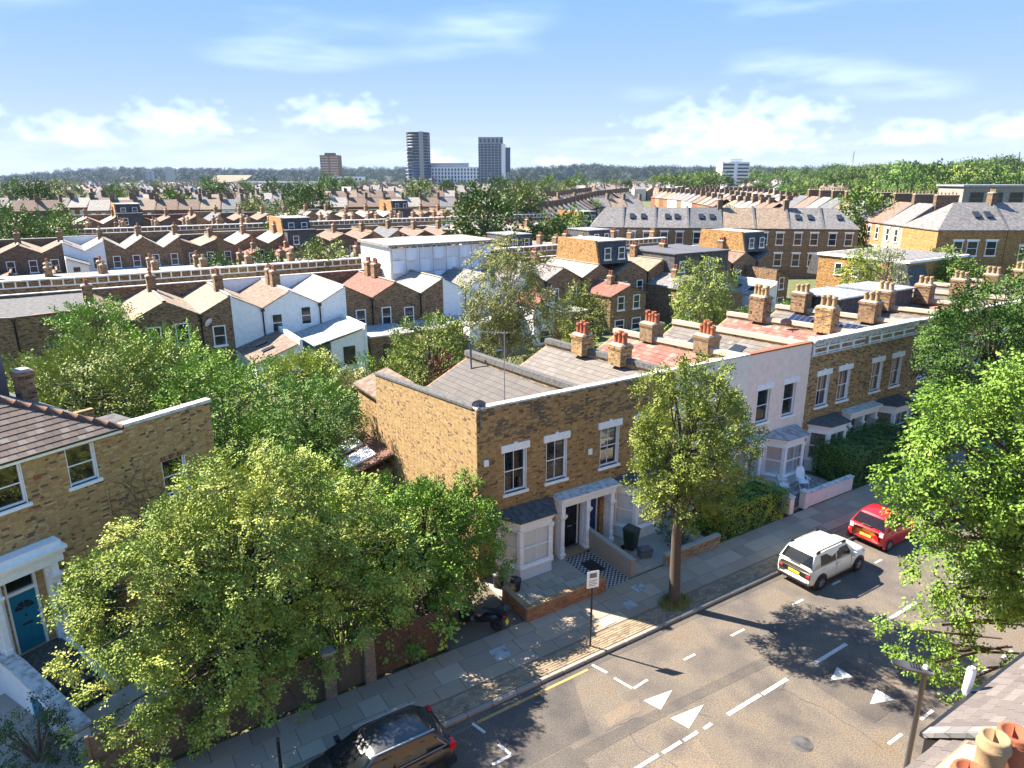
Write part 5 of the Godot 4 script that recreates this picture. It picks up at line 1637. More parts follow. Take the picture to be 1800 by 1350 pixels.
func make_setting() -> void:
	var xs := []
	for q in [-9000, -5000, -2500, -1400, -900, -600, -450, -350]: xs.append(float(q))
	for k in 61: xs.append(-300.0 + k * 15)
	for q in [660, 740, 850, 1000, 1400, 2500, 5000, 9000]: xs.append(float(q))
	var zs := []
	for q in [-9000, -5000, -2500, -1600, -1200, -1000, -900, -800, -700, -640]: zs.append(float(q))
	for k in 45: zs.append(-580.0 + k * 15)
	for q in [120, 200, 400, 1000, 3000]: zs.append(float(q))
	var b := MB.new()
	for j in zs.size():
		for i in xs.size():
			b.v.append(Vector3(xs[i], elev(xs[i], zs[j]) - 0.07, zs[j]))
	var n := xs.size()
	for j in zs.size() - 1:
		for i in n - 1:
			var a := j * n + i
			for q in [a, a + 1, a + n, a + 1, a + n + 1, a + n]: b.ix.append(q)
	var grass := noise_tex(0.02, [[0.0, Color(0.27, 0.31, 0.16)], [0.4, Color(0.35, 0.4, 0.2)], [0.6, Color(0.42, 0.42, 0.28)], [1.0, Color(0.46, 0.42, 0.34)]], 512, 5, 23)
	mat("grass_ground", Color(0.9, 0.9, 0.9), 1.0, grass, 14.0)
	structure("ground", b.mesh(true), M.grass_ground)

	var asph := noise_tex(0.35, [[0.0, 0.5], [0.45, 0.8], [0.7, 0.95], [1.0, 1.0]], 512, 3, 29)
	var wear := noise_tex(0.008, [[0.0, Color(0.72, 0.72, 0.74)], [0.4, Color(0.9, 0.88, 0.86)], [0.65, Color(1, 0.97, 0.92)], [1.0, Color(1, 0.93, 0.84)]], 512, 5, 31)
	for q in [["asphalt", lin(0.205, 0.184, 0.162)], ["asphalt_dark", lin(0.148, 0.137, 0.127)], ["asphalt_pale", lin(0.25, 0.214, 0.177)]]:
		var m := mat(q[0], q[1], 0.9, wear, 9.0)
		m.detail_enabled = true
		m.detail_blend_mode = BaseMaterial3D.BLEND_MODE_MUL
		m.detail_albedo = asph
		m.detail_uv_layer = BaseMaterial3D.DETAIL_UV_1
	var road := structure("road", box_mesh(-60, -0.3, -15.36, 160, 0.0, -6.0), M.asphalt)
	make_road_marks(road)
	# far pavement
	var pave := structure("pavement", box_mesh(-60, -0.2, -18.45, 160, 0.1, -15.5), M.mortar_dark)
	var flags := [Color(0.38, 0.295, 0.205), Color(0.42, 0.33, 0.235), Color(0.33, 0.26, 0.19), Color(0.37, 0.3, 0.225), Color(0.46, 0.37, 0.27)]
	slab_area(pave, "paving_slab", 0.0, -18.42, 44.0, -16.42, 0.075, 0.95, 0.66, flags)
	part(pave, "slab_field", box_mesh(-60, 0.09, -18.42, -0.01, 0.122, -16.42), M.stone)
	part(pave, "slab_field", box_mesh(44.01, 0.09, -18.42, 160, 0.122, -16.42), M.stone)
	var many := MB.new()
	many.tinted = true
	var setts := [Color(0.33, 0.25, 0.155), Color(0.28, 0.21, 0.14), Color(0.24, 0.185, 0.125), Color(0.37, 0.285, 0.18)]
	var singles := 300
	var sm := slab_mesh(0.19, 0.06, 0.092, 0.008)
	for i in 225:
		for j in 7:
			var x := i * 0.2 + 0.1 * (j % 2)
			var q: Color = setts[rng.randi() % 4] * rng.randf_range(0.9, 1.1)
			var y := 0.06 + rng.randf_range(-0.003, 0.003)
			var z := -16.36 + j * 0.102
			if singles > 0 and x > 11.3 and x < 20.2:
				part(pave, "sett", sm, pal_mat("tiles", setts[rng.randi() % 4]), Vector3(x + 0.1, y, z + 0.05))
				singles -= 1
			else:
				many.col = q
				many.box(x, y, z, x + 0.19, y + 0.06, z + 0.092)
	meta(part(pave, "sett_strip", many.mesh(), M.tiles), "", "", "", "stuff")
	for k in 72:
		var o := part(pave, "kerb_stone", slab_mesh(0.905, 0.3, 0.16, 0.025), pal_mat("tiles", [Color(0.33, 0.3, 0.26), Color(0.3, 0.275, 0.24), Color(0.36, 0.33, 0.285)][k % 3]), Vector3(-3 + k * 0.915, -0.18, -15.55))
		o.rotation_degrees.y = rng.randf_range(-0.15, 0.15)
	part(pave, "gutter_channel", box_mesh(-60, -0.01, -15.45, 160, 0.004, -15.2), M.asphalt_dark)
	# covers and repairs in the flags
	for q in [[17.55, -17.75, 0.55, 0.42], [15.05, -16.75, 0.6, 0.45], [16.45, -17.1, 0.5, 0.5], [10.8, -17.35, 0.62, 0.62]]:
		part(pave, "inspection_cover", slab_mesh(q[2], 0.02, q[3], 0.004), M.felt_pale, Vector3(q[0], 0.122, q[1]))
	var near := structure("near_pavement", box_mesh(-60, -0.2, -6.0, 160, 0.12, -2.9), M.stone)
	near.set_meta("kind", "structure")
	structure("forecourt", box_mesh(9.4, -0.05, -24.5, 12.5, 0.11, -18.46), M.gravel)
	make_fence()
	make_street_things()

func mark(road: Node3D, called: String, pts: Array, m: String, y := 0.004) -> void:
	var p := PackedVector2Array()
	for q in pts: p.append(Vector2(q[0], -q[1]))
	if Geometry2D.is_polygon_clockwise(p): p.reverse()
	var b := MB.new()
	b.prism(p, 0.0, y)
	var o := part(road, called, b.mesh(), M[m])
	o.rotation_degrees.x = -90

func strip(road: Node3D, called: String, x0: float, z0: float, x1: float, z1: float, w: float, m: String, y := 0.008) -> void:
	var d := Vector2(x1 - x0, z1 - z0).normalized().orthogonal() * w / 2
	mark(road, called, [[x0 + d.x, z0 + d.y], [x1 + d.x, z1 + d.y], [x1 - d.x, z1 - d.y], [x0 - d.x, z0 - d.y]], m, y)

func make_road_marks(r: Node3D) -> void:
	# trench repairs
	mark(r, "road_patch", [[10.4, -12.75], [19.6, -12.35], [19.6, -11.95], [13.6, -12.25], [10.4, -12.3]], "asphalt_dark")
	mark(r, "road_patch", [[-20, -12.9], [10.39, -12.9], [10.39, -11.4], [11.3, -11.4], [11.3, -11.2], [-20, -11.2]], "asphalt_dark")
	mark(r, "road_patch", [[11.3, -11.15], [13.7, -11.15], [12.6, -7.2], [-20, -7.2], [-20, -11.15]], "asphalt_pale")
	mark(r, "road_patch", [[12.0, -13.3], [13.4, -13.3], [13.1, -12.82], [11.8, -12.82]], "asphalt_pale")
	mark(r, "road_patch", [[18.6, -10.75], [20.6, -10.75], [20.6, -8.6], [18.6, -8.6]], "asphalt_dark")
	mark(r, "road_patch", [[-20, -15.1], [12.2, -15.1], [11.2, -12.95], [-20, -12.95]], "asphalt_dark", 0.003)
	# bays along the far kerb
	for q in [[13.36, 13.36], [15.95, 16.5], [18.35, 19.05], [21.85, 22.5], [24.4, 24.95], [27.45, 27.95], [30.4, 31.0], [33.4, 34.0]]:
		if q[1] > q[0]: strip(r, "bay_line", q[0], -13.79, q[1], -13.79, 0.09, "line_white")
	strip(r, "bay_line", 13.56, -13.68, 14.22, -13.74, 0.09, "line_white")
	strip(r, "bay_line", 13.52, -13.72, 13.36, -14.4, 0.09, "line_white")
	strip(r, "bay_line", 13.16, -15.3, 13.33, -14.72, 0.1, "line_white")
	strip(r, "bay_line", 8.45, -15.19, 8.58, -14.68, 0.09, "line_white")
	strip(r, "bay_line", 8.68, -14.09, 8.77, -13.6, 0.09, "line_white")
	strip(r, "bay_line", 8.77, -13.55, 8.15, -13.55, 0.09, "line_white")
	strip(r, "yellow_line", 8.6, -15.16, 12.9, -15.19, 0.1, "line_yellow")
	for k in 6: strip(r, "bay_line", 18.2 + k * 1.75, -7.92, 18.9 + k * 1.75, -7.92, 0.09, "line_white")
	# centre line
	for q in [[11.0, 12.3], [12.45, 13.2], [13.3, 13.9], [14.15, 14.5], [15.19, 16.74], [16.82, 18.1], [19.5, 21.4], [24.0, 26.0], [28.5, 30.5], [33.0, 35.0], [37.5, 39.5]]:
		strip(r, "centre_line", q[0], -11.25, q[1], -11.27, 0.13 if q[0] > 15 else 0.11, "line_white")
	for q in [[16.1, -9.3], [22.8, -12.2], [11.2, -10.2]]:
		var b := MB.new()
		b.lathe(Vector3.ZERO, [[0.32, 0.0], [0.32, 0.008], [0.28, 0.009], [0.27, 0.006], [0.01, 0.006]], 20)
		part(r, "manhole_cover", b.mesh(), M.felt_dark, Vector3(q[0], 0.0, q[1]))
	var rr := RandomNumberGenerator.new()
	rr.seed = 66
	for k in 9:
		# sealed cracks wander across the old surface
		var p := Vector3(rr.randf_range(9, 24), 0.0, rr.randf_range(-14, -8.5))
		var a := rr.randf() * TAU
		var b := MB.new()
		for j in 12:
			a += rr.randf_range(-0.5, 0.5)
			var q := p + Vector3(cos(a), 0, sin(a)) * rr.randf_range(0.15, 0.4)
			b.bar(p + Vector3(0, 0.002, 0), q + Vector3(0, 0.002, 0), 0.025, 0.006)
			p = q
		part(r, "crack_seal", b.mesh(), M.felt_dark)
	# road hump triangles
	for q in [[[13.45, -13.1], [14.55, -12.95], [13.62, -12.52]], [[13.62, -12.1], [14.9, -11.95], [13.78, -11.5]], [[19.2, -10.45], [20.0, -10.72], [20.0, -10.14]], [[19.28, -9.13], [20.1, -9.42], [20.12, -8.8]]]:
		mark(r, "hump_triangle", q, "line_white", 0.009)

func make_fence() -> void:
	# horizontal boards between posts, a plank gate between brick piers, more boards to the west
	var spans := [[6.72, 9.34, "reddish horizontal board fence beside the scooter forecourt", "fence_wood"], [3.2, 5.05, "weathered horizontal board fence left of the plank gate", "old_wood"], [-1.2, 3.1, "weathered board fence under the overhanging yellow-green tree", "old_wood"]]
	for s in spans:
		var t := thing("board_fence", s[2], "fence", Vector3(s[0], 0.1, -18.52))
		var w: float = s[1] - s[0]
		var bays := maxi(1, int(round(w / 1.4)))
		for k in bays + 1:
			part(t, "post", slab_mesh(0.09, 1.7, 0.09, 0.01), M[s[3]], Vector3(k * w / bays, 0, -0.05))
		for k in bays:
			for j in 11:
				var o := part(t, "board", slab_mesh(snappedf(w / bays - 0.1, 0.01), 0.138, 0.022, 0.003), M[s[3]], Vector3((k + 0.5) * w / bays, 0.05 + j * 0.146, -0.05 + rng.randf_range(-0.004, 0.004)))
				o.rotation_degrees.z = rng.randf_range(-0.25, 0.25)
	for x in [6.53, 5.22]:
		var t := thing("brick_pier", "brick gate pier %s the plank gate" % ("between the reddish fence and" if x > 6 else "on the tree side of"), "pier", Vector3(x, 0.1, -18.55))
		var pal := [[0.6, Color(0.34, 0.25, 0.16)], [0.4, Color(0.28, 0.2, 0.13)]]
		var f := brick_wall(t, "brick_face", Transform3D(Basis.IDENTITY, Vector3(-0.17, 0, 0.17)), 0.34, 1.65, [], 60, pal, "mortar", -1.0, -1.0, 0.3)
		f.name = "brick_face"
		part(t, "cap", slab_mesh(0.44, 0.08, 0.44, 0.02), M.stone, Vector3(0, 1.651, 0.02))
	var g := thing("plank_gate", "weathered vertical plank gate hung between two brick piers", "gate", Vector3(5.42, 0.13, -18.56))
	for k in 7: part(g, "plank", slab_mesh(0.125, 1.6, 0.025, 0.004), M.old_wood, Vector3(0.075 + k * 0.132, 0.0, 0))
	for y in [0.25, 1.2]: part(g, "rail", slab_mesh(0.92, 0.1, 0.03, 0.004), M.old_wood, Vector3(0.47, y, -0.03))

func make_street_things() -> void:
	var t := thing("street_sign", "small white parking sign plate on a thin dark post by the kerb", "sign", Vector3(13.64, 0.12, -16.0))
	var b := MB.new()
	b.tube([Vector3(0, -0.1, 0), Vector3(0, 2.95, 0)], [0.038, 0.038], 10)
	part(t, "post", b.mesh(true), M.black_iron)
	b = MB.new()
	b.prism(PackedVector2Array([Vector2(-0.2, -0.32), Vector2(0.2, -0.32), Vector2(0.22, -0.3), Vector2(0.22, 0.3), Vector2(0.2, 0.32), Vector2(-0.2, 0.32), Vector2(-0.22, 0.3), Vector2(-0.22, -0.3)]), 0.045, 0.05)
	var p := part(t, "sign_plate", b.mesh(), M.plate_white, Vector3(0, 2.66, 0), -15)
	b = MB.new()
	b.box(-0.13, 0.06, 0.0505, 0.13, 0.24, 0.0512)
	for k in 4: b.box(-0.15, -0.05 - k * 0.065, 0.0505, 0.15 - 0.06 * (k % 2), -0.025 - k * 0.065, 0.0512)
	part(p, "print", b.mesh(), M.grey_plastic)
	part(p, "bracket", box_mesh(-0.05, -0.2, 0.0, 0.05, -0.15, 0.044), M.steel)
	t = thing("street_post", "thin dark post on the pavement beside the black car", "post", Vector3(3.05, 0.12, -16.2))
	b = MB.new()
	b.tube([Vector3(0, -0.1, 0), Vector3(0, 1.28, 0)], [0.045, 0.045], 10)
	part(t, "shaft", b.mesh(true), M.black_iron)
	b = MB.new()
	b.lathe(Vector3(0, 1.28, 0), [[0.055, -0.02], [0.055, 0.02], [0.02, 0.06]], 10)
	part(t, "cap", b.mesh(true), M.black_iron)
	# street lamp on the near pavement
	t = thing("street_lamp", "slim grey street lamp with a flat head over the road", "street lamp", Vector3(13.75, 0.12, -5.55))
	b = MB.new()
	b.tube([Vector3(0, -0.1, 0), Vector3(0, 1.2, 0), Vector3(0, 1.25, 0), Vector3(-0.0, 5.85, 0)], [0.09, 0.09, 0.062, 0.05], 12)
	part(t, "pole", b.mesh(true), M.lamp_grey)
	b = MB.new()
	b.loft([oval(Vector3(0.12, 5.9, 0.1), 0.09, 0.045), oval(Vector3(0.02, 5.92, -0.02), 0.13, 0.07), oval(Vector3(-0.2, 5.96, -0.3), 0.15, 0.06), oval(Vector3(-0.36, 5.99, -0.5), 0.1, 0.035)])
	var h := part(t, "lamp_head", b.mesh(true), M.lamp_grey)
	b = MB.new()
	for k in 4: b.bar(Vector3(-0.13 - k * 0.03, 6.0, -0.06 - k * 0.04), Vector3(0.02 - k * 0.03, 6.0, -0.18 - k * 0.04), 0.015, 0.04)
	part(h, "cooling_fin", b.mesh(), M.black_plastic)
	b = MB.new()
	b.lathe(Vector3(0.03, 5.97, -0.02), [[0.05, 0], [0.05, 0.06], [0.035, 0.085], [0.01, 0.09]], 12)
	part(h, "photocell", b.mesh(true), M.plate_white)
	# weeds round the foot of the street tree
	var w := MB.new()
	w.tinted = true
	var r := RandomNumberGenerator.new()
	r.seed = 91
	for k in 900:
		var a := r.randf() * TAU
		var d := sqrt(r.randf()) * 0.55
		var q := Vector3(18.0 + cos(a) * d * 1.3, 0.11, -16.25 + sin(a) * d)
		var l := r.randf_range(0.08, 0.38) * (1.2 - d)
		var o := Vector3(r.randfn(), 0, r.randfn()) * 0.08
		w.col = [Color(0.16, 0.19, 0.05), Color(0.1, 0.15, 0.035), Color(0.27, 0.24, 0.1)][r.randi() % 3]
		w.tri(q - Vector3(0.012, 0, 0), q + Vector3(0.012, 0, 0.006), q + o + Vector3(0, l, 0))
	var wd := part(self, "weeds", w.mesh(), M.leaf)
	meta(wd, "tuft of weeds round the foot of the street tree", "weeds", "", "stuff")

func oval(c: Vector3, w: float, h: float) -> PackedVector3Array:
	var d := Vector3(-0.62, 0, -0.78)
	var s := Vector3(d.z, 0, -d.x)
	var r := PackedVector3Array()
	for k in 12:
		var a := TAU * k / 12
		r.append(c + s * cos(a) * w + Vector3(0, sin(a) * h, 0))
	return r

# ---------------------------------------------------------------- rows of houses behind the gardens
var ORD := ["first", "second", "third", "fourth", "fifth", "sixth", "seventh", "eighth", "ninth", "tenth", "eleventh", "twelfth", "thirteenth", "fourteenth", "fifteenth", "sixteenth", "seventeenth", "eighteenth", "nineteenth", "twentieth", "twenty-first", "twenty-second", "twenty-third", "twenty-fourth", "twenty-fifth", "twenty-sixth", "twenty-seventh", "twenty-eighth", "twenty-ninth", "thirtieth", "thirty-first", "thirty-second", "thirty-third", "thirty-fourth"]

func poly_part(t: Node3D, called: String, p: Array, z0: float, z1: float, m: String) -> MeshInstance3D:
	var q := PackedVector2Array()
	for e in p: q.append(Vector2(e[0], e[1]))
	var b := MB.new()
	b.prism(q, z0, z1)
	return part(t, called, b.mesh(), M[m])

func slope_part(t: Node3D, called: String, a: Vector3, b: Vector3, c: Vector3, d: Vector3, th: float, m: String) -> MeshInstance3D:
	# a sheet of thickness th below the corners a b c d
	var o := Vector3(0, -th, 0)
	var k := MB.new()
	k.hexa(a + o, b + o, c + o, d + o, a, b, c, d)
	return part(t, called, k.mesh(), M[m])

# the back of a butterfly-roofed house; rear wall at z = 0 facing +z
func rear_house(label: String, at: Vector3, turn: float, o: Dictionary) -> Node3D:
	var w: float = o.get("w", 4.9)
	var wall: String = o.get("wall", "brick_far_brown")
	var roof: String = o.get("roof", "tile_far_brown")
	var D := 9.5
	var t := thing(o.get("called", "terrace_house"), label, "house", at, turn, o.get("group", "houses seen from the back across the gardens"))
	var pk: float = o.get("peak", 6.9)
	var va: float = o.get("valley", 5.7)
	poly_part(t, "rear_wall", [[0, -0.6], [w, -0.6], [w, pk], [w / 2, va], [0, pk]], -0.22, 0, wall)
	poly_part(t, "side_wall", [[0, -0.6], [D - 0.3, -0.6], [D - 0.3, pk + 0.08], [0, pk + 0.05]], 0, 0.14, wall).transform = Transform3D(Basis(Vector3(0, 0, -1), Vector3.UP, Vector3(1, 0, 0)), Vector3(w - 0.142, 0, -0.222))
	poly_part(t, "side_wall", [[0, -0.6], [D - 0.3, -0.6], [D - 0.3, pk + 0.08], [0, pk + 0.05]], 0, 0.14, wall).transform = Transform3D(Basis(Vector3(0, 0, -1), Vector3.UP, Vector3(1, 0, 0)), Vector3(0.002, 0, -0.222))
	part(t, "front_wall", box_mesh(0, -0.6, -D, w, pk + 0.12, -D + 0.25), M[wall])
	part(t, "front_coping", box_mesh(0, pk + 0.121, -D - 0.08, w, pk + 0.2, -D + 0.3), M[o.get("front_coping", "coping_white")])
	slope_part(t, "roof_slope", Vector3(w / 2, va, 0.06), Vector3(w / 2, va + 0.12, -D + 0.26), Vector3(w - 0.15, pk - 0.02, -D + 0.26), Vector3(w - 0.15, pk - 0.02, 0.06), 0.08, roof)
	slope_part(t, "roof_slope", Vector3(0.15, pk - 0.02, 0.06), Vector3(0.15, pk - 0.02, -D + 0.26), Vector3(w / 2 - 0.003, va + 0.12, -D + 0.26), Vector3(w / 2 - 0.003, va, 0.06), 0.08, o.get("roof2", roof))
	var cp := MB.new()
	cp.hexa(Vector3(w - 0.17, pk + 0.06, 0.03), Vector3(w + 0.02, pk + 0.06, 0.03), Vector3(w + 0.02, pk + 0.06, -D + 0.26), Vector3(w - 0.17, pk + 0.06, -D + 0.26), Vector3(w - 0.17, pk + 0.118, 0.03), Vector3(w + 0.02, pk + 0.118, 0.03), Vector3(w + 0.02, pk + 0.118, -D + 0.26), Vector3(w - 0.17, pk + 0.118, -D + 0.26))
	part(t, "party_coping", cp.mesh(), M[o.get("coping", "stone")])
	if o.get("pipe", true):
		cp = MB.new()
		cp.tube([Vector3(w / 2, 0, 0.09), Vector3(w / 2, va - 0.15, 0.09)], [0.06, 0.06], 6)
		part(t, "downpipe", cp.mesh(true), M.black_iron)
		part(t, "rain_head", box_mesh(w / 2 - 0.14, va - 0.3, 0.02, w / 2 + 0.14, va - 0.05, 0.2), M.black_iron)
	for q in o.get("windows", [[w * 0.26, 3.2, 0.95, 1.6], [w * 0.76, 3.2, 0.95, 1.6]]):
		far_window(t, Vector3(q[0], q[1], 0.0), 0, q[2], q[3], o.get("frame", "white_paint"))
	if o.get("dish", false): dish(t, Vector3(w * 0.5 + 0.6, 4.9, 0.2), 40, 0.4, "plate_white")
	for z in o.get("stacks", [-2.6, -6.8]):
		chimney(t, Vector3(w - 0.05, pk - 0.1, z), 0.7, 0.9, 1.35, 3, M[o.get("stack", "brick_far_brown")], [M.terracotta if o.get("red_pots", true) else M.buff_clay])
	match o.get("wing", ""):
		"lean": # mono-pitch, rising to the east
			var wm: String = o.get("wing_wall", wall)
			poly_part(t, "rear_wing", [[0.2, -0.6], [3.6, -0.6], [3.6, 3.6], [0.2, 2.5]], 0.002, 6.0, wm)
			slope_part(t, "wing_roof", Vector3(0.0, 2.52, 6.2), Vector3(0.0, 2.52, 0.01), Vector3(3.5, 3.68, 0.01), Vector3(3.5, 3.68, 6.2), 0.07, o.get("wing_roof", roof))
			part(t, "wing_parapet", box_mesh(3.6, -0.6, 0.01, 3.85, 4.0, 6.1), M[wm])
			var fw := far_window(t, Vector3(2.0, 0.9, 6.001), 0, 1.7, 1.3, "black_iron")
			fw.name = "wing_window"
			for z in [2.0, 4.2]:
				var rl := MB.new()
				rl.obox(Transform3D(Basis(Vector3.BACK, 0.32), Vector3(1.6, 3.1, z)), Vector3(1.0, 0.12, 0.6))
				part(t, "rooflight", rl.mesh(), M.far_glass)
		"glass":
			var wm2: String = o.get("wing_wall", wall)
			poly_part(t, "rear_wing", [[1.4, -0.6], [4.3, -0.6], [4.3, 4.1], [1.4, 3.35]], 0.002, 5.6, wm2)
			part(t, "glazed_corner", box_mesh(0.2, -0.3, 1.2, 1.39, 3.2, 5.4), M.green_glass)
			slope_part(t, "wing_roof", Vector3(-0.05, 3.25, 5.8), Vector3(-0.05, 3.25, 0.01), Vector3(4.2, 4.25, 0.01), Vector3(4.2, 4.25, 5.8), 0.08, "felt_pale")
			part(t, "wing_parapet", box_mesh(4.301, -0.6, 0.01, 4.5, 4.5, 5.7), M[wm2])
			far_window(t, Vector3(2.9, 1.4, 5.601), 0, 1.0, 1.4, "black_iron")
			part(t, "corner_post", box_mesh(0.12, -0.4, 5.401, 0.22, 3.2, 5.5), M.grey_plastic)
		"pair": # half of a two-house back wing: roof falling to the west
			var wm3: String = o.get("wing_wall", wall)
			poly_part(t, "rear_wing", [[w - 2.5, -0.6], [w - 0.002, -0.6], [w - 0.002, 5.2], [w - 2.5, 4.3]], 0.002, 5.0, wm3)
			slope_part(t, "wing_roof", Vector3(w - 2.7, 4.28, 5.2), Vector3(w - 2.7, 4.28, 0.01), Vector3(w - 0.1, 5.28, 0.01), Vector3(w - 0.1, 5.28, 5.2), 0.08, o.get("wing_roof", "tile_far_red"))
			far_window(t, Vector3(w - 1.1, 2.7, 5.001), 0, 0.95, 1.5)
			far_window(t, Vector3(w - 1.2, 0.4, 5.001), 0, 1.3, 1.3)
			part(t, "wing_coping", box_mesh(w - 0.1, 5.2, 0.02, w - 0.002, 5.45, 5.2), M.stone)
			chimney(t, Vector3(w - 0.35, 5.1, 2.4), 0.6, 0.7, 0.9, 2, M.brick_far_brown, [M.terracotta])
		"pair2": # the other half
			var wm4: String = o.get("wing_wall", wall)
			poly_part(t, "rear_wing", [[0.002, -0.6], [2.5, -0.6], [2.5, 4.3], [0.002, 5.2]], 0.002, 5.0, wm4)
			slope_part(t, "wing_roof", Vector3(0.1, 5.28, 5.2), Vector3(0.1, 5.28, 0.01), Vector3(2.7, 4.28, 0.01), Vector3(2.7, 4.28, 5.2), 0.08, o.get("wing_roof", "tile_far_slate"))
			far_window(t, Vector3(1.1, 2.7, 5.001), 0, 0.95, 1.5)
			far_window(t, Vector3(1.2, 0.4, 5.001), 0, 1.3, 1.3)
		"flat":
			part(t, "rear_wing", box_mesh(0.3, -0.6, 0.002, w - 0.4, 3.0, 4.6), M[o.get("wing_wall", wall)])
			part(t, "wing_roof", box_mesh(0.2, 3.001, 0.01, w - 0.3, 3.14, 4.75), M.felt_pale)
			far_window(t, Vector3(w / 2, 0.5, 4.601), 0, 2.0, 1.8, "black_iron")
		"black_box":
			part(t, "rear_wing", box_mesh(0.2, -0.6, 0.002, w - 1.2, 2.9, 5.0), M[wall])
			part(t, "loft_box", box_mesh(0.2, 4.6, -7.2, w - 0.3, 7.6, 1.6), M.felt_dark)
			part(t, "loft_roof", box_mesh(0.05, 7.601, -7.4, w - 0.15, 7.72, 1.8), M.slate)
			part(t, "loft_floor", box_mesh(0.2, 2.901, 0.004, w - 1.2, 4.59, 1.6), M[wall])
			far_window(t, Vector3(w * 0.3, 5.5, 1.601), 0, 0.9, 1.3)
	if o.get("dormer", false):
		poly_part(t, "dormer", [[-7.6, 6.9], [-0.3, 6.9], [-1.0, 9.3], [-7.2, 9.3]], 0.35, w - 0.45, "felt_dark").transform = Transform3D(Basis(Vector3(0, 0, 1), Vector3.UP, Vector3(-1, 0, 0)), Vector3(w, 0, 0))
		part(t, "dormer_roof", box_mesh(0.3, 9.301, -7.4, w - 0.2, 9.42, -0.8), M.felt_pale)
		for x in [w * 0.3, w * 0.72]: far_window(t, Vector3(x, 7.35, -0.42), 0, 0.95, 1.35)
		poly_part(t, "dormer_cheek", [[-8.2, 6.6], [-0.1, 6.6], [-0.9, 9.5], [-7.8, 9.5]], 0.02, 0.3, "brick_far_orange").transform = Transform3D(Basis(Vector3(0, 0, 1), Vector3.UP, Vector3(-1, 0, 0)), Vector3(0.32, 0, 0))
	return t

# the front of a house with a panelled white cornice, front wall at z = 0 facing +z
func front_house(label: String, at: Vector3, turn: float, o: Dictionary) -> Node3D:
	var w: float = o.get("w", 5.1)
	var wall: String = o.get("wall", "brick_far_brown")
	var t := thing("terrace_house", label, "house", at, turn, o.get("group", "houses with white cornices facing the gardens"))
	part(t, "front_wall", box_mesh(0, -0.6, -0.3, w, 7.2, 0), M[wall])
	part(t, "body", box_mesh(0.003, -0.6, -9.3, w - 0.003, 6.6, -0.301), M[wall])
	part(t, "roof", box_mesh(0.12, 6.601, -9.2, w - 0.12, 6.75, -0.302), M[o.get("roof", "felt_pale")])
	part(t, "party_coping", box_mesh(w - 0.16, 6.602, -9.3, w + 0.1, 7.15, -0.31), M.stone)
	var c := part(t, "cornice", box_mesh(-0.003, 7.201, -0.4, w - 0.003, 7.36, 0.3), M.white_paint)
	part(c, "cornice_band", box_mesh(0, 6.5, 0.002, w - 0.004, 6.62, 0.12), M.white_paint)
	for k in 5:
		part(c, "cornice_block", box_mesh(k * w / 5 + 0.02, 6.62, 0.002, k * w / 5 + 0.16, 7.2, 0.12), M.white_paint)
	for x in [w * 0.27, w * 0.73]: far_window(t, Vector3(x, 3.6, 0.0), 0, 1.1, 1.9, "white_paint", 0.36)
	if o.get("low", false):
		for x in [w * 0.25, w * 0.7]: far_window(t, Vector3(x, 0.6, 0.0), 0, 1.1, 1.8)
	chimney(t, Vector3(w - 0.05, 6.6, -3.0), 0.7, 1.0, 1.5, 3, M.brick_far_brown, [M.buff_clay])
	chimney(t, Vector3(w - 0.05, 6.6, -7.2), 0.7, 1.0, 1.5, 3, M.brick_far_brown, [M.terracotta])
	if o.get("dormer", false):
		poly_part(t, "loft", [[-7.5, 6.75], [-1.2, 6.75], [-1.9, 8.9], [-7.2, 8.9]], 0.4, w - 0.4, "felt_dark").transform = Transform3D(Basis(Vector3(0, 0, 1), Vector3.UP, Vector3(-1, 0, 0)), Vector3(w, 0, 0))
		part(t, "loft_roof", box_mesh(0.3, 8.901, -7.4, w - 0.3, 9.02, -1.6), M.zinc)
		for x in [w * 0.3, w * 0.7]: far_window(t, Vector3(x, 7.2, -1.3), 0, 0.9, 1.2)
	return t

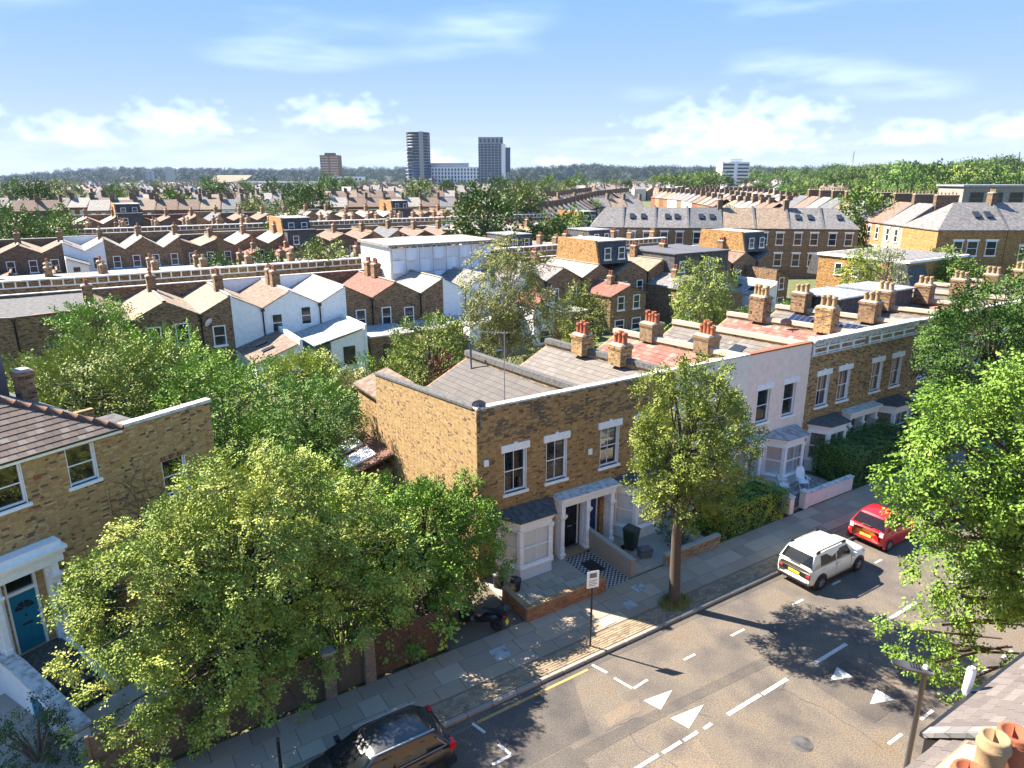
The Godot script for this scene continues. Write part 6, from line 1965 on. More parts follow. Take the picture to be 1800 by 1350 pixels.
# plain pitched-roof house with party wall upstands; front at z = 0 facing +z
func pitched_house(label: String, at: Vector3, turn: float, o: Dictionary) -> Node3D:
	var w: float = o.get("w", 5.6)
	var e: float = o.get("eaves", 7.6)
	var r: float = o.get("ridge", 11.0)
	var D: float = o.get("d", 8.5)
	var wall: String = o.get("wall", "brick_far_brown")
	var roof: String = o.get("roof", "tile_far_grey")
	var t := thing(o.get("called", "terrace_house"), label, "house", at, turn, o.get("group", "houses of the long pitched terrace"))
	part(t, "wall", box_mesh(0, -1.0, -D, w - 0.003, e, 0), M[wall])
	var hl: float = o.get("hip_left", 0.0)
	var hr: float = o.get("hip_right", 0.0)
	slope_part(t, "roof_slope", Vector3(-0.2 if hl > 0 else 0.0, e - 0.1, 0.25), Vector3(hl, r, -D / 2), Vector3(w - hr, r, -D / 2), Vector3(w + (0.2 if hr > 0 else 0.0), e - 0.1, 0.25), 0.12, roof)
	slope_part(t, "roof_slope", Vector3(w, e - 0.1, -D - 0.25), Vector3(w - hr, r, -D / 2 - 0.003), Vector3(hl, r, -D / 2 - 0.003), Vector3(0, e - 0.1, -D - 0.25), 0.12, roof)
	if hl > 0: slope_part(t, "roof_hip", Vector3(-0.2, e - 0.1, -D - 0.2), Vector3(hl - 0.01, r, -D / 2 - 0.01), Vector3(hl - 0.01, r, -D / 2 + 0.01), Vector3(-0.2, e - 0.1, 0.24), 0.1, roof)
	else: poly_part(t, "gable", [[-D, e], [0, e], [-D / 2, r - 0.12]], 0.01, 0.2, wall).transform = Transform3D(Basis(Vector3(0, 0, 1), Vector3.UP, Vector3(-1, 0, 0)), Vector3(0.21, 0, 0))
	if hr > 0: slope_part(t, "roof_hip", Vector3(w + 0.2, e - 0.1, 0.24), Vector3(w - hr + 0.01, r, -D / 2 + 0.01), Vector3(w - hr + 0.01, r, -D / 2 - 0.01), Vector3(w + 0.2, e - 0.1, -D - 0.2), 0.1, roof)
	else:
		poly_part(t, "party_upstand", [[-D - 0.2, e - 0.1], [0.3, e - 0.1], [-D / 2, r + 0.32]], -0.16, 0.16, "tile_far_slate").transform = Transform3D(Basis(Vector3(0, 0, 1), Vector3.UP, Vector3(-1, 0, 0)), Vector3(w, 0, 0))
	if o.get("stack", true):
		chimney(t, Vector3(w, r - 0.9, -D * 0.5 + o.get("stack_z", 0.0)), 0.8, o.get("stack_d", 1.2), 2.2, o.get("pots", 4), M.brick_far_dark, [M.buff_clay])
	for q in o.get("windows", [[w * 0.27, 4.7, 1.25, 2.0], [w * 0.74, 4.7, 1.25, 2.0], [w * 0.27, 1.2, 1.25, 2.1], [w * 0.74, 1.2, 1.25, 2.1]]):
		far_window(t, Vector3(q[0], q[1], 0.0), 0, q[2], q[3], "white_paint", 0.25 if o.get("heads", true) else 0.0)
	for q in o.get("lights", []):
		var b := MB.new()
		var a := atan2(r - e + 0.1, D / 2 + 0.25)
		b.obox(Transform3D(Basis(Vector3.RIGHT, a), Vector3(q, lerpf(e, r, 0.55), -D * 0.5 * 0.47)), Vector3(0.85, 0.16, 1.2))
		part(t, "rooflight", b.mesh(), M.far_glass)
	return t

func make_rows() -> void:
	var Z := -60.5
	var y := -0.45
	# row whose backs face the gardens
	rear_house("brown brick house with skylights at the gardens' west end", Vector3(-8.0, y, Z), 0, {"w": 9.9, "peak": 6.9, "valley": 6.7, "roof": "felt_dark", "windows": [], "stacks": [-3.5]})
	rear_house("dark brick house back behind the deep green rounded tree", Vector3(1.9, y, Z), 0, {"roof": "tile_far_tan", "roof2": "tile_far_brown", "stacks": [-7.0], "windows": [[3.9, 3.3, 0.95, 1.7]]})
	rear_house("brown brick house back with orange-brown roof beside the white pair", Vector3(6.8, y, Z), 0, {"roof": "tile_far_tan", "windows": [[1.0, 3.3, 1.0, 1.8], [3.75, 2.9, 1.0, 1.7]], "stacks": [-4.2], "dish": true})
	rear_house("white rendered house back with tan lean-to below it", Vector3(11.7, y, Z), 0, {"wall": "white_render", "roof": "tile_far_brown", "roof2": "tile_far_tan", "wing": "lean", "wing_roof": "tile_far_brown", "stacks": [-4.4, -6.0], "windows": [[3.6, 3.5, 0.95, 1.6]]})
	rear_house("white rendered house back with green glazed extension", Vector3(16.6, y, Z), 0, {"wall": "white_render", "roof": "tile_far_pale", "wing": "glass", "stacks": [], "windows": [[1.2, 3.9, 0.95, 1.6]]})
	rear_house("dark brick house back with bright red tiled roof and red pots", Vector3(21.5, y, Z), 0, {"roof": "tile_far_red", "wall": "brick_far_brown", "wing": "flat", "stacks": [-4.6, -6.4], "windows": [[1.3, 2.9, 0.95, 1.8], [3.8, 2.9, 0.95, 1.8]]})
	rear_house("dark brick house back with pale grey roof beside the sheeted house", Vector3(26.4, y, Z), 0, {"roof": "tile_far_pale", "wing": "flat", "stacks": [], "windows": [[1.2, 2.7, 1.0, 1.8]]})
	rear_house("house back wrapped in white sheeting behind the birch", Vector3(31.3, y, Z), 0, {"roof": "tile_far_grey", "wall": "sheeting", "wing": "flat", "wing_wall": "sheeting", "stacks": [], "windows": []})
	rear_house("white painted house back half hidden by the birch", Vector3(36.2, y, Z), 0, {"roof": "tile_far_grey", "wall": "white_render", "wing": "pair", "wing_wall": "white_render"})
	rear_house("brown brick house back just east of the birch", Vector3(41.1, y, Z), 0, {"roof": "tile_far_grey", "wing": "flat", "stacks": [-5.5], "dish": true})
	rear_house("brown brick house back with red tiled half of a paired wing", Vector3(46.0, y, Z), 0, {"roof": "tile_far_pale", "roof2": "tile_far_tan", "wing": "pair", "wing_roof": "tile_far_red", "stacks": []})
	rear_house("brown brick house back with black mansard loft and orange flank", Vector3(50.9, y, Z), 0, {"roof": "tile_far_tan", "wing": "pair2", "dormer": true, "stacks": [-3.0, -6.0], "stack": "brick_far_orange"})
	rear_house("brown brick house back behind the weeping birch", Vector3(55.8, y, Z), 0, {"roof": "tile_far_tan", "wing": "pair", "wing_roof": "tile_far_grey", "stacks": [-5.0]})
	rear_house("brick house back with slate-sided loft box above its wing", Vector3(60.7, y, Z), 0, {"roof": "tile_far_grey", "wing": "black_box", "stacks": [-5.0]})
	rear_house("brick house back with low black loft and white lean-to", Vector3(65.6, y, Z), 0, {"roof": "tile_far_tan", "wing": "black_box", "stacks": []})
	rear_house("brick house back with white gabled extension", Vector3(70.5, y, Z), 0, {"roof": "tile_far_brown", "wing": "lean", "wing_wall": "white_render", "wing_roof": "tile_far_pale", "stacks": [-4.0]})
	rear_house("brick house back with ivy-covered grey extension", Vector3(75.4, y, Z), 0, {"roof": "tile_far_grey", "wing": "pair2", "dormer": true})
	# sheeted scaffold: a roofed frame over a house on the next street
	var s := thing("sheeted_scaffold", "tall white sheeted scaffold with flat roof over a house", "scaffold", Vector3(29.0, -1.2, -67.5))
	for k in 8:
		var b := MB.new()
		var x0 := k * 1.56
		for j in 4:
			# each sheet sags between its ties
			var ya := 5.0 + j * 1.25
			for i in 4:
				var za := 0.28 * sin(PI * i / 4.0) * (1.0 if (j + k) % 2 == 0 else -0.8)
				var zb := 0.28 * sin(PI * (i + 1) / 4.0) * (1.0 if (j + k) % 2 == 0 else -0.8)
				b.quad(Vector3(x0 + i * 0.39, ya, za), Vector3(x0 + (i + 1) * 0.39, ya, zb), Vector3(x0 + (i + 1) * 0.39, ya + 1.25, zb * 0.4), Vector3(x0 + i * 0.39, ya + 1.25, za * 0.4))
		part(s, "sheet", b.mesh(), M.sheeting)
		b = MB.new()
		b.tube([Vector3(x0, 0, 0.34), Vector3(x0, 10.4, 0.34)], [0.04, 0.04], 5)
		part(s, "scaffold_pole", b.mesh(), M.steel)
	part(s, "sheet", box_mesh(-0.06, 4.6, -8.0, 0.0, 10.1, 0.0), M.sheeting)
	part(s, "sheet", box_mesh(12.5, 4.6, -8.0, 12.56, 10.1, 0.0), M.sheeting)
	part(s, "inner_house", box_mesh(0.4, 0, -8.0, 12.1, 7.5, -0.9), M.brick_far_brown)
	part(s, "scaffold_roof", box_mesh(-0.3, 10.15, -8.3, 12.9, 10.4, 0.3), M.grey_render)
	part(s, "lower_sheet", box_mesh(1.0, 1.0, 0.2, 12.5, 4.9, 0.26), M.sheeting)

	# row with white cornices facing the gardens
	for k in 21:
		var x := -21.0 + k * 5.1
		var lab := "brown brick house with panelled white cornice, %s from the west in its row" % ORD[k]
		front_house(lab, Vector3(x, elev(x, -86.0) - 0.05, -86.0 + 0.02 * k), 0, {"wall": ["brick_far_brown", "brick_far_yellow", "brick_far_brown"][k % 3], "dormer": k > 11 and k % 3 == 0, "roof": ["felt_pale", "tile_far_grey", "zinc"][k % 3]})
	# loft conversions and flats towards the east
	var f := thing("flats", "orange brick flats with white flat roof and black mansards", "building", Vector3(86, -0.7, -57))
	part(f, "wall", box_mesh(0, -0.5, 0, 14, 6.6, 12), M.brick_far_orange)
	part(f, "roof_edge", box_mesh(-0.2, 6.601, -0.2, 14.2, 6.9, 12.2), M.white_paint)
	part(f, "roof", box_mesh(0.3, 6.901, 0.3, 13.7, 6.96, 11.7), M.tile_far_grey)
	for z in [3.0, 5.4]:
		far_window(f, Vector3(-0.001, 4.3, z), -90, 1.0, 1.5)
		far_window(f, Vector3(-0.001, 0.9, z), -90, 1.0, 1.6)
	poly_part(f, "mansard", [[10.0, 4.0], [12.6, 4.0], [11.6, 6.58], [10.0, 6.58]], -0.3, 4.0, "felt_dark").transform = Transform3D(Basis(Vector3(0, 0, 1), Vector3.UP, Vector3(-1, 0, 0)), Vector3(3.4, 0, 0.3))
	poly_part(f, "mansard", [[-1.6, 4.0], [-0.01, 4.0], [-0.01, 6.58], [-1.0, 6.58]], -0.2, 5.0, "felt_dark").transform = Transform3D(Basis(Vector3(0, 0, 1), Vector3.UP, Vector3(-1, 0, 0)), Vector3(5, 0, 0))
	f = thing("gabled_house", "orange brick gabled house with three skylights below the big hipped house", "house", Vector3(98, 0, -47), -33)
	poly_part(f, "wall", [[0, -0.5], [8.5, -0.5], [8.5, 3.2], [4.25, 5.3], [0, 3.2]], -8, 0, "brick_far_orange")
	slope_part(f, "roof_slope", Vector3(4.25, 5.4, 0.2), Vector3(4.25, 5.4, -8.2), Vector3(8.8, 3.1, -8.2), Vector3(8.8, 3.1, 0.2), 0.1, "tile_far_slate")
	slope_part(f, "roof_slope", Vector3(-0.3, 3.1, 0.2), Vector3(-0.3, 3.1, -8.2), Vector3(4.247, 5.4, -8.2), Vector3(4.247, 5.4, 0.2), 0.1, "tile_far_slate")
	for k in 3:
		var rl := MB.new()
		rl.obox(Transform3D(Basis(Vector3.BACK, -0.47), Vector3(6.3, 4.5, -2.2 - k * 1.5)), Vector3(1.3, 0.12, 0.8))
		part(f, "rooflight", rl.mesh(), M.white_paint)

	# long pitched terrace facing the camera
	var d := Vector3(0.757, 0, 0.653)
	var a := Vector3(79.0, 0.2, -96.5)
	for k in 8:
		pitched_house("house of the long slate-roofed terrace, %s from its west end" % ORD[k], a + d * 5.5 * k, -40.8, {"w": 5.5, "hip_left": 2.4 if k == 0 else 0.0, "hip_right": 2.6 if k == 7 else 0.0, "wall": "brick_far_yellow" if k == 0 else "brick_far_brown", "roof": ["tile_far_grey", "tile_far_grey", "tile_far_grey", "tile_far_slate", "tile_far_tan", "tile_far_tan", "tile_far_grey", "tile_far_grey"][k], "lights": [[], [1.5, 3.4], [2.0, 3.6], [2.2, 4.0], [], [], [1.6, 3.6], [2.8]][k], "ridge": 10.6, "eaves": 7.5, "stack": k == 3 or k == 5})
	# big hipped house and the three-storey row behind it, running away from the camera
	var R := Vector3(0.8387, 0, 0.5446)
	var F := Vector3(0.5446, 0, -0.8387)
	var base := F * 98.0 + R * 58.5
	pitched_house("big hipped yellow brick house at the near end of the tall row", base, -33, {"w": 9.5, "d": 9.0, "hip_left": 4.2, "eaves": 9.0, "ridge": 12.4, "wall": "brick_far_orange", "roof": "tile_far_grey", "lights": [6.2, 7.8], "windows": [[3.0, 5.4, 1.3, 2.0], [5.0, 5.4, 1.5, 2.0], [7.6, 5.4, 1.5, 2.0], [3.0, 1.6, 1.3, 2.2], [5.0, 1.6, 1.5, 2.2], [7.6, 1.6, 1.5, 2.2]], "group": "tall houses on the east side", "stack": true})
	pitched_house("hipped house joined to the right of the big hipped one", base + R * 9.6, -33, {"w": 9.5, "d": 9.0, "eaves": 9.0, "ridge": 12.4, "wall": "brick_far_orange", "roof": "tile_far_grey", "group": "tall houses on the east side"})
	for k in 9:
		var p := F * (116.5 + 6.2 * k) + R * (60.5 + 0.1 * k)
		pitched_house("tall pale brick house, %s behind the big hipped house" % ORD[k], p, -123, {"w": 6.1, "d": 9.5, "eaves": 8.8, "ridge": 11.9, "wall": "grey_render" if k == 0 else "brick_far_yellow", "roof": ["tile_far_grey", "tile_far_brown", "tile_far_slate"][k % 3], "stack_z": -1.0, "stack_d": 3.4, "pots": 6, "windows": [[1.6, 6.0, 1.0, 2.0], [4.2, 6.0, 1.0, 2.0], [1.6, 2.6, 1.0, 2.2], [4.2, 2.6, 1.0, 2.2]], "group": "tall houses on the east side"})
	f = thing("modern_block", "grey modern rooftop block with wide windows behind the big hipped house", "building", F * 135.0 + R * 84.0, -33)
	part(f, "wall", box_mesh(0, -1, -8, 14, 14.2, 0), M.grey_render)
	part(f, "roof", box_mesh(-0.4, 14.201, -8.4, 14.4, 14.5, 0.4), M.zinc)
	for x in [2.6, 6.2, 10.0]: far_window(f, Vector3(x, 10.8, 0), 0, 2.6, 2.4, "grey_plastic")
	make_far()

# ---------------------------------------------------------------- the city beyond
func make_far() -> void:
	var R := Vector3(0.8387, 0, 0.5446)
	var F := Vector3(0.5446, 0, -0.8387)
	# further rows parallel to the street: backs, then fronts, copies of a few kinds
	var protos := []
	for k in 8:
		protos.append(rear_house("brick house back in the third row, first part", Vector3(0, -60, 0), 0, {"wall": ["brick_far_brown", "brick_far_dark", "brick_far_brown", "white_render", "brick_far_dark", "brick_far_yellow", "brick_far_dark", "brick_far_brown"][k], "peak": [6.9, 6.6, 7.2, 6.9, 6.8, 7.1, 6.7, 6.9][k], "dormer": k == 7, "roof": ["tile_far_pale", "tile_far_tan", "tile_far_grey", "tile_far_pale", "tile_far_brown", "tile_far_slate", "tile_far_brown", "tile_far_grey"][k], "roof2": ["tile_far_tan", "tile_far_brown", "tile_far_pale", "tile_far_grey", "tile_far_tan", "tile_far_grey", "tile_far_red", "tile_far_pale"][k], "wing": ["pair", "", "flat", "pair2", "lean", "pair", "", "black_box"][k], "stacks": [-4.5], "pipe": false, "group": "houses of the further rows", "red_pots": k % 2 == 0}))
	var fr := []
	for k in 2:
		fr.append(front_house("house front", Vector3(0, -60, 0), 0, {"wall": ["brick_far_brown", "brick_far_yellow"][k], "roof": ["felt_pale", "tile_far_grey"][k], "group": "houses of the further rows"}))
	var rows := [[-113.0, -33.0, 26, protos, 4.9, "third"], [-136.0, -45.0, 28, fr, 5.1, "fourth"], [-162.0, -52.0, 34, protos, 4.9, "fifth"]]
	for row in rows:
		for k in row[2]:
			var x: float = row[1] + k * row[4]
			var z: float = row[0] + 0.015 * k
			var src: Node3D = row[3][(k * 7 + k / 3) % row[3].size()]
			copy_thing(src, "house %s from the west in the %s row back from the gardens" % [ORD[k], row[5]], Vector3(x, elev(x, z) + 0.2, z), 0)
	for p in protos + fr:
		remove_child(p)
		p.queue_free()
	# smaller pitched houses of the distance: walls, two roof slopes, chimney
	var far := []
	for k in 6:
		var t := thing("distant_house", "small brick house among the distant rooftops", "house", Vector3.ZERO, 0, "houses among the distant rooftops")
		var w := 5.4
		var wall: String = ["brick_far_brown", "brick_far_dark", "brick_far_yellow", "white_render", "brick_far_brown", "brick_far_red"][k]
		var roof: String = ["tile_far_grey", "tile_far_brown", "tile_far_pale", "tile_far_grey", "tile_far_tan", "tile_far_brown"][k]
		part(t, "wall", box_mesh(0, -3, -8.5, w, 6.0, 0), M[wall])
		poly_part(t, "party_wall", [[-8.8, 5.9], [0.3, 5.9], [-4.25, 8.7]], 0, 0.3, "brick_far_dark").transform = Transform3D(Basis(Vector3(0, 0, 1), Vector3.UP, Vector3(-1, 0, 0)), Vector3(w + 0.003, 0, 0))
		slope_part(t, "roof_slope", Vector3(0, 5.9, 0.3), Vector3(0, 8.5, -4.25), Vector3(w - 0.3, 8.5, -4.25), Vector3(w - 0.3, 5.9, 0.3), 0.1, roof)
		slope_part(t, "roof_slope", Vector3(w - 0.3, 5.9, -8.8), Vector3(w - 0.3, 8.5, -4.253), Vector3(0, 8.5, -4.253), Vector3(0, 5.9, -8.8), 0.1, roof)
		part(t, "chimney", box_mesh(w - 0.4, 7.6, -5.2, w + 0.35, 10.0, -3.4), M.brick_far_dark)
		for x in [1.3, 3.7]: part(t, "window", box_mesh(x - 0.5, 3.4, 0.0, x + 0.5, 5.2, 0.06), M.far_glass if k % 2 else M.white_paint)
		far.append(t)
	var r := RandomNumberGenerator.new()
	r.seed = 314
	var first := {}
	var place := func(kind: int, p: Vector3, turn: float, label: String) -> void:
		p.y = elev(p.x, p.z) - 0.3
		if not first.has(kind):
			first[kind] = true
			far[kind].position = p
			far[kind].rotation_degrees.y = turn
			far[kind].set_meta("label", label)
		else: copy_thing(far[kind], label, p, turn)
	# rows: [start forward, start right, end forward, end right]; houses face right of travel
	var lines := [[205, -150, 215, -75], [185, -128, 192, -118], [240, -172, 250, -90], [330, -235, 350, -150], [420, -290, 440, -200], [163, 6, 330, 58], [168, -2, 330, 40], [150, 92, 330, 70], [165, 104, 360, 86], [215, -60, 235, 50], [190, -112, 205, -62], [262, -150, 280, -62], [300, -165, 330, -20], [370, -200, 390, -60], [395, -30, 420, 60], [480, -220, 500, -90], [250, 120, 420, 105], [460, 0, 520, 90], [560, -200, 590, -60]]
	for l in lines:
		var p0: Vector3 = F * l[0] + R * l[1]
		var p1: Vector3 = F * l[2] + R * l[3]
		var n := int(p0.distance_to(p1) / 5.5)
		var dir := (p1 - p0).normalized()
		var turn := rad_to_deg(atan2(-dir.z, dir.x))
		var many: bool = l[0] > 350
		for k in n:
			if r.randf() < (0.12 if not many else 0.35): continue
			var kind := r.randi() % 6
			place.call(kind, p0 + dir * 5.5 * k, turn, ["small brown brick house with grey roof", "small dark brick house with brown roof", "small yellow brick house with pale roof", "small white rendered house", "small brown brick house with tan roof", "small red brick house with brown roof"][kind] + " among the distant rooftops")
	# landmarks
	tower_round(F * 900 + R * -114, "round glass tower with a pale vertical band, taller of the two", 31.0, 68.0)
	tower_slab(F * 900 + R * -23, "glass tower with stepped top beside the round one", 36.0, 63.0)
	var t := thing("apartment_block", "long white block with a grid of windows between the two glass towers", "building", F * 905 + R * -116, -33)
	part(t, "wall", box_mesh(0, -4, -18, 76, 28, 0), M.white_render)
	part(t, "set_back_storey", box_mesh(10, 28.01, -16, 62, 33, -3), M.zinc)
	for j in 6:
		for k in 19: part(t, "window", box_mesh(k * 4.0 + 0.9, 2.0 + j * 4.3, 0.0, k * 4.0 + 2.9, 5.0 + j * 4.3, 0.15), M.blue_glass)
	t = thing("apartment_block", "brown brick block with white balconies at the foot of the round tower", "building", F * 780 + R * -114, -33)
	part(t, "wall", box_mesh(0, -4, -16, 30, 15, 0), M.brick_far_dark)
	for k in 4: part(t, "balcony", box_mesh(7.0, 0.5 + k * 3.8, 0.01, 23, 1.9 + k * 3.8, 1.6), M.white_paint)
	for x in [1.5, 25.0]:
		for k in 4: part(t, "window", box_mesh(x, 1.5 + k * 3.8, 0.01, x + 3.5, 3.6 + k * 3.8, 0.12), M.white_paint)
	grid_tower(F * 1000 + R * -249, "brown brick tower block with pale balcony stripes on the left skyline", 25, 45, "brick_far_brown", "felt_pale", 13)
	t = thing("apartment_block", "low white block at the foot of the brown brick tower", "building", F * 960 + R * -255, -33)
	part(t, "wall", box_mesh(0, -4, -20, 58, 17, 0), M.white_render)
	for j in 3:
		for k in 12: part(t, "window", box_mesh(k * 4.8 + 1, 3 + j * 4.6, 0, k * 4.8 + 3.4, 5.6 + j * 4.6, 0.15), M.far_glass)
	grid_tower(F * 700 + R * 214, "white concrete tower with dark window bands above the trees", 26, 30, "white_render", "felt_dark", 9)
	grid_tower(F * 2000 + R * -940, "slim grey tower in front of the left-hand hills", 18, 40, "zinc", "felt_pale", 10)
	grid_tower(F * 2200 + R * -1095, "pale blue hazy tower beside the slim grey one", 20, 34, "zinc", "blue_glass", 8)
	grid_tower(F * 1900 + R * 150, "dark hazy tower on the skyline right of the glass towers", 18, 38, "blue_glass", "slate", 9)
	t = thing("hall", "large hall with terracotta-coloured pitched roof before the hills", "building", F * 1000 + R * -425, -33)
	part(t, "wall", box_mesh(0, -5, -40, 62, 8, 0), M.brick_far_brown)
	slope_part(t, "roof_slope", Vector3(-2, 4.5, 4), Vector3(14, 19, -20), Vector3(62, 19, -20), Vector3(62, 13, 4), 0.6, "tile_far_tan")
	t = thing("office_block", "low white and blue banded office block on the left", "building", F * 860 + R * -330, -33)
	part(t, "wall", box_mesh(0, -5, -18, 104, 11, 0), M.white_render)
	for k in 17:
		if k % 4 == 3: continue
		part(t, "window", box_mesh(k * 6.1 + 0.5, 1.0, 0.0, k * 6.1 + 5.4, 9.5, 0.3), M.blue_glass)
	t = thing("office_block", "dark grey low office block beside the hazy tower", "building", F * 1250 + R * 60, -33)
	part(t, "wall", box_mesh(0, -5, -20, 66, 17, 0), M.slate)
	for j in 3: part(t, "window_band", box_mesh(1, 3 + j * 4.5, 0, 65, 5.2 + j * 4.5, 0.3), M.blue_glass)
	t = thing("domed_building", "small building with a pale green dome in the distance", "building", F * 640 + R * 60, -33)
	part(t, "drum", box_mesh(-5, -3, -10, 5, 9, 0), M.stone)
	var b := MB.new()
	b.lathe(Vector3(0, 9, -5), [[4.2, 0], [4.2, 1.5], [3.6, 3.6], [2.2, 5.2], [0.5, 6.0], [0.3, 7.4], [0.02, 7.8]], 16)
	part(t, "dome", b.mesh(true), M.green_copper)
	for q in [[470, 205, 22, 6.0, "brown flats with flat roofs among the hillside trees, lower end"], [480, 226, 16, 7.5, "brown flats among the hillside trees, middle of three"], [490, 246, 20, 8.5, "brown flats among the hillside trees, upper end"]]:
		t = thing("hillside_flats", q[4], "building", F * q[0] + R * q[1], -33, "flats on the hillside")
		t.position.y = elev(t.position.x, t.position.z)
		part(t, "wall", box_mesh(0, -4, -9, q[2], q[3] + 3, 0), M.brick_far_brown)
		part(t, "roof", box_mesh(-0.3, q[3] + 3.01, -9.3, q[2] + 0.3, q[3] + 3.5, 0.3), M.slate)
		for j in 2:
			for k in int(q[2] / 3.2): part(t, "window", box_mesh(k * 3.2 + 0.8, 2.2 + j * 3.4, 0, k * 3.2 + 2.2, 4.2 + j * 3.4, 0.1), M.far_glass)
	t = thing("lattice_mast", "thin lattice radio mast on the hill skyline", "mast", F * 900 + R * 418)
	t.position.y = elev(t.position.x, t.position.z)
	b = MB.new()
	for s in [Vector2(-1, -1), Vector2(1, -1), Vector2(0, 1.2)]: b.bar(Vector3(s.x, 0, s.y), Vector3(s.x * 0.2, 34, s.y * 0.2), 0.3, 0.3)
	for k in 9: b.bar(Vector3(-1 + k * 0.09, k * 3.6, -1 + k * 0.09), Vector3(1 - k * 0.09, k * 3.6 + 3, -1 + k * 0.09), 0.2, 0.2)
	part(t, "mast_frame", b.mesh(), M.steel)
	make_far_trees(F, R)

func tower_round(at: Vector3, label: String, d: float, h: float) -> void:
	var t := thing("glass_tower", label, "tower", at, -33)
	var b := MB.new()
	b.lathe(Vector3.ZERO, [[d * 0.46, -4], [d * 0.46, h]], 32)
	part(t, "shaft", b.mesh(true), M.blue_glass)
	for k in 19:
		b = MB.new()
		b.lathe(Vector3(0, 4 + k * 3.35, 0), [[d * 0.465, 0], [d * 0.475, 0.05], [d * 0.475, 0.5], [d * 0.465, 0.55]], 32, false)
		part(t, "floor_band", b.mesh(true), M.zinc)
	for k in 10:
		b = MB.new()
		b.lathe(Vector3(-d * 0.3, 12 + k * 4.2, d * 0.28), [[d * 0.2, 0], [d * 0.2, 1.0]], 20)
		part(t, "balcony", b.mesh(true), M.zinc)
	part(t, "service_core", box_mesh(d * 0.08, -4, d * 0.3, d * 0.24, h + 0.5, d * 0.475), M.felt_pale)

func tower_slab(at: Vector3, label: String, w: float, h: float) -> void:
	var t := thing("glass_tower", label, "tower", at, -33)
	part(t, "shaft", box_mesh(-w / 2, -4, -20, w / 2 - 8, h - 8, 0), M.blue_glass)
	part(t, "upper_storey", box_mesh(-w / 2, h - 7.99, -20, w / 2 - 6, h, 0.0), M.felt_pale)
	part(t, "service_core", box_mesh(w / 2 - 8, -4, -18, w / 2 - 3, h - 8.0, 0.6), M.white_render)
	part(t, "side_wing", box_mesh(w / 2 - 2.99, 22, -17, w / 2 + 3, h - 12, -1), M.blue_glass)
	for k in 18:
		part(t, "floor_band", box_mesh(-w / 2 - 0.2, 3 + k * 3.1, 0.01, w / 2 - 8.01, 3.45 + k * 3.1, 0.35), M.zinc)
	for k in 6:
		part(t, "mullion", box_mesh(-w / 2 + 2 + k * 4.4, 0, 0.36, -w / 2 + 2.5 + k * 4.4, h - 8, 0.6), M.zinc)
		part(t, "window", box_mesh(-w / 2 + 1.5 + k * 5, h - 6.5, 0.01, -w / 2 + 4 + k * 5, h - 2, 0.2), M.blue_glass)

func grid_tower(at: Vector3, label: String, w: float, h: float, wall: String, band: String, floors: int) -> void:
	var t := thing("tower_block", label, "tower", at, -33)
	part(t, "wall", box_mesh(-w / 2, -6, -w * 0.8, w / 2, h, 0), M[wall])
	part(t, "roof_plant", box_mesh(-w * 0.25, h + 0.01, -w * 0.6, w * 0.25, h + 3, -w * 0.1), M[wall])
	for k in floors:
		var y := 1.0 + k * (h - 1.0) / floors
		for s in [-1.0, 1.0]:
			part(t, "balcony_band", box_mesh(s * w * 0.27 - w * 0.2, y, 0.01, s * w * 0.27 + w * 0.2, y + (h - 1.0) / floors * 0.42, 0.9), M[band])

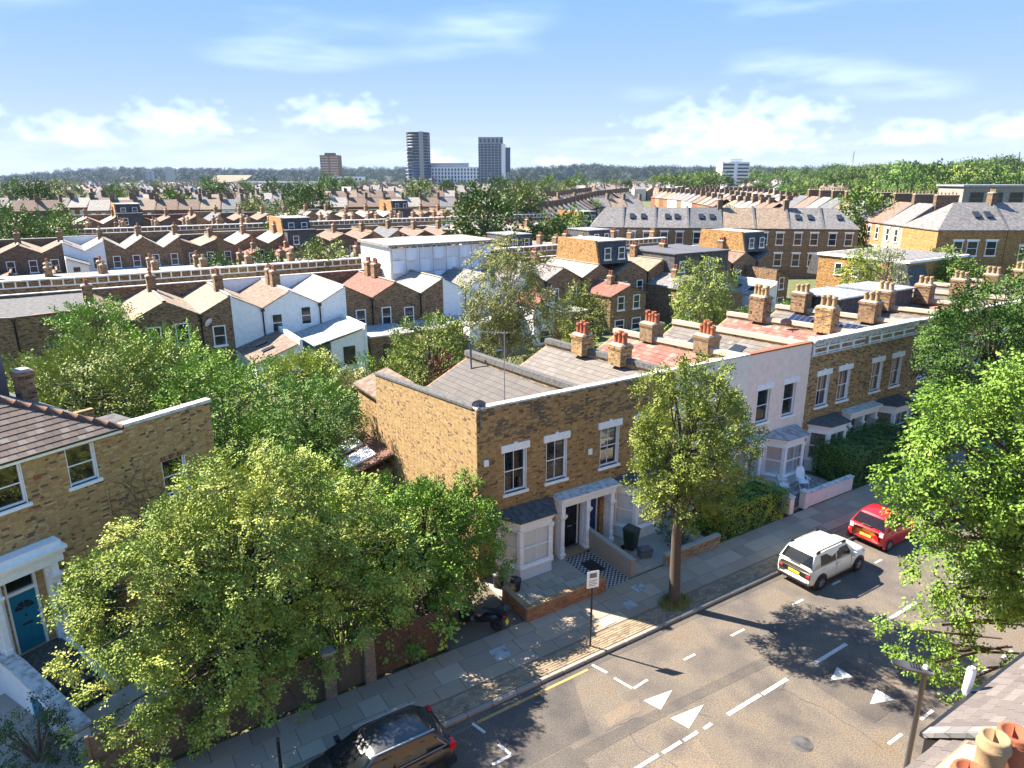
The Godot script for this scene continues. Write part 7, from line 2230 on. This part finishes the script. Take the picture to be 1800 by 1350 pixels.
func make_far_trees(F: Vector3, R: Vector3) -> void:
	# kinds: a few crowns, copied and turned
	var kinds := []
	var cols := [[Color(0.1, 0.16, 0.03), Color(0.12, 0.19, 0.035)], [Color(0.07, 0.12, 0.025), Color(0.085, 0.14, 0.03)], [Color(0.13, 0.17, 0.04), Color(0.15, 0.19, 0.045)]]
	for k in 3:
		var t := tree("distant_tree", "tree among the distant rooftops", Vector3.ZERO, Vector3(0, 7.0, 0), 0.3, [[Vector3(0, 6.2, 0), Vector3(3.6, 3.0, 3.4)], [Vector3(0.5, 8.3, 0), Vector3(2.2, 1.8, 2.0)], [Vector3(-1.5, 4.8, 0.5), Vector3(2.4, 1.9, 2.2)]], 55, 4600, 0.42, cols[k], 600 + k, "trees among the distant rooftops", "bark", 0.6, 0.1, 0.33)
		kinds.append(t)
	var used := {}
	var put := func(k: int, x: float, z: float, s: float, label: String) -> void:
		var p := Vector3(x, elev(x, z) - 0.2, z)
		if not used.has(k):
			used[k] = true
			kinds[k].position = p
			kinds[k].scale = Vector3.ONE * s
			kinds[k].set_meta("label", label)
		else: copy_thing(kinds[k], label, p, fmod(x * 37.0 + z * 11.0, 360.0), Vector3(s, s * (0.9 + 0.2 * fmod(absf(x), 1.0)), s))
	for q in [[1, 63.9, -107.5, 1.5, "large round dark green tree right of the sheeted scaffold"], [2, 93.5, -142, 1.45, "tall bright tree below the slab glass tower"], [1, 73.5, -101, 1.05, "dark tree west of the long slate-roofed terrace"], [0, 79.5, -104, 1.05, "bright tree close to the west end of the slate-roofed terrace"], [0, 120.6, -72, 1.35, "leafy tree between the slate-roofed terrace and the tall row"], [2, 29.2, -89.5, 1.0, "yellow-green tree left of the sheeted scaffold"], [1, 16.5, -91.5, 0.8, "dark spreading bush-like tree behind the white cornices, west one"], [1, 22.5, -92.5, 0.8, "dark spreading bush-like tree behind the white cornices, east one"], [0, -3.9, -133, 1.0, "bright green tree at the far west between the rows, first of a pair"], [0, 0.6, -131, 1.0, "bright green tree at the far west between the rows, second of a pair"], [2, 35.6, -128, 0.95, "pale green tree rising between the further rows"], [1, -1.5, -239, 1.3, "dark tree over the western rooftops"], [2, 100, -48, 0.75, "light green tree before the big hipped house"], [0, 94, -43, 0.7, "light green tree left of the orange gabled house"], [2, 108, -38.5, 0.8, "bright tree in front of the orange gabled house"], [1, 130, -112, 1.1, "tree behind the slate-roofed terrace"], [0, -12, -118, 1.1, "tree at the western edge of the third row"], [2, 46, -170, 1.0, "tree rising behind the fifth row"]]:
		put.call(q[0], q[1], q[2], q[3], q[4])
	var r := RandomNumberGenerator.new()
	r.seed = 271
	for k in 105:
		var s := r.randf_range(185, 620)
		var t := r.randf_range(-0.72, 0.62) * s
		if t > s * 0.12 and t < s * 0.5 and s < 430: continue
		var p := F * s + R * t
		var kind := r.randi() % 3
		put.call(kind, p.x, p.z, r.randf_range(0.8, 1.5), ["bright green", "dark green", "yellow-green"][kind] + " tree among the distant rooftops")
	# woods: nobody could count these
	var clump: ArrayMesh = crown_mesh([[Vector3(0, 5.5, 0), Vector3(5.5, 4.5, 5.5)], [Vector3(3, 7, 1), Vector3(3.4, 2.8, 3.4)]], 34, 2400, 0.72, [Color(0.13, 0.19, 0.04), Color(0.105, 0.16, 0.033), Color(0.16, 0.21, 0.045)], 620)[0]
	var list := []
	var mask := FastNoiseLite.new()
	mask.seed = 77
	mask.frequency = 0.012
	for k in 3400:
		var s := r.randf_range(300, 1000)
		var t := s * r.randf_range(0.2, 0.85)
		if (t < 150 and s < 500) or (s < 440 and t < s * 0.47) or (s < 700 and absf(t / s - 0.325) < 0.05): continue
		var p := F * s + R * t
		var thick := mask.get_noise_2d(p.x, p.z)
		if thick < -0.12: continue
		p.y = elev(p.x, p.z) - 1.0
		list.append([p, r.randf_range(0.5, 1.2) + maxf(0.0, thick) * 1.5])
	# roofs too many and too small to count between and beyond the trees
	var rb := MB.new()
	rb.tinted = true
	for k in 1500:
		var s := r.randf_range(430, 1150)
		var t := s * r.randf_range(-0.75, 0.75)
		var p := F * s + R * t
		if t > s * 0.2 and mask.get_noise_2d(p.x, p.z) > -0.02: continue
		p.y = elev(p.x, p.z) - 0.5
		var a := (-0.58 if r.randf() < 0.6 else 0.95) + r.randf_range(-0.08, 0.08)
		var ax := Vector3(cos(a), 0, -sin(a))
		var az := Vector3(sin(a), 0, cos(a))
		var w := r.randf_range(6, 20)
		rb.col = [Color(0.3, 0.2, 0.13), Color(0.22, 0.16, 0.12), Color(0.62, 0.6, 0.57), Color(0.4, 0.29, 0.17)][r.randi() % 4]
		var h := r.randf_range(5.5, 8.0)
		rb.hexa(p, p + ax * w, p + ax * w + az * 8, p + az * 8, p + Vector3(0, h, 0), p + ax * w + Vector3(0, h, 0), p + ax * w + az * 8 + Vector3(0, h, 0), p + az * 8 + Vector3(0, h, 0))
		rb.col = [Color(0.3, 0.26, 0.22), Color(0.24, 0.22, 0.21), Color(0.36, 0.25, 0.18), Color(0.48, 0.46, 0.43)][r.randi() % 4]
		var e := Vector3(0, h, 0)
		var m0 := p + az * 4 + Vector3(0, h + 2.6, 0)
		rb.quad(p + e, p + ax * w + e, m0 + ax * w, m0)
		rb.quad(p + az * 8 + ax * w + e, p + az * 8 + e, m0, m0 + ax * w)
		rb.tri(p + e, m0, p + az * 8 + e)
		rb.tri(p + ax * w + e, p + ax * w + az * 8 + e, m0 + ax * w)
		for j in int(w / 5.5): rb.obox(Transform3D(Basis(ax, Vector3.UP, az), m0 + ax * (2.0 + j * 5.5)), Vector3(0.8, 2.6, 1.4))
	var roofs := part(self, "distant_rooftops", rb.mesh(), M.tiles)
	meta(roofs, "hazy mass of small rooftops stretching to the skyline", "rooftops", "", "stuff")
	for k in 330:
		var s := r.randf_range(620, 1300)
		var p := F * s + R * s * r.randf_range(-0.62, 0.2)
		p.y = -1.0
		list.append([p, r.randf_range(0.6, 1.2)])
	scatter("hillside_wood", "mixed green wood covering the rising ground to the east", clump, list, r)
	# far hills
	var far_clump: ArrayMesh = crown_mesh([[Vector3(0, 6, 0), Vector3(9, 5.5, 9)]], 22, 900, 1.5, [Color(0.04, 0.065, 0.025), Color(0.055, 0.08, 0.03), Color(0.035, 0.055, 0.022)], 621)[0]
	mat("hill_ground", lin(0.05, 0.07, 0.03), 1.0, M.blotch_tex, 300.0)
	for h in [[4300.0, -3000.0, 2600.0, 66.0, 5], [3000.0, -1900.0, 800.0, 36.0, 6], [2600.0, -100.0, 2200.0, 44.0, 7]]:
		var nz := FastNoiseLite.new()
		nz.seed = h[4]
		nz.frequency = 0.0012
		var b := MB.new()
		var rows := 7
		var n := 60
		list = []
		for j in rows:
			for i in n + 1:
				var t: float = lerpf(h[1], h[2], float(i) / n)
				var s: float = h[0] + (j - 3) * 220.0
				var p := F * s + R * t
				var up: float = h[3] * (1.0 - pow(absf(j - 3) / 3.0, 1.6)) * (0.85 + 0.3 * nz.get_noise_2d(t, s)) * smoothstep(0.0, 0.12, float(i) / n) * (1.0 - smoothstep(0.8, 1.0, float(i) / n))
				b.v.append(p + Vector3(0, up - 4.0, 0))
				if j < 5:
					for q in 6: list.append([p + Vector3(r.randf_range(-60, 60), up - 8.0, r.randf_range(-60, 60)), r.randf_range(1.0, 2.0)])
		for j in rows - 1:
			for i in n:
				var a := j * (n + 1) + i
				for q in [a, a + 1, a + n + 1, a + 1, a + n + 2, a + n + 1]: b.ix.append(q)
		structure("hill", b.mesh(true), M.hill_ground)
		scatter("distant_wood", ["dark wooded ridge along the western skyline", "nearer wooded slope left of the glass towers", "wooded ridge behind the eastern rooftops"][h[4] - 5], far_clump, list, r)

func scatter(called: String, label: String, mesh: Mesh, list: Array, r: RandomNumberGenerator) -> void:
	var mm := MultiMesh.new()
	mm.transform_format = MultiMesh.TRANSFORM_3D
	mm.use_colors = true
	mm.mesh = mesh
	mm.instance_count = list.size()
	for k in list.size():
		mm.set_instance_transform(k, Transform3D(Basis(Vector3.UP, r.randf() * TAU).scaled(Vector3.ONE * list[k][1]), list[k][0]))
		var q := r.randf_range(0.65, 1.2)
		mm.set_instance_color(k, Color(q * r.randf_range(0.8, 1.15), q, q * r.randf_range(0.8, 1.1)))
	var o := MultiMeshInstance3D.new()
	o.name = numbered(self, called)
	o.multimesh = mm
	o.material_override = M.leaf
	add_child(o)
	meta(o, label, "wood", "", "stuff")

# ---------------------------------------------------------------- trees near the street and in the gardens
func make_trees() -> void:
	var yg := [Color(0.24, 0.29, 0.05), Color(0.2, 0.255, 0.045), Color(0.29, 0.325, 0.07), Color(0.165, 0.22, 0.04)]
	var mid := [Color(0.100, 0.180, 0.031), Color(0.125, 0.216, 0.035), Color(0.081, 0.150, 0.028)]
	var lime := [Color(0.125, 0.216, 0.031), Color(0.156, 0.252, 0.039), Color(0.106, 0.186, 0.028)]
	var dark := [Color(0.062, 0.120, 0.024), Color(0.081, 0.150, 0.029), Color(0.050, 0.102, 0.020)]
	var olive := [Color(0.106, 0.132, 0.033), Color(0.125, 0.156, 0.039), Color(0.081, 0.102, 0.028)]
	tree("spreading_tree", "broad yellow-green tree overhanging the fence at the corner", Vector3(3.0, 0, -20.6), Vector3(0.3, 5.6, 0.2), 0.17,
		[[Vector3(0.6, 5.2, 0.2), Vector3(3.5, 2.2, 2.6)], [Vector3(0.9, 6.8, -0.4), Vector3(2.2, 1.2, 1.8)], [Vector3(4.0, 4.0, 0.8), Vector3(2.1, 1.9, 1.9)], [Vector3(-2.3, 4.1, 0.6), Vector3(2.3, 1.9, 2.0)], [Vector3(-0.5, 2.7, 2.0), Vector3(2.9, 1.5, 1.3)], [Vector3(-2.9, 1.9, 1.6), Vector3(1.7, 1.2, 1.2)], [Vector3(2.8, 2.6, 1.7), Vector3(2.3, 1.5, 1.2)], [Vector3(-2.5, 1.2, 2.3), Vector3(1.9, 0.9, 0.9)], [Vector3(-0.4, 1.5, 2.6), Vector3(2.4, 1.0, 0.8)]], 330, 135000, 0.088, yg, 501, "", "bark", 0.8, 0.35, 0.2)
	tree("maple_tree", "bushy bright green tree against the end house's side wall", Vector3(9.9, 0, -21.2), Vector3(0, 4.3, 0), 0.15,
		[[Vector3(0, 3.6, 0), Vector3(2.4, 1.7, 1.8)], [Vector3(1.4, 2.6, 0.9), Vector3(1.5, 1.5, 1.2)], [Vector3(-1.6, 3.0, -0.2), Vector3(1.5, 1.4, 1.3)], [Vector3(0.2, 1.6, 1.0), Vector3(1.8, 1.2, 1.0)]], 160, 62000, 0.09, lime, 502, "", "bark", 0.7, 0.1, 0.22)
	tree("street_tree", "slender street tree with straight trunk rising from the pavement", Vector3(17.97, 0.1, -16.25), Vector3(0.15, 8.2, -0.1), 0.2,
		[[Vector3(0, 7.0, 0), Vector3(2.3, 2.5, 2.1)], [Vector3(-1.0, 5.3, 0.1), Vector3(1.5, 1.5, 1.4)], [Vector3(1.3, 5.6, 0), Vector3(1.6, 1.7, 1.4)], [Vector3(0.3, 4.3, 0.3), Vector3(1.0, 1.0, 0.9)], [Vector3(-0.1, 9.0, 0), Vector3(1.4, 1.0, 1.2)]], 150, 56000, 0.08, [Color(0.165, 0.21, 0.04), Color(0.2, 0.235, 0.05), Color(0.13, 0.175, 0.035)], 503, "", "bark", 0.5, 0.05, 0.21)
	tree("lime_tree", "tall dark green lime tree standing beyond the red car", Vector3(41.5, 0.1, -16.6), Vector3(0.2, 8.5, 0), 0.24,
		[[Vector3(-0.2, 6.8, 0), Vector3(3.9, 3.4, 3.4)], [Vector3(-1.8, 4.8, 0.4), Vector3(2.5, 2.4, 2.2)], [Vector3(0.2, 9.3, 0), Vector3(2.3, 1.7, 2.0)]], 100, 38000, 0.14, dark, 504, "", "bark", 0.5, 0.15, 0.24)
	tree("lime_tree", "bright green lime tree leaning in over the near side of the road", Vector3(23.4, 0.12, -5.2), Vector3(-1.2, 9.6, -0.8), 0.12,
		[[Vector3(-3.5, 8.7, -2.5), Vector3(2.6, 2.2, 2.0)], [Vector3(-3.9, 7.2, -2.7), Vector3(1.8, 1.6, 1.4)], [Vector3(-2.7, 5.0, -2.4), Vector3(1.7, 1.6, 1.4)], [Vector3(-4.2, 3.3, -2.7), Vector3(1.6, 1.3, 1.0)], [Vector3(-1.4, 6.5, -1.2), Vector3(2.6, 3.0, 2.0)], [Vector3(-1.7, 9.9, -1.6), Vector3(2.2, 1.3, 1.7)], [Vector3(-3.1, 2.1, -2.0), Vector3(1.1, 1.3, 0.9)]], 210, 80000, 0.1, lime, 505, "", "bark", 0.45, 0.6, 0.21)
	# gardens behind
	for q in [mid, lime, dark, olive]:
		for k in q.size(): q[k] = Color(q[k].r * 1.4, q[k].g * 1.3, q[k].b * 1.1)
	var g := "trees in the back gardens"
	tree("garden_tree", "large pale yellow-green tree behind the corner house", Vector3(0.4, 0, -46), Vector3(0, 5.0, 0), 0.22, [[Vector3(0, 4.2, 0), Vector3(4.6, 2.3, 3.4)], [Vector3(-3.6, 4.2, 0.6), Vector3(2.8, 2.5, 2.4)], [Vector3(3.4, 3.8, 0.8), Vector3(2.8, 2.4, 2.4)], [Vector3(0, 2.6, 2.2), Vector3(5.0, 2.2, 2.0)]], 108, 32000, 0.172, [Color(0.180, 0.224, 0.048), Color(0.217, 0.266, 0.060), Color(0.150, 0.189, 0.042)], 511, g)
	tree("garden_tree", "deep green rounded tree close to the brown brick rear walls", Vector3(2.0, -0.3, -57.5), Vector3(0, 5.5, 0), 0.18, [[Vector3(0, 5.0, 0), Vector3(2.6, 2.3, 2.4)]], 48, 11200, 0.161, mid, 512, g)
	tree("garden_tree", "bright green bush-like tree below the white lean-to", Vector3(5.6, 0, -48.5), Vector3(0, 4.0, 0), 0.15, [[Vector3(0, 3.9, 0), Vector3(3.2, 2.3, 2.6)], [Vector3(0.4, 2.0, 1.6), Vector3(2.8, 1.8, 2.0)]], 48, 12800, 0.149, lime, 513, g)
	tree("garden_tree", "spreading dark-centred tree beyond the end of the corner house's wall", Vector3(6.6, 0, -39.5), Vector3(0, 4.4, 0), 0.18, [[Vector3(0, 4.0, 0), Vector3(3.2, 2.3, 2.8)], [Vector3(-1.2, 2.5, 1.8), Vector3(2.6, 2.0, 2.0)], [Vector3(1.0, 2.0, 2.2), Vector3(2.2, 1.8, 1.8)]], 67, 17600, 0.149, mid, 514, g)
	tree("garden_tree", "round glossy dark green tree close to the end house's rear", Vector3(9.9, 0, -33.5), Vector3(0, 4.6, 0), 0.17, [[Vector3(0, 3.8, 0), Vector3(2.3, 2.4, 2.3)], [Vector3(0, 2.2, 0), Vector3(2.0, 1.9, 2.0)]], 110, 26000, 0.115, [Color(0.1, 0.175, 0.035), Color(0.12, 0.205, 0.04), Color(0.14, 0.235, 0.05)], 515, g, "bark", 0.6, 0.0, 0.26)
	tree("garden_tree", "flat-topped yellow-green tree below the green glass extension", Vector3(12.0, 0, -42.5), Vector3(0, 4.2, 0), 0.12, [[Vector3(0, 3.9, 0), Vector3(2.2, 1.2, 1.9)]], 43, 10400, 0.138, yg, 516, g)
	shrub("garden_shrub", "pale straw-coloured feathery shrub in the back gardens", Vector3(14.6, 0, -40.5), [[Vector3(0, 2.4, 0), Vector3(0.9, 1.9, 0.9)]], 28, 5760, 0.161, [Color(0.320, 0.320, 0.156), Color(0.300, 0.294, 0.132)], 517, "shrubs in the back gardens", "shrub", 0.3)
	shrub("garden_shrub", "dense dark olive evergreen mound behind the end house", Vector3(16.2, 0, -38.5), [[Vector3(0, 3.0, 0), Vector3(1.9, 1.9, 1.7)]], 48, 11200, 0.138, olive, 518, "shrubs in the back gardens")
	shrub("garden_shrub", "purple-red leaved shrub showing over the butterfly roof", Vector3(19.6, 0, -37.0), [[Vector3(0, 3.6, 0), Vector3(1.6, 1.4, 1.3)]], 31, 6400, 0.127, [Color(0.105, 0.035, 0.026), Color(0.135, 0.056, 0.036), Color(0.083, 0.056, 0.030)], 519, "shrubs in the back gardens")
	tree("garden_tree", "loose light green tree between the olive mound and the birch", Vector3(20.3, 0, -41.5), Vector3(0, 5.0, 0), 0.12, [[Vector3(0, 4.6, 0), Vector3(2.7, 1.7, 2.0)], [Vector3(1.6, 5.4, 0), Vector3(1.4, 1.2, 1.2)]], 55, 12000, 0.138, [Color(0.180, 0.231, 0.048), Color(0.150, 0.196, 0.042)], 520, g)
	var birch := [Color(0.195, 0.210, 0.060), Color(0.240, 0.245, 0.078), Color(0.150, 0.175, 0.048)]
	tree("birch_tree", "tall sparse birch with hanging twigs in front of the sheeted building", Vector3(25.3, 0, -40.0), Vector3(0.3, 11.5, 0), 0.16, [[Vector3(0.2, 8.6, 0), Vector3(3.0, 3.2, 2.5)], [Vector3(0.8, 11.2, 0), Vector3(1.3, 1.6, 1.2)], [Vector3(2.2, 6.2, 0.4), Vector3(2.6, 2.6, 1.9)], [Vector3(-1.6, 6.0, 0), Vector3(1.7, 2.2, 1.6)], [Vector3(0.2, 4.2, 0.6), Vector3(2.6, 1.6, 1.8)]], 170, 36000, 0.12, birch, 521, g, "pale_bark", 0.3, 0.9, 0.27)
	tree("garden_tree", "dark twiggy tree beside the birch with reddish shrubs below", Vector3(36.8, 0, -46.0), Vector3(0, 5.6, 0), 0.14, [[Vector3(0, 4.6, 0), Vector3(2.1, 2.0, 1.9)]], 43, 7200, 0.149, olive, 522, g)
	tree("weeping_birch", "light green weeping birch behind the red tiled roofs", Vector3(48.5, 0, -43.0), Vector3(0, 8.6, 0), 0.14, [[Vector3(0, 6.4, 0), Vector3(2.3, 2.6, 2.2)], [Vector3(0, 4.6, 0), Vector3(2.6, 2.4, 2.4)]], 84, 16000, 0.149, [Color(0.195, 0.252, 0.060), Color(0.225, 0.280, 0.066), Color(0.165, 0.210, 0.048)], 523, g, "pale_bark", 0.3, 0.9, 0.27)
	tree("willow_tree", "small golden-green willow beside the orange brick flats", Vector3(75, 0, -44.5), Vector3(0, 8, 0), 0.14, [[Vector3(0, 5.2, 0), Vector3(1.9, 3.0, 1.8)]], 48, 8000, 0.184, yg, 524, g, "pale_bark", 0.3, 0.9, 0.27)
	tree("garden_tree", "grey-leaved tree standing against the orange brick flats", Vector3(81.5, 0, -45), Vector3(0, 7.5, 0), 0.14, [[Vector3(0, 4.9, 0), Vector3(1.9, 2.8, 1.8)]], 43, 7200, 0.184, [Color(0.225, 0.238, 0.132), Color(0.270, 0.280, 0.168)], 525, g)
	shrub("garden_shrub", "small scarlet-leaved acer beside the weeping birch", Vector3(42.5, 0, -43.5), [[Vector3(0, 1.9, 0), Vector3(1.2, 0.8, 1.0)]], 16, 2400, 0.138, [Color(0.320, 0.042, 0.030), Color(0.320, 0.042, 0.030)], 526, "shrubs in the back gardens")
	var more := [[6.3, -20.6, "green growth behind the plank gate", lime], [8.3, -19.9, "leafy shrub behind the reddish fence", mid], [3.5, -38.0, "green undergrowth behind the end of the corner house", mid], [-4.0, -40.0, "pale bushy growth behind the corner house roof", yg], [8.5, -36.0, "leafy undergrowth beside the round glossy tree", lime], [7.5, -29.5, "tangled green shrub between the corner house wall and the end house", mid], [8.2, -25.5, "bushy growth behind the bright maple", lime], [10.5, -45.5, "low green growth before the white lean-to", mid], [14.0, -47.0, "low shrubs before the green glazed extension", olive], [18.0, -45.0, "green shrub before the red-roofed house back", lime], [23.0, -47.0, "light green shrub beside the birch trunk", yg], [-3.0, -52.0, "green growth along the western garden end", mid], [33.0, -41.0, "low light green shrub under the birch", yg], [40.0, -41.0, "leafy green shrub near the scarlet acer", lime], [45.0, -41.5, "leafy shrub at the foot of the weeping birch", mid], [53.0, -42.5, "dark bushy shrub behind the red tiled roofs", dark], [58.0, -44.0, "brownish round shrub beside the white extension", olive], [63.0, -43.0, "bright shrub beside the slate extension", lime], [69.5, -41.0, "yellow-green shrub before the willow", yg], [85.0, -41.0, "light shrub below the grey-leaved tree", lime], [28.5, -36.5, "green shrub at the foot of the birch", mid], [23.0, -36.0, "low dark shrub behind the butterfly roofs", dark], [90.0, -40.0, "bright green garden shrub near the aerials", lime]]
	for k in more.size():
		var q: Array = more[k]
		shrub("garden_shrub", q[2], Vector3(q[0], 0, q[1]), [[Vector3(0, 1.9, 0), Vector3(2.3, 1.9, 1.9)]], 24, 4160, 0.149, q[3], 540 + k, "shrubs in the back gardens")

# ---------------------------------------------------------------- camera, sky, sun
func make_view() -> void:
	var cam := Camera3D.new()
	cam.name = "camera"
	add_child(cam)
	cam.position = EYE
	cam.rotation_degrees = Vector3(-16.44, -(90.0 - STREET_TURN), 0)
	cam.fov = 57.51
	cam.near = 0.2
	cam.far = 20000.0
	cam.current = true
	var sun := DirectionalLight3D.new()
	sun.name = "sun"
	add_child(sun)
	sun.look_at_from_position(Vector3.ZERO, Vector3(0.53, -1.0, 0.84))
	sun.light_energy = 1.6
	sun.light_color = Color(1.0, 0.95, 0.88)
	sun.light_angular_distance = 0.5
	sun.shadow_enabled = true
	var env := Environment.new()
	env.background_mode = Environment.BG_SKY
	var sm := ProceduralSkyMaterial.new()
	sm.sky_top_color = Color(0.43, 0.67, 0.96)
	sm.sky_horizon_color = Color(0.86, 0.91, 0.95)
	sm.sky_curve = 0.09
	sm.ground_horizon_color = Color(0.6, 0.62, 0.6)
	sm.ground_bottom_color = Color(0.3, 0.3, 0.25)
	sm.sun_angle_max = 5.0
	sm.sky_cover = cloud_cover()
	sm.sky_cover_modulate = Color(1, 1, 1)
	var sky := Sky.new()
	sky.sky_material = sm
	env.sky = sky
	env.background_energy_multiplier = 0.32
	env.tonemap_mode = Environment.TONE_MAPPER_LINEAR
	env.tonemap_exposure = 3.85
	env.fog_enabled = true
	env.fog_density = 0.00005
	env.fog_light_color = Color(0.68, 0.78, 0.92)
	env.sdfgi_enabled = true
	env.ssao_enabled = true
	env.ssil_enabled = true
	var we := WorldEnvironment.new()
	we.name = "world_environment"
	we.environment = env
	add_child(we)

func cloud_cover() -> Texture2D:
	# heaped clouds low over the horizon and thin streaks above, the same kind all the way round
	var W := 4096
	var H := 2048
	var n := FastNoiseLite.new()
	n.seed = 8
	n.fractal_octaves = 5
	n.frequency = 1.0
	var low := FastNoiseLite.new()
	low.seed = 21
	low.fractal_octaves = 2
	low.frequency = 1.0
	var im := Image.create(W, H, false, Image.FORMAT_RGBA8)
	im.fill(Color(1, 1, 1, 0))
	# the larger heaps: bearing from -z towards +x, height over the horizon, width, all in degrees
	var heaps := [[2.5, 3.0, 5.5], [9.0, 3.9, 6.5], [20.0, 4.6, 6.5], [26.5, 1.5, 3.5], [36.5, 1.3, 3.0], [49.5, 3.6, 11.0], [54.0, 4.6, 5.0], [61.5, 2.9, 5.0], [67.0, 3.2, 5.0]]
	var g := RandomNumberGenerator.new()
	g.seed = 5
	for k in 26: heaps.append([75.0 + k * 11.3 + g.randf_range(-3, 3), g.randf_range(1.5, 4.6), g.randf_range(3.0, 8.0)])
	var data := im.get_data()
	for y in range(int(H * 0.5 * (1.0 - 75.0 / 90.0)), H / 2):
		var el := (0.5 - (y + 0.5) / H) * 180.0
		var near := []
		for q in heaps:
			if absf(el - q[1]) < q[2] * 0.45 + 1.5: near.append(q)
		for x in W:
			var az := (x + 0.5) / W * 360.0
			var ca := cos(deg_to_rad(az))
			var sa := sin(deg_to_rad(az))
			var a := 0.0
			for q in near:
				var dx: float = fposmod(az - q[0] + 180.0, 360.0) - 180.0
				if absf(dx) > q[2]: continue
				var dy: float = el - (q[1] - q[2] * 0.06)
				var e := 1.0 - sqrt(pow(dx / (q[2] * 0.62), 2.0) + pow(dy / (q[2] * (0.24 if dy > 0 else 0.13)), 2.0))
				if e > -0.8: a = maxf(a, clampf((e * 0.7 + n.get_noise_3d(ca * 30.0, sa * 30.0, el * 1.0) * 0.6 + 0.08) * 0.6, 0.0, 0.4))
			# streaks, bent and drawn out along the bearing
			if el < 3.0 and a < 0.3: a = maxf(a, 0.12 * clampf(n.get_noise_3d(ca * 9.0, sa * 9.0, el * 1.3 + 40.0) + 0.25, 0.0, 1.0))
			var s := low.get_noise_3d(ca * 2.6, sa * 2.6, el * 0.16 + 9.0)
			if s > -0.05:
				var f := clampf(n.get_noise_3d(ca * 5.5 + el * 0.1, sa * 5.5, el * 0.55 + 80.0) + 0.35, 0.0, 1.0)
				a = maxf(a, 0.3 * f * smoothstep(-0.05, 0.5, s) * smoothstep(75.0, 40.0, el))
			if a > 0.0: data[(y * W + x) * 4 + 3] = int(a * 255)
	return ImageTexture.create_from_image(Image.create_from_data(W, H, false, Image.FORMAT_RGBA8, data))

func _ready() -> void:
	rng.seed = 20240601
	make_view()
	make_materials()
	mat("lamp_grey", lin(0.06, 0.063, 0.068), 0.45)
	mat("green_copper", lin(0.3, 0.42, 0.36), 0.8)
	make_setting()
	make_cars()
	make_terrace()
	make_corner_house()
	make_opposite_house()
	make_rows()
	make_trees()
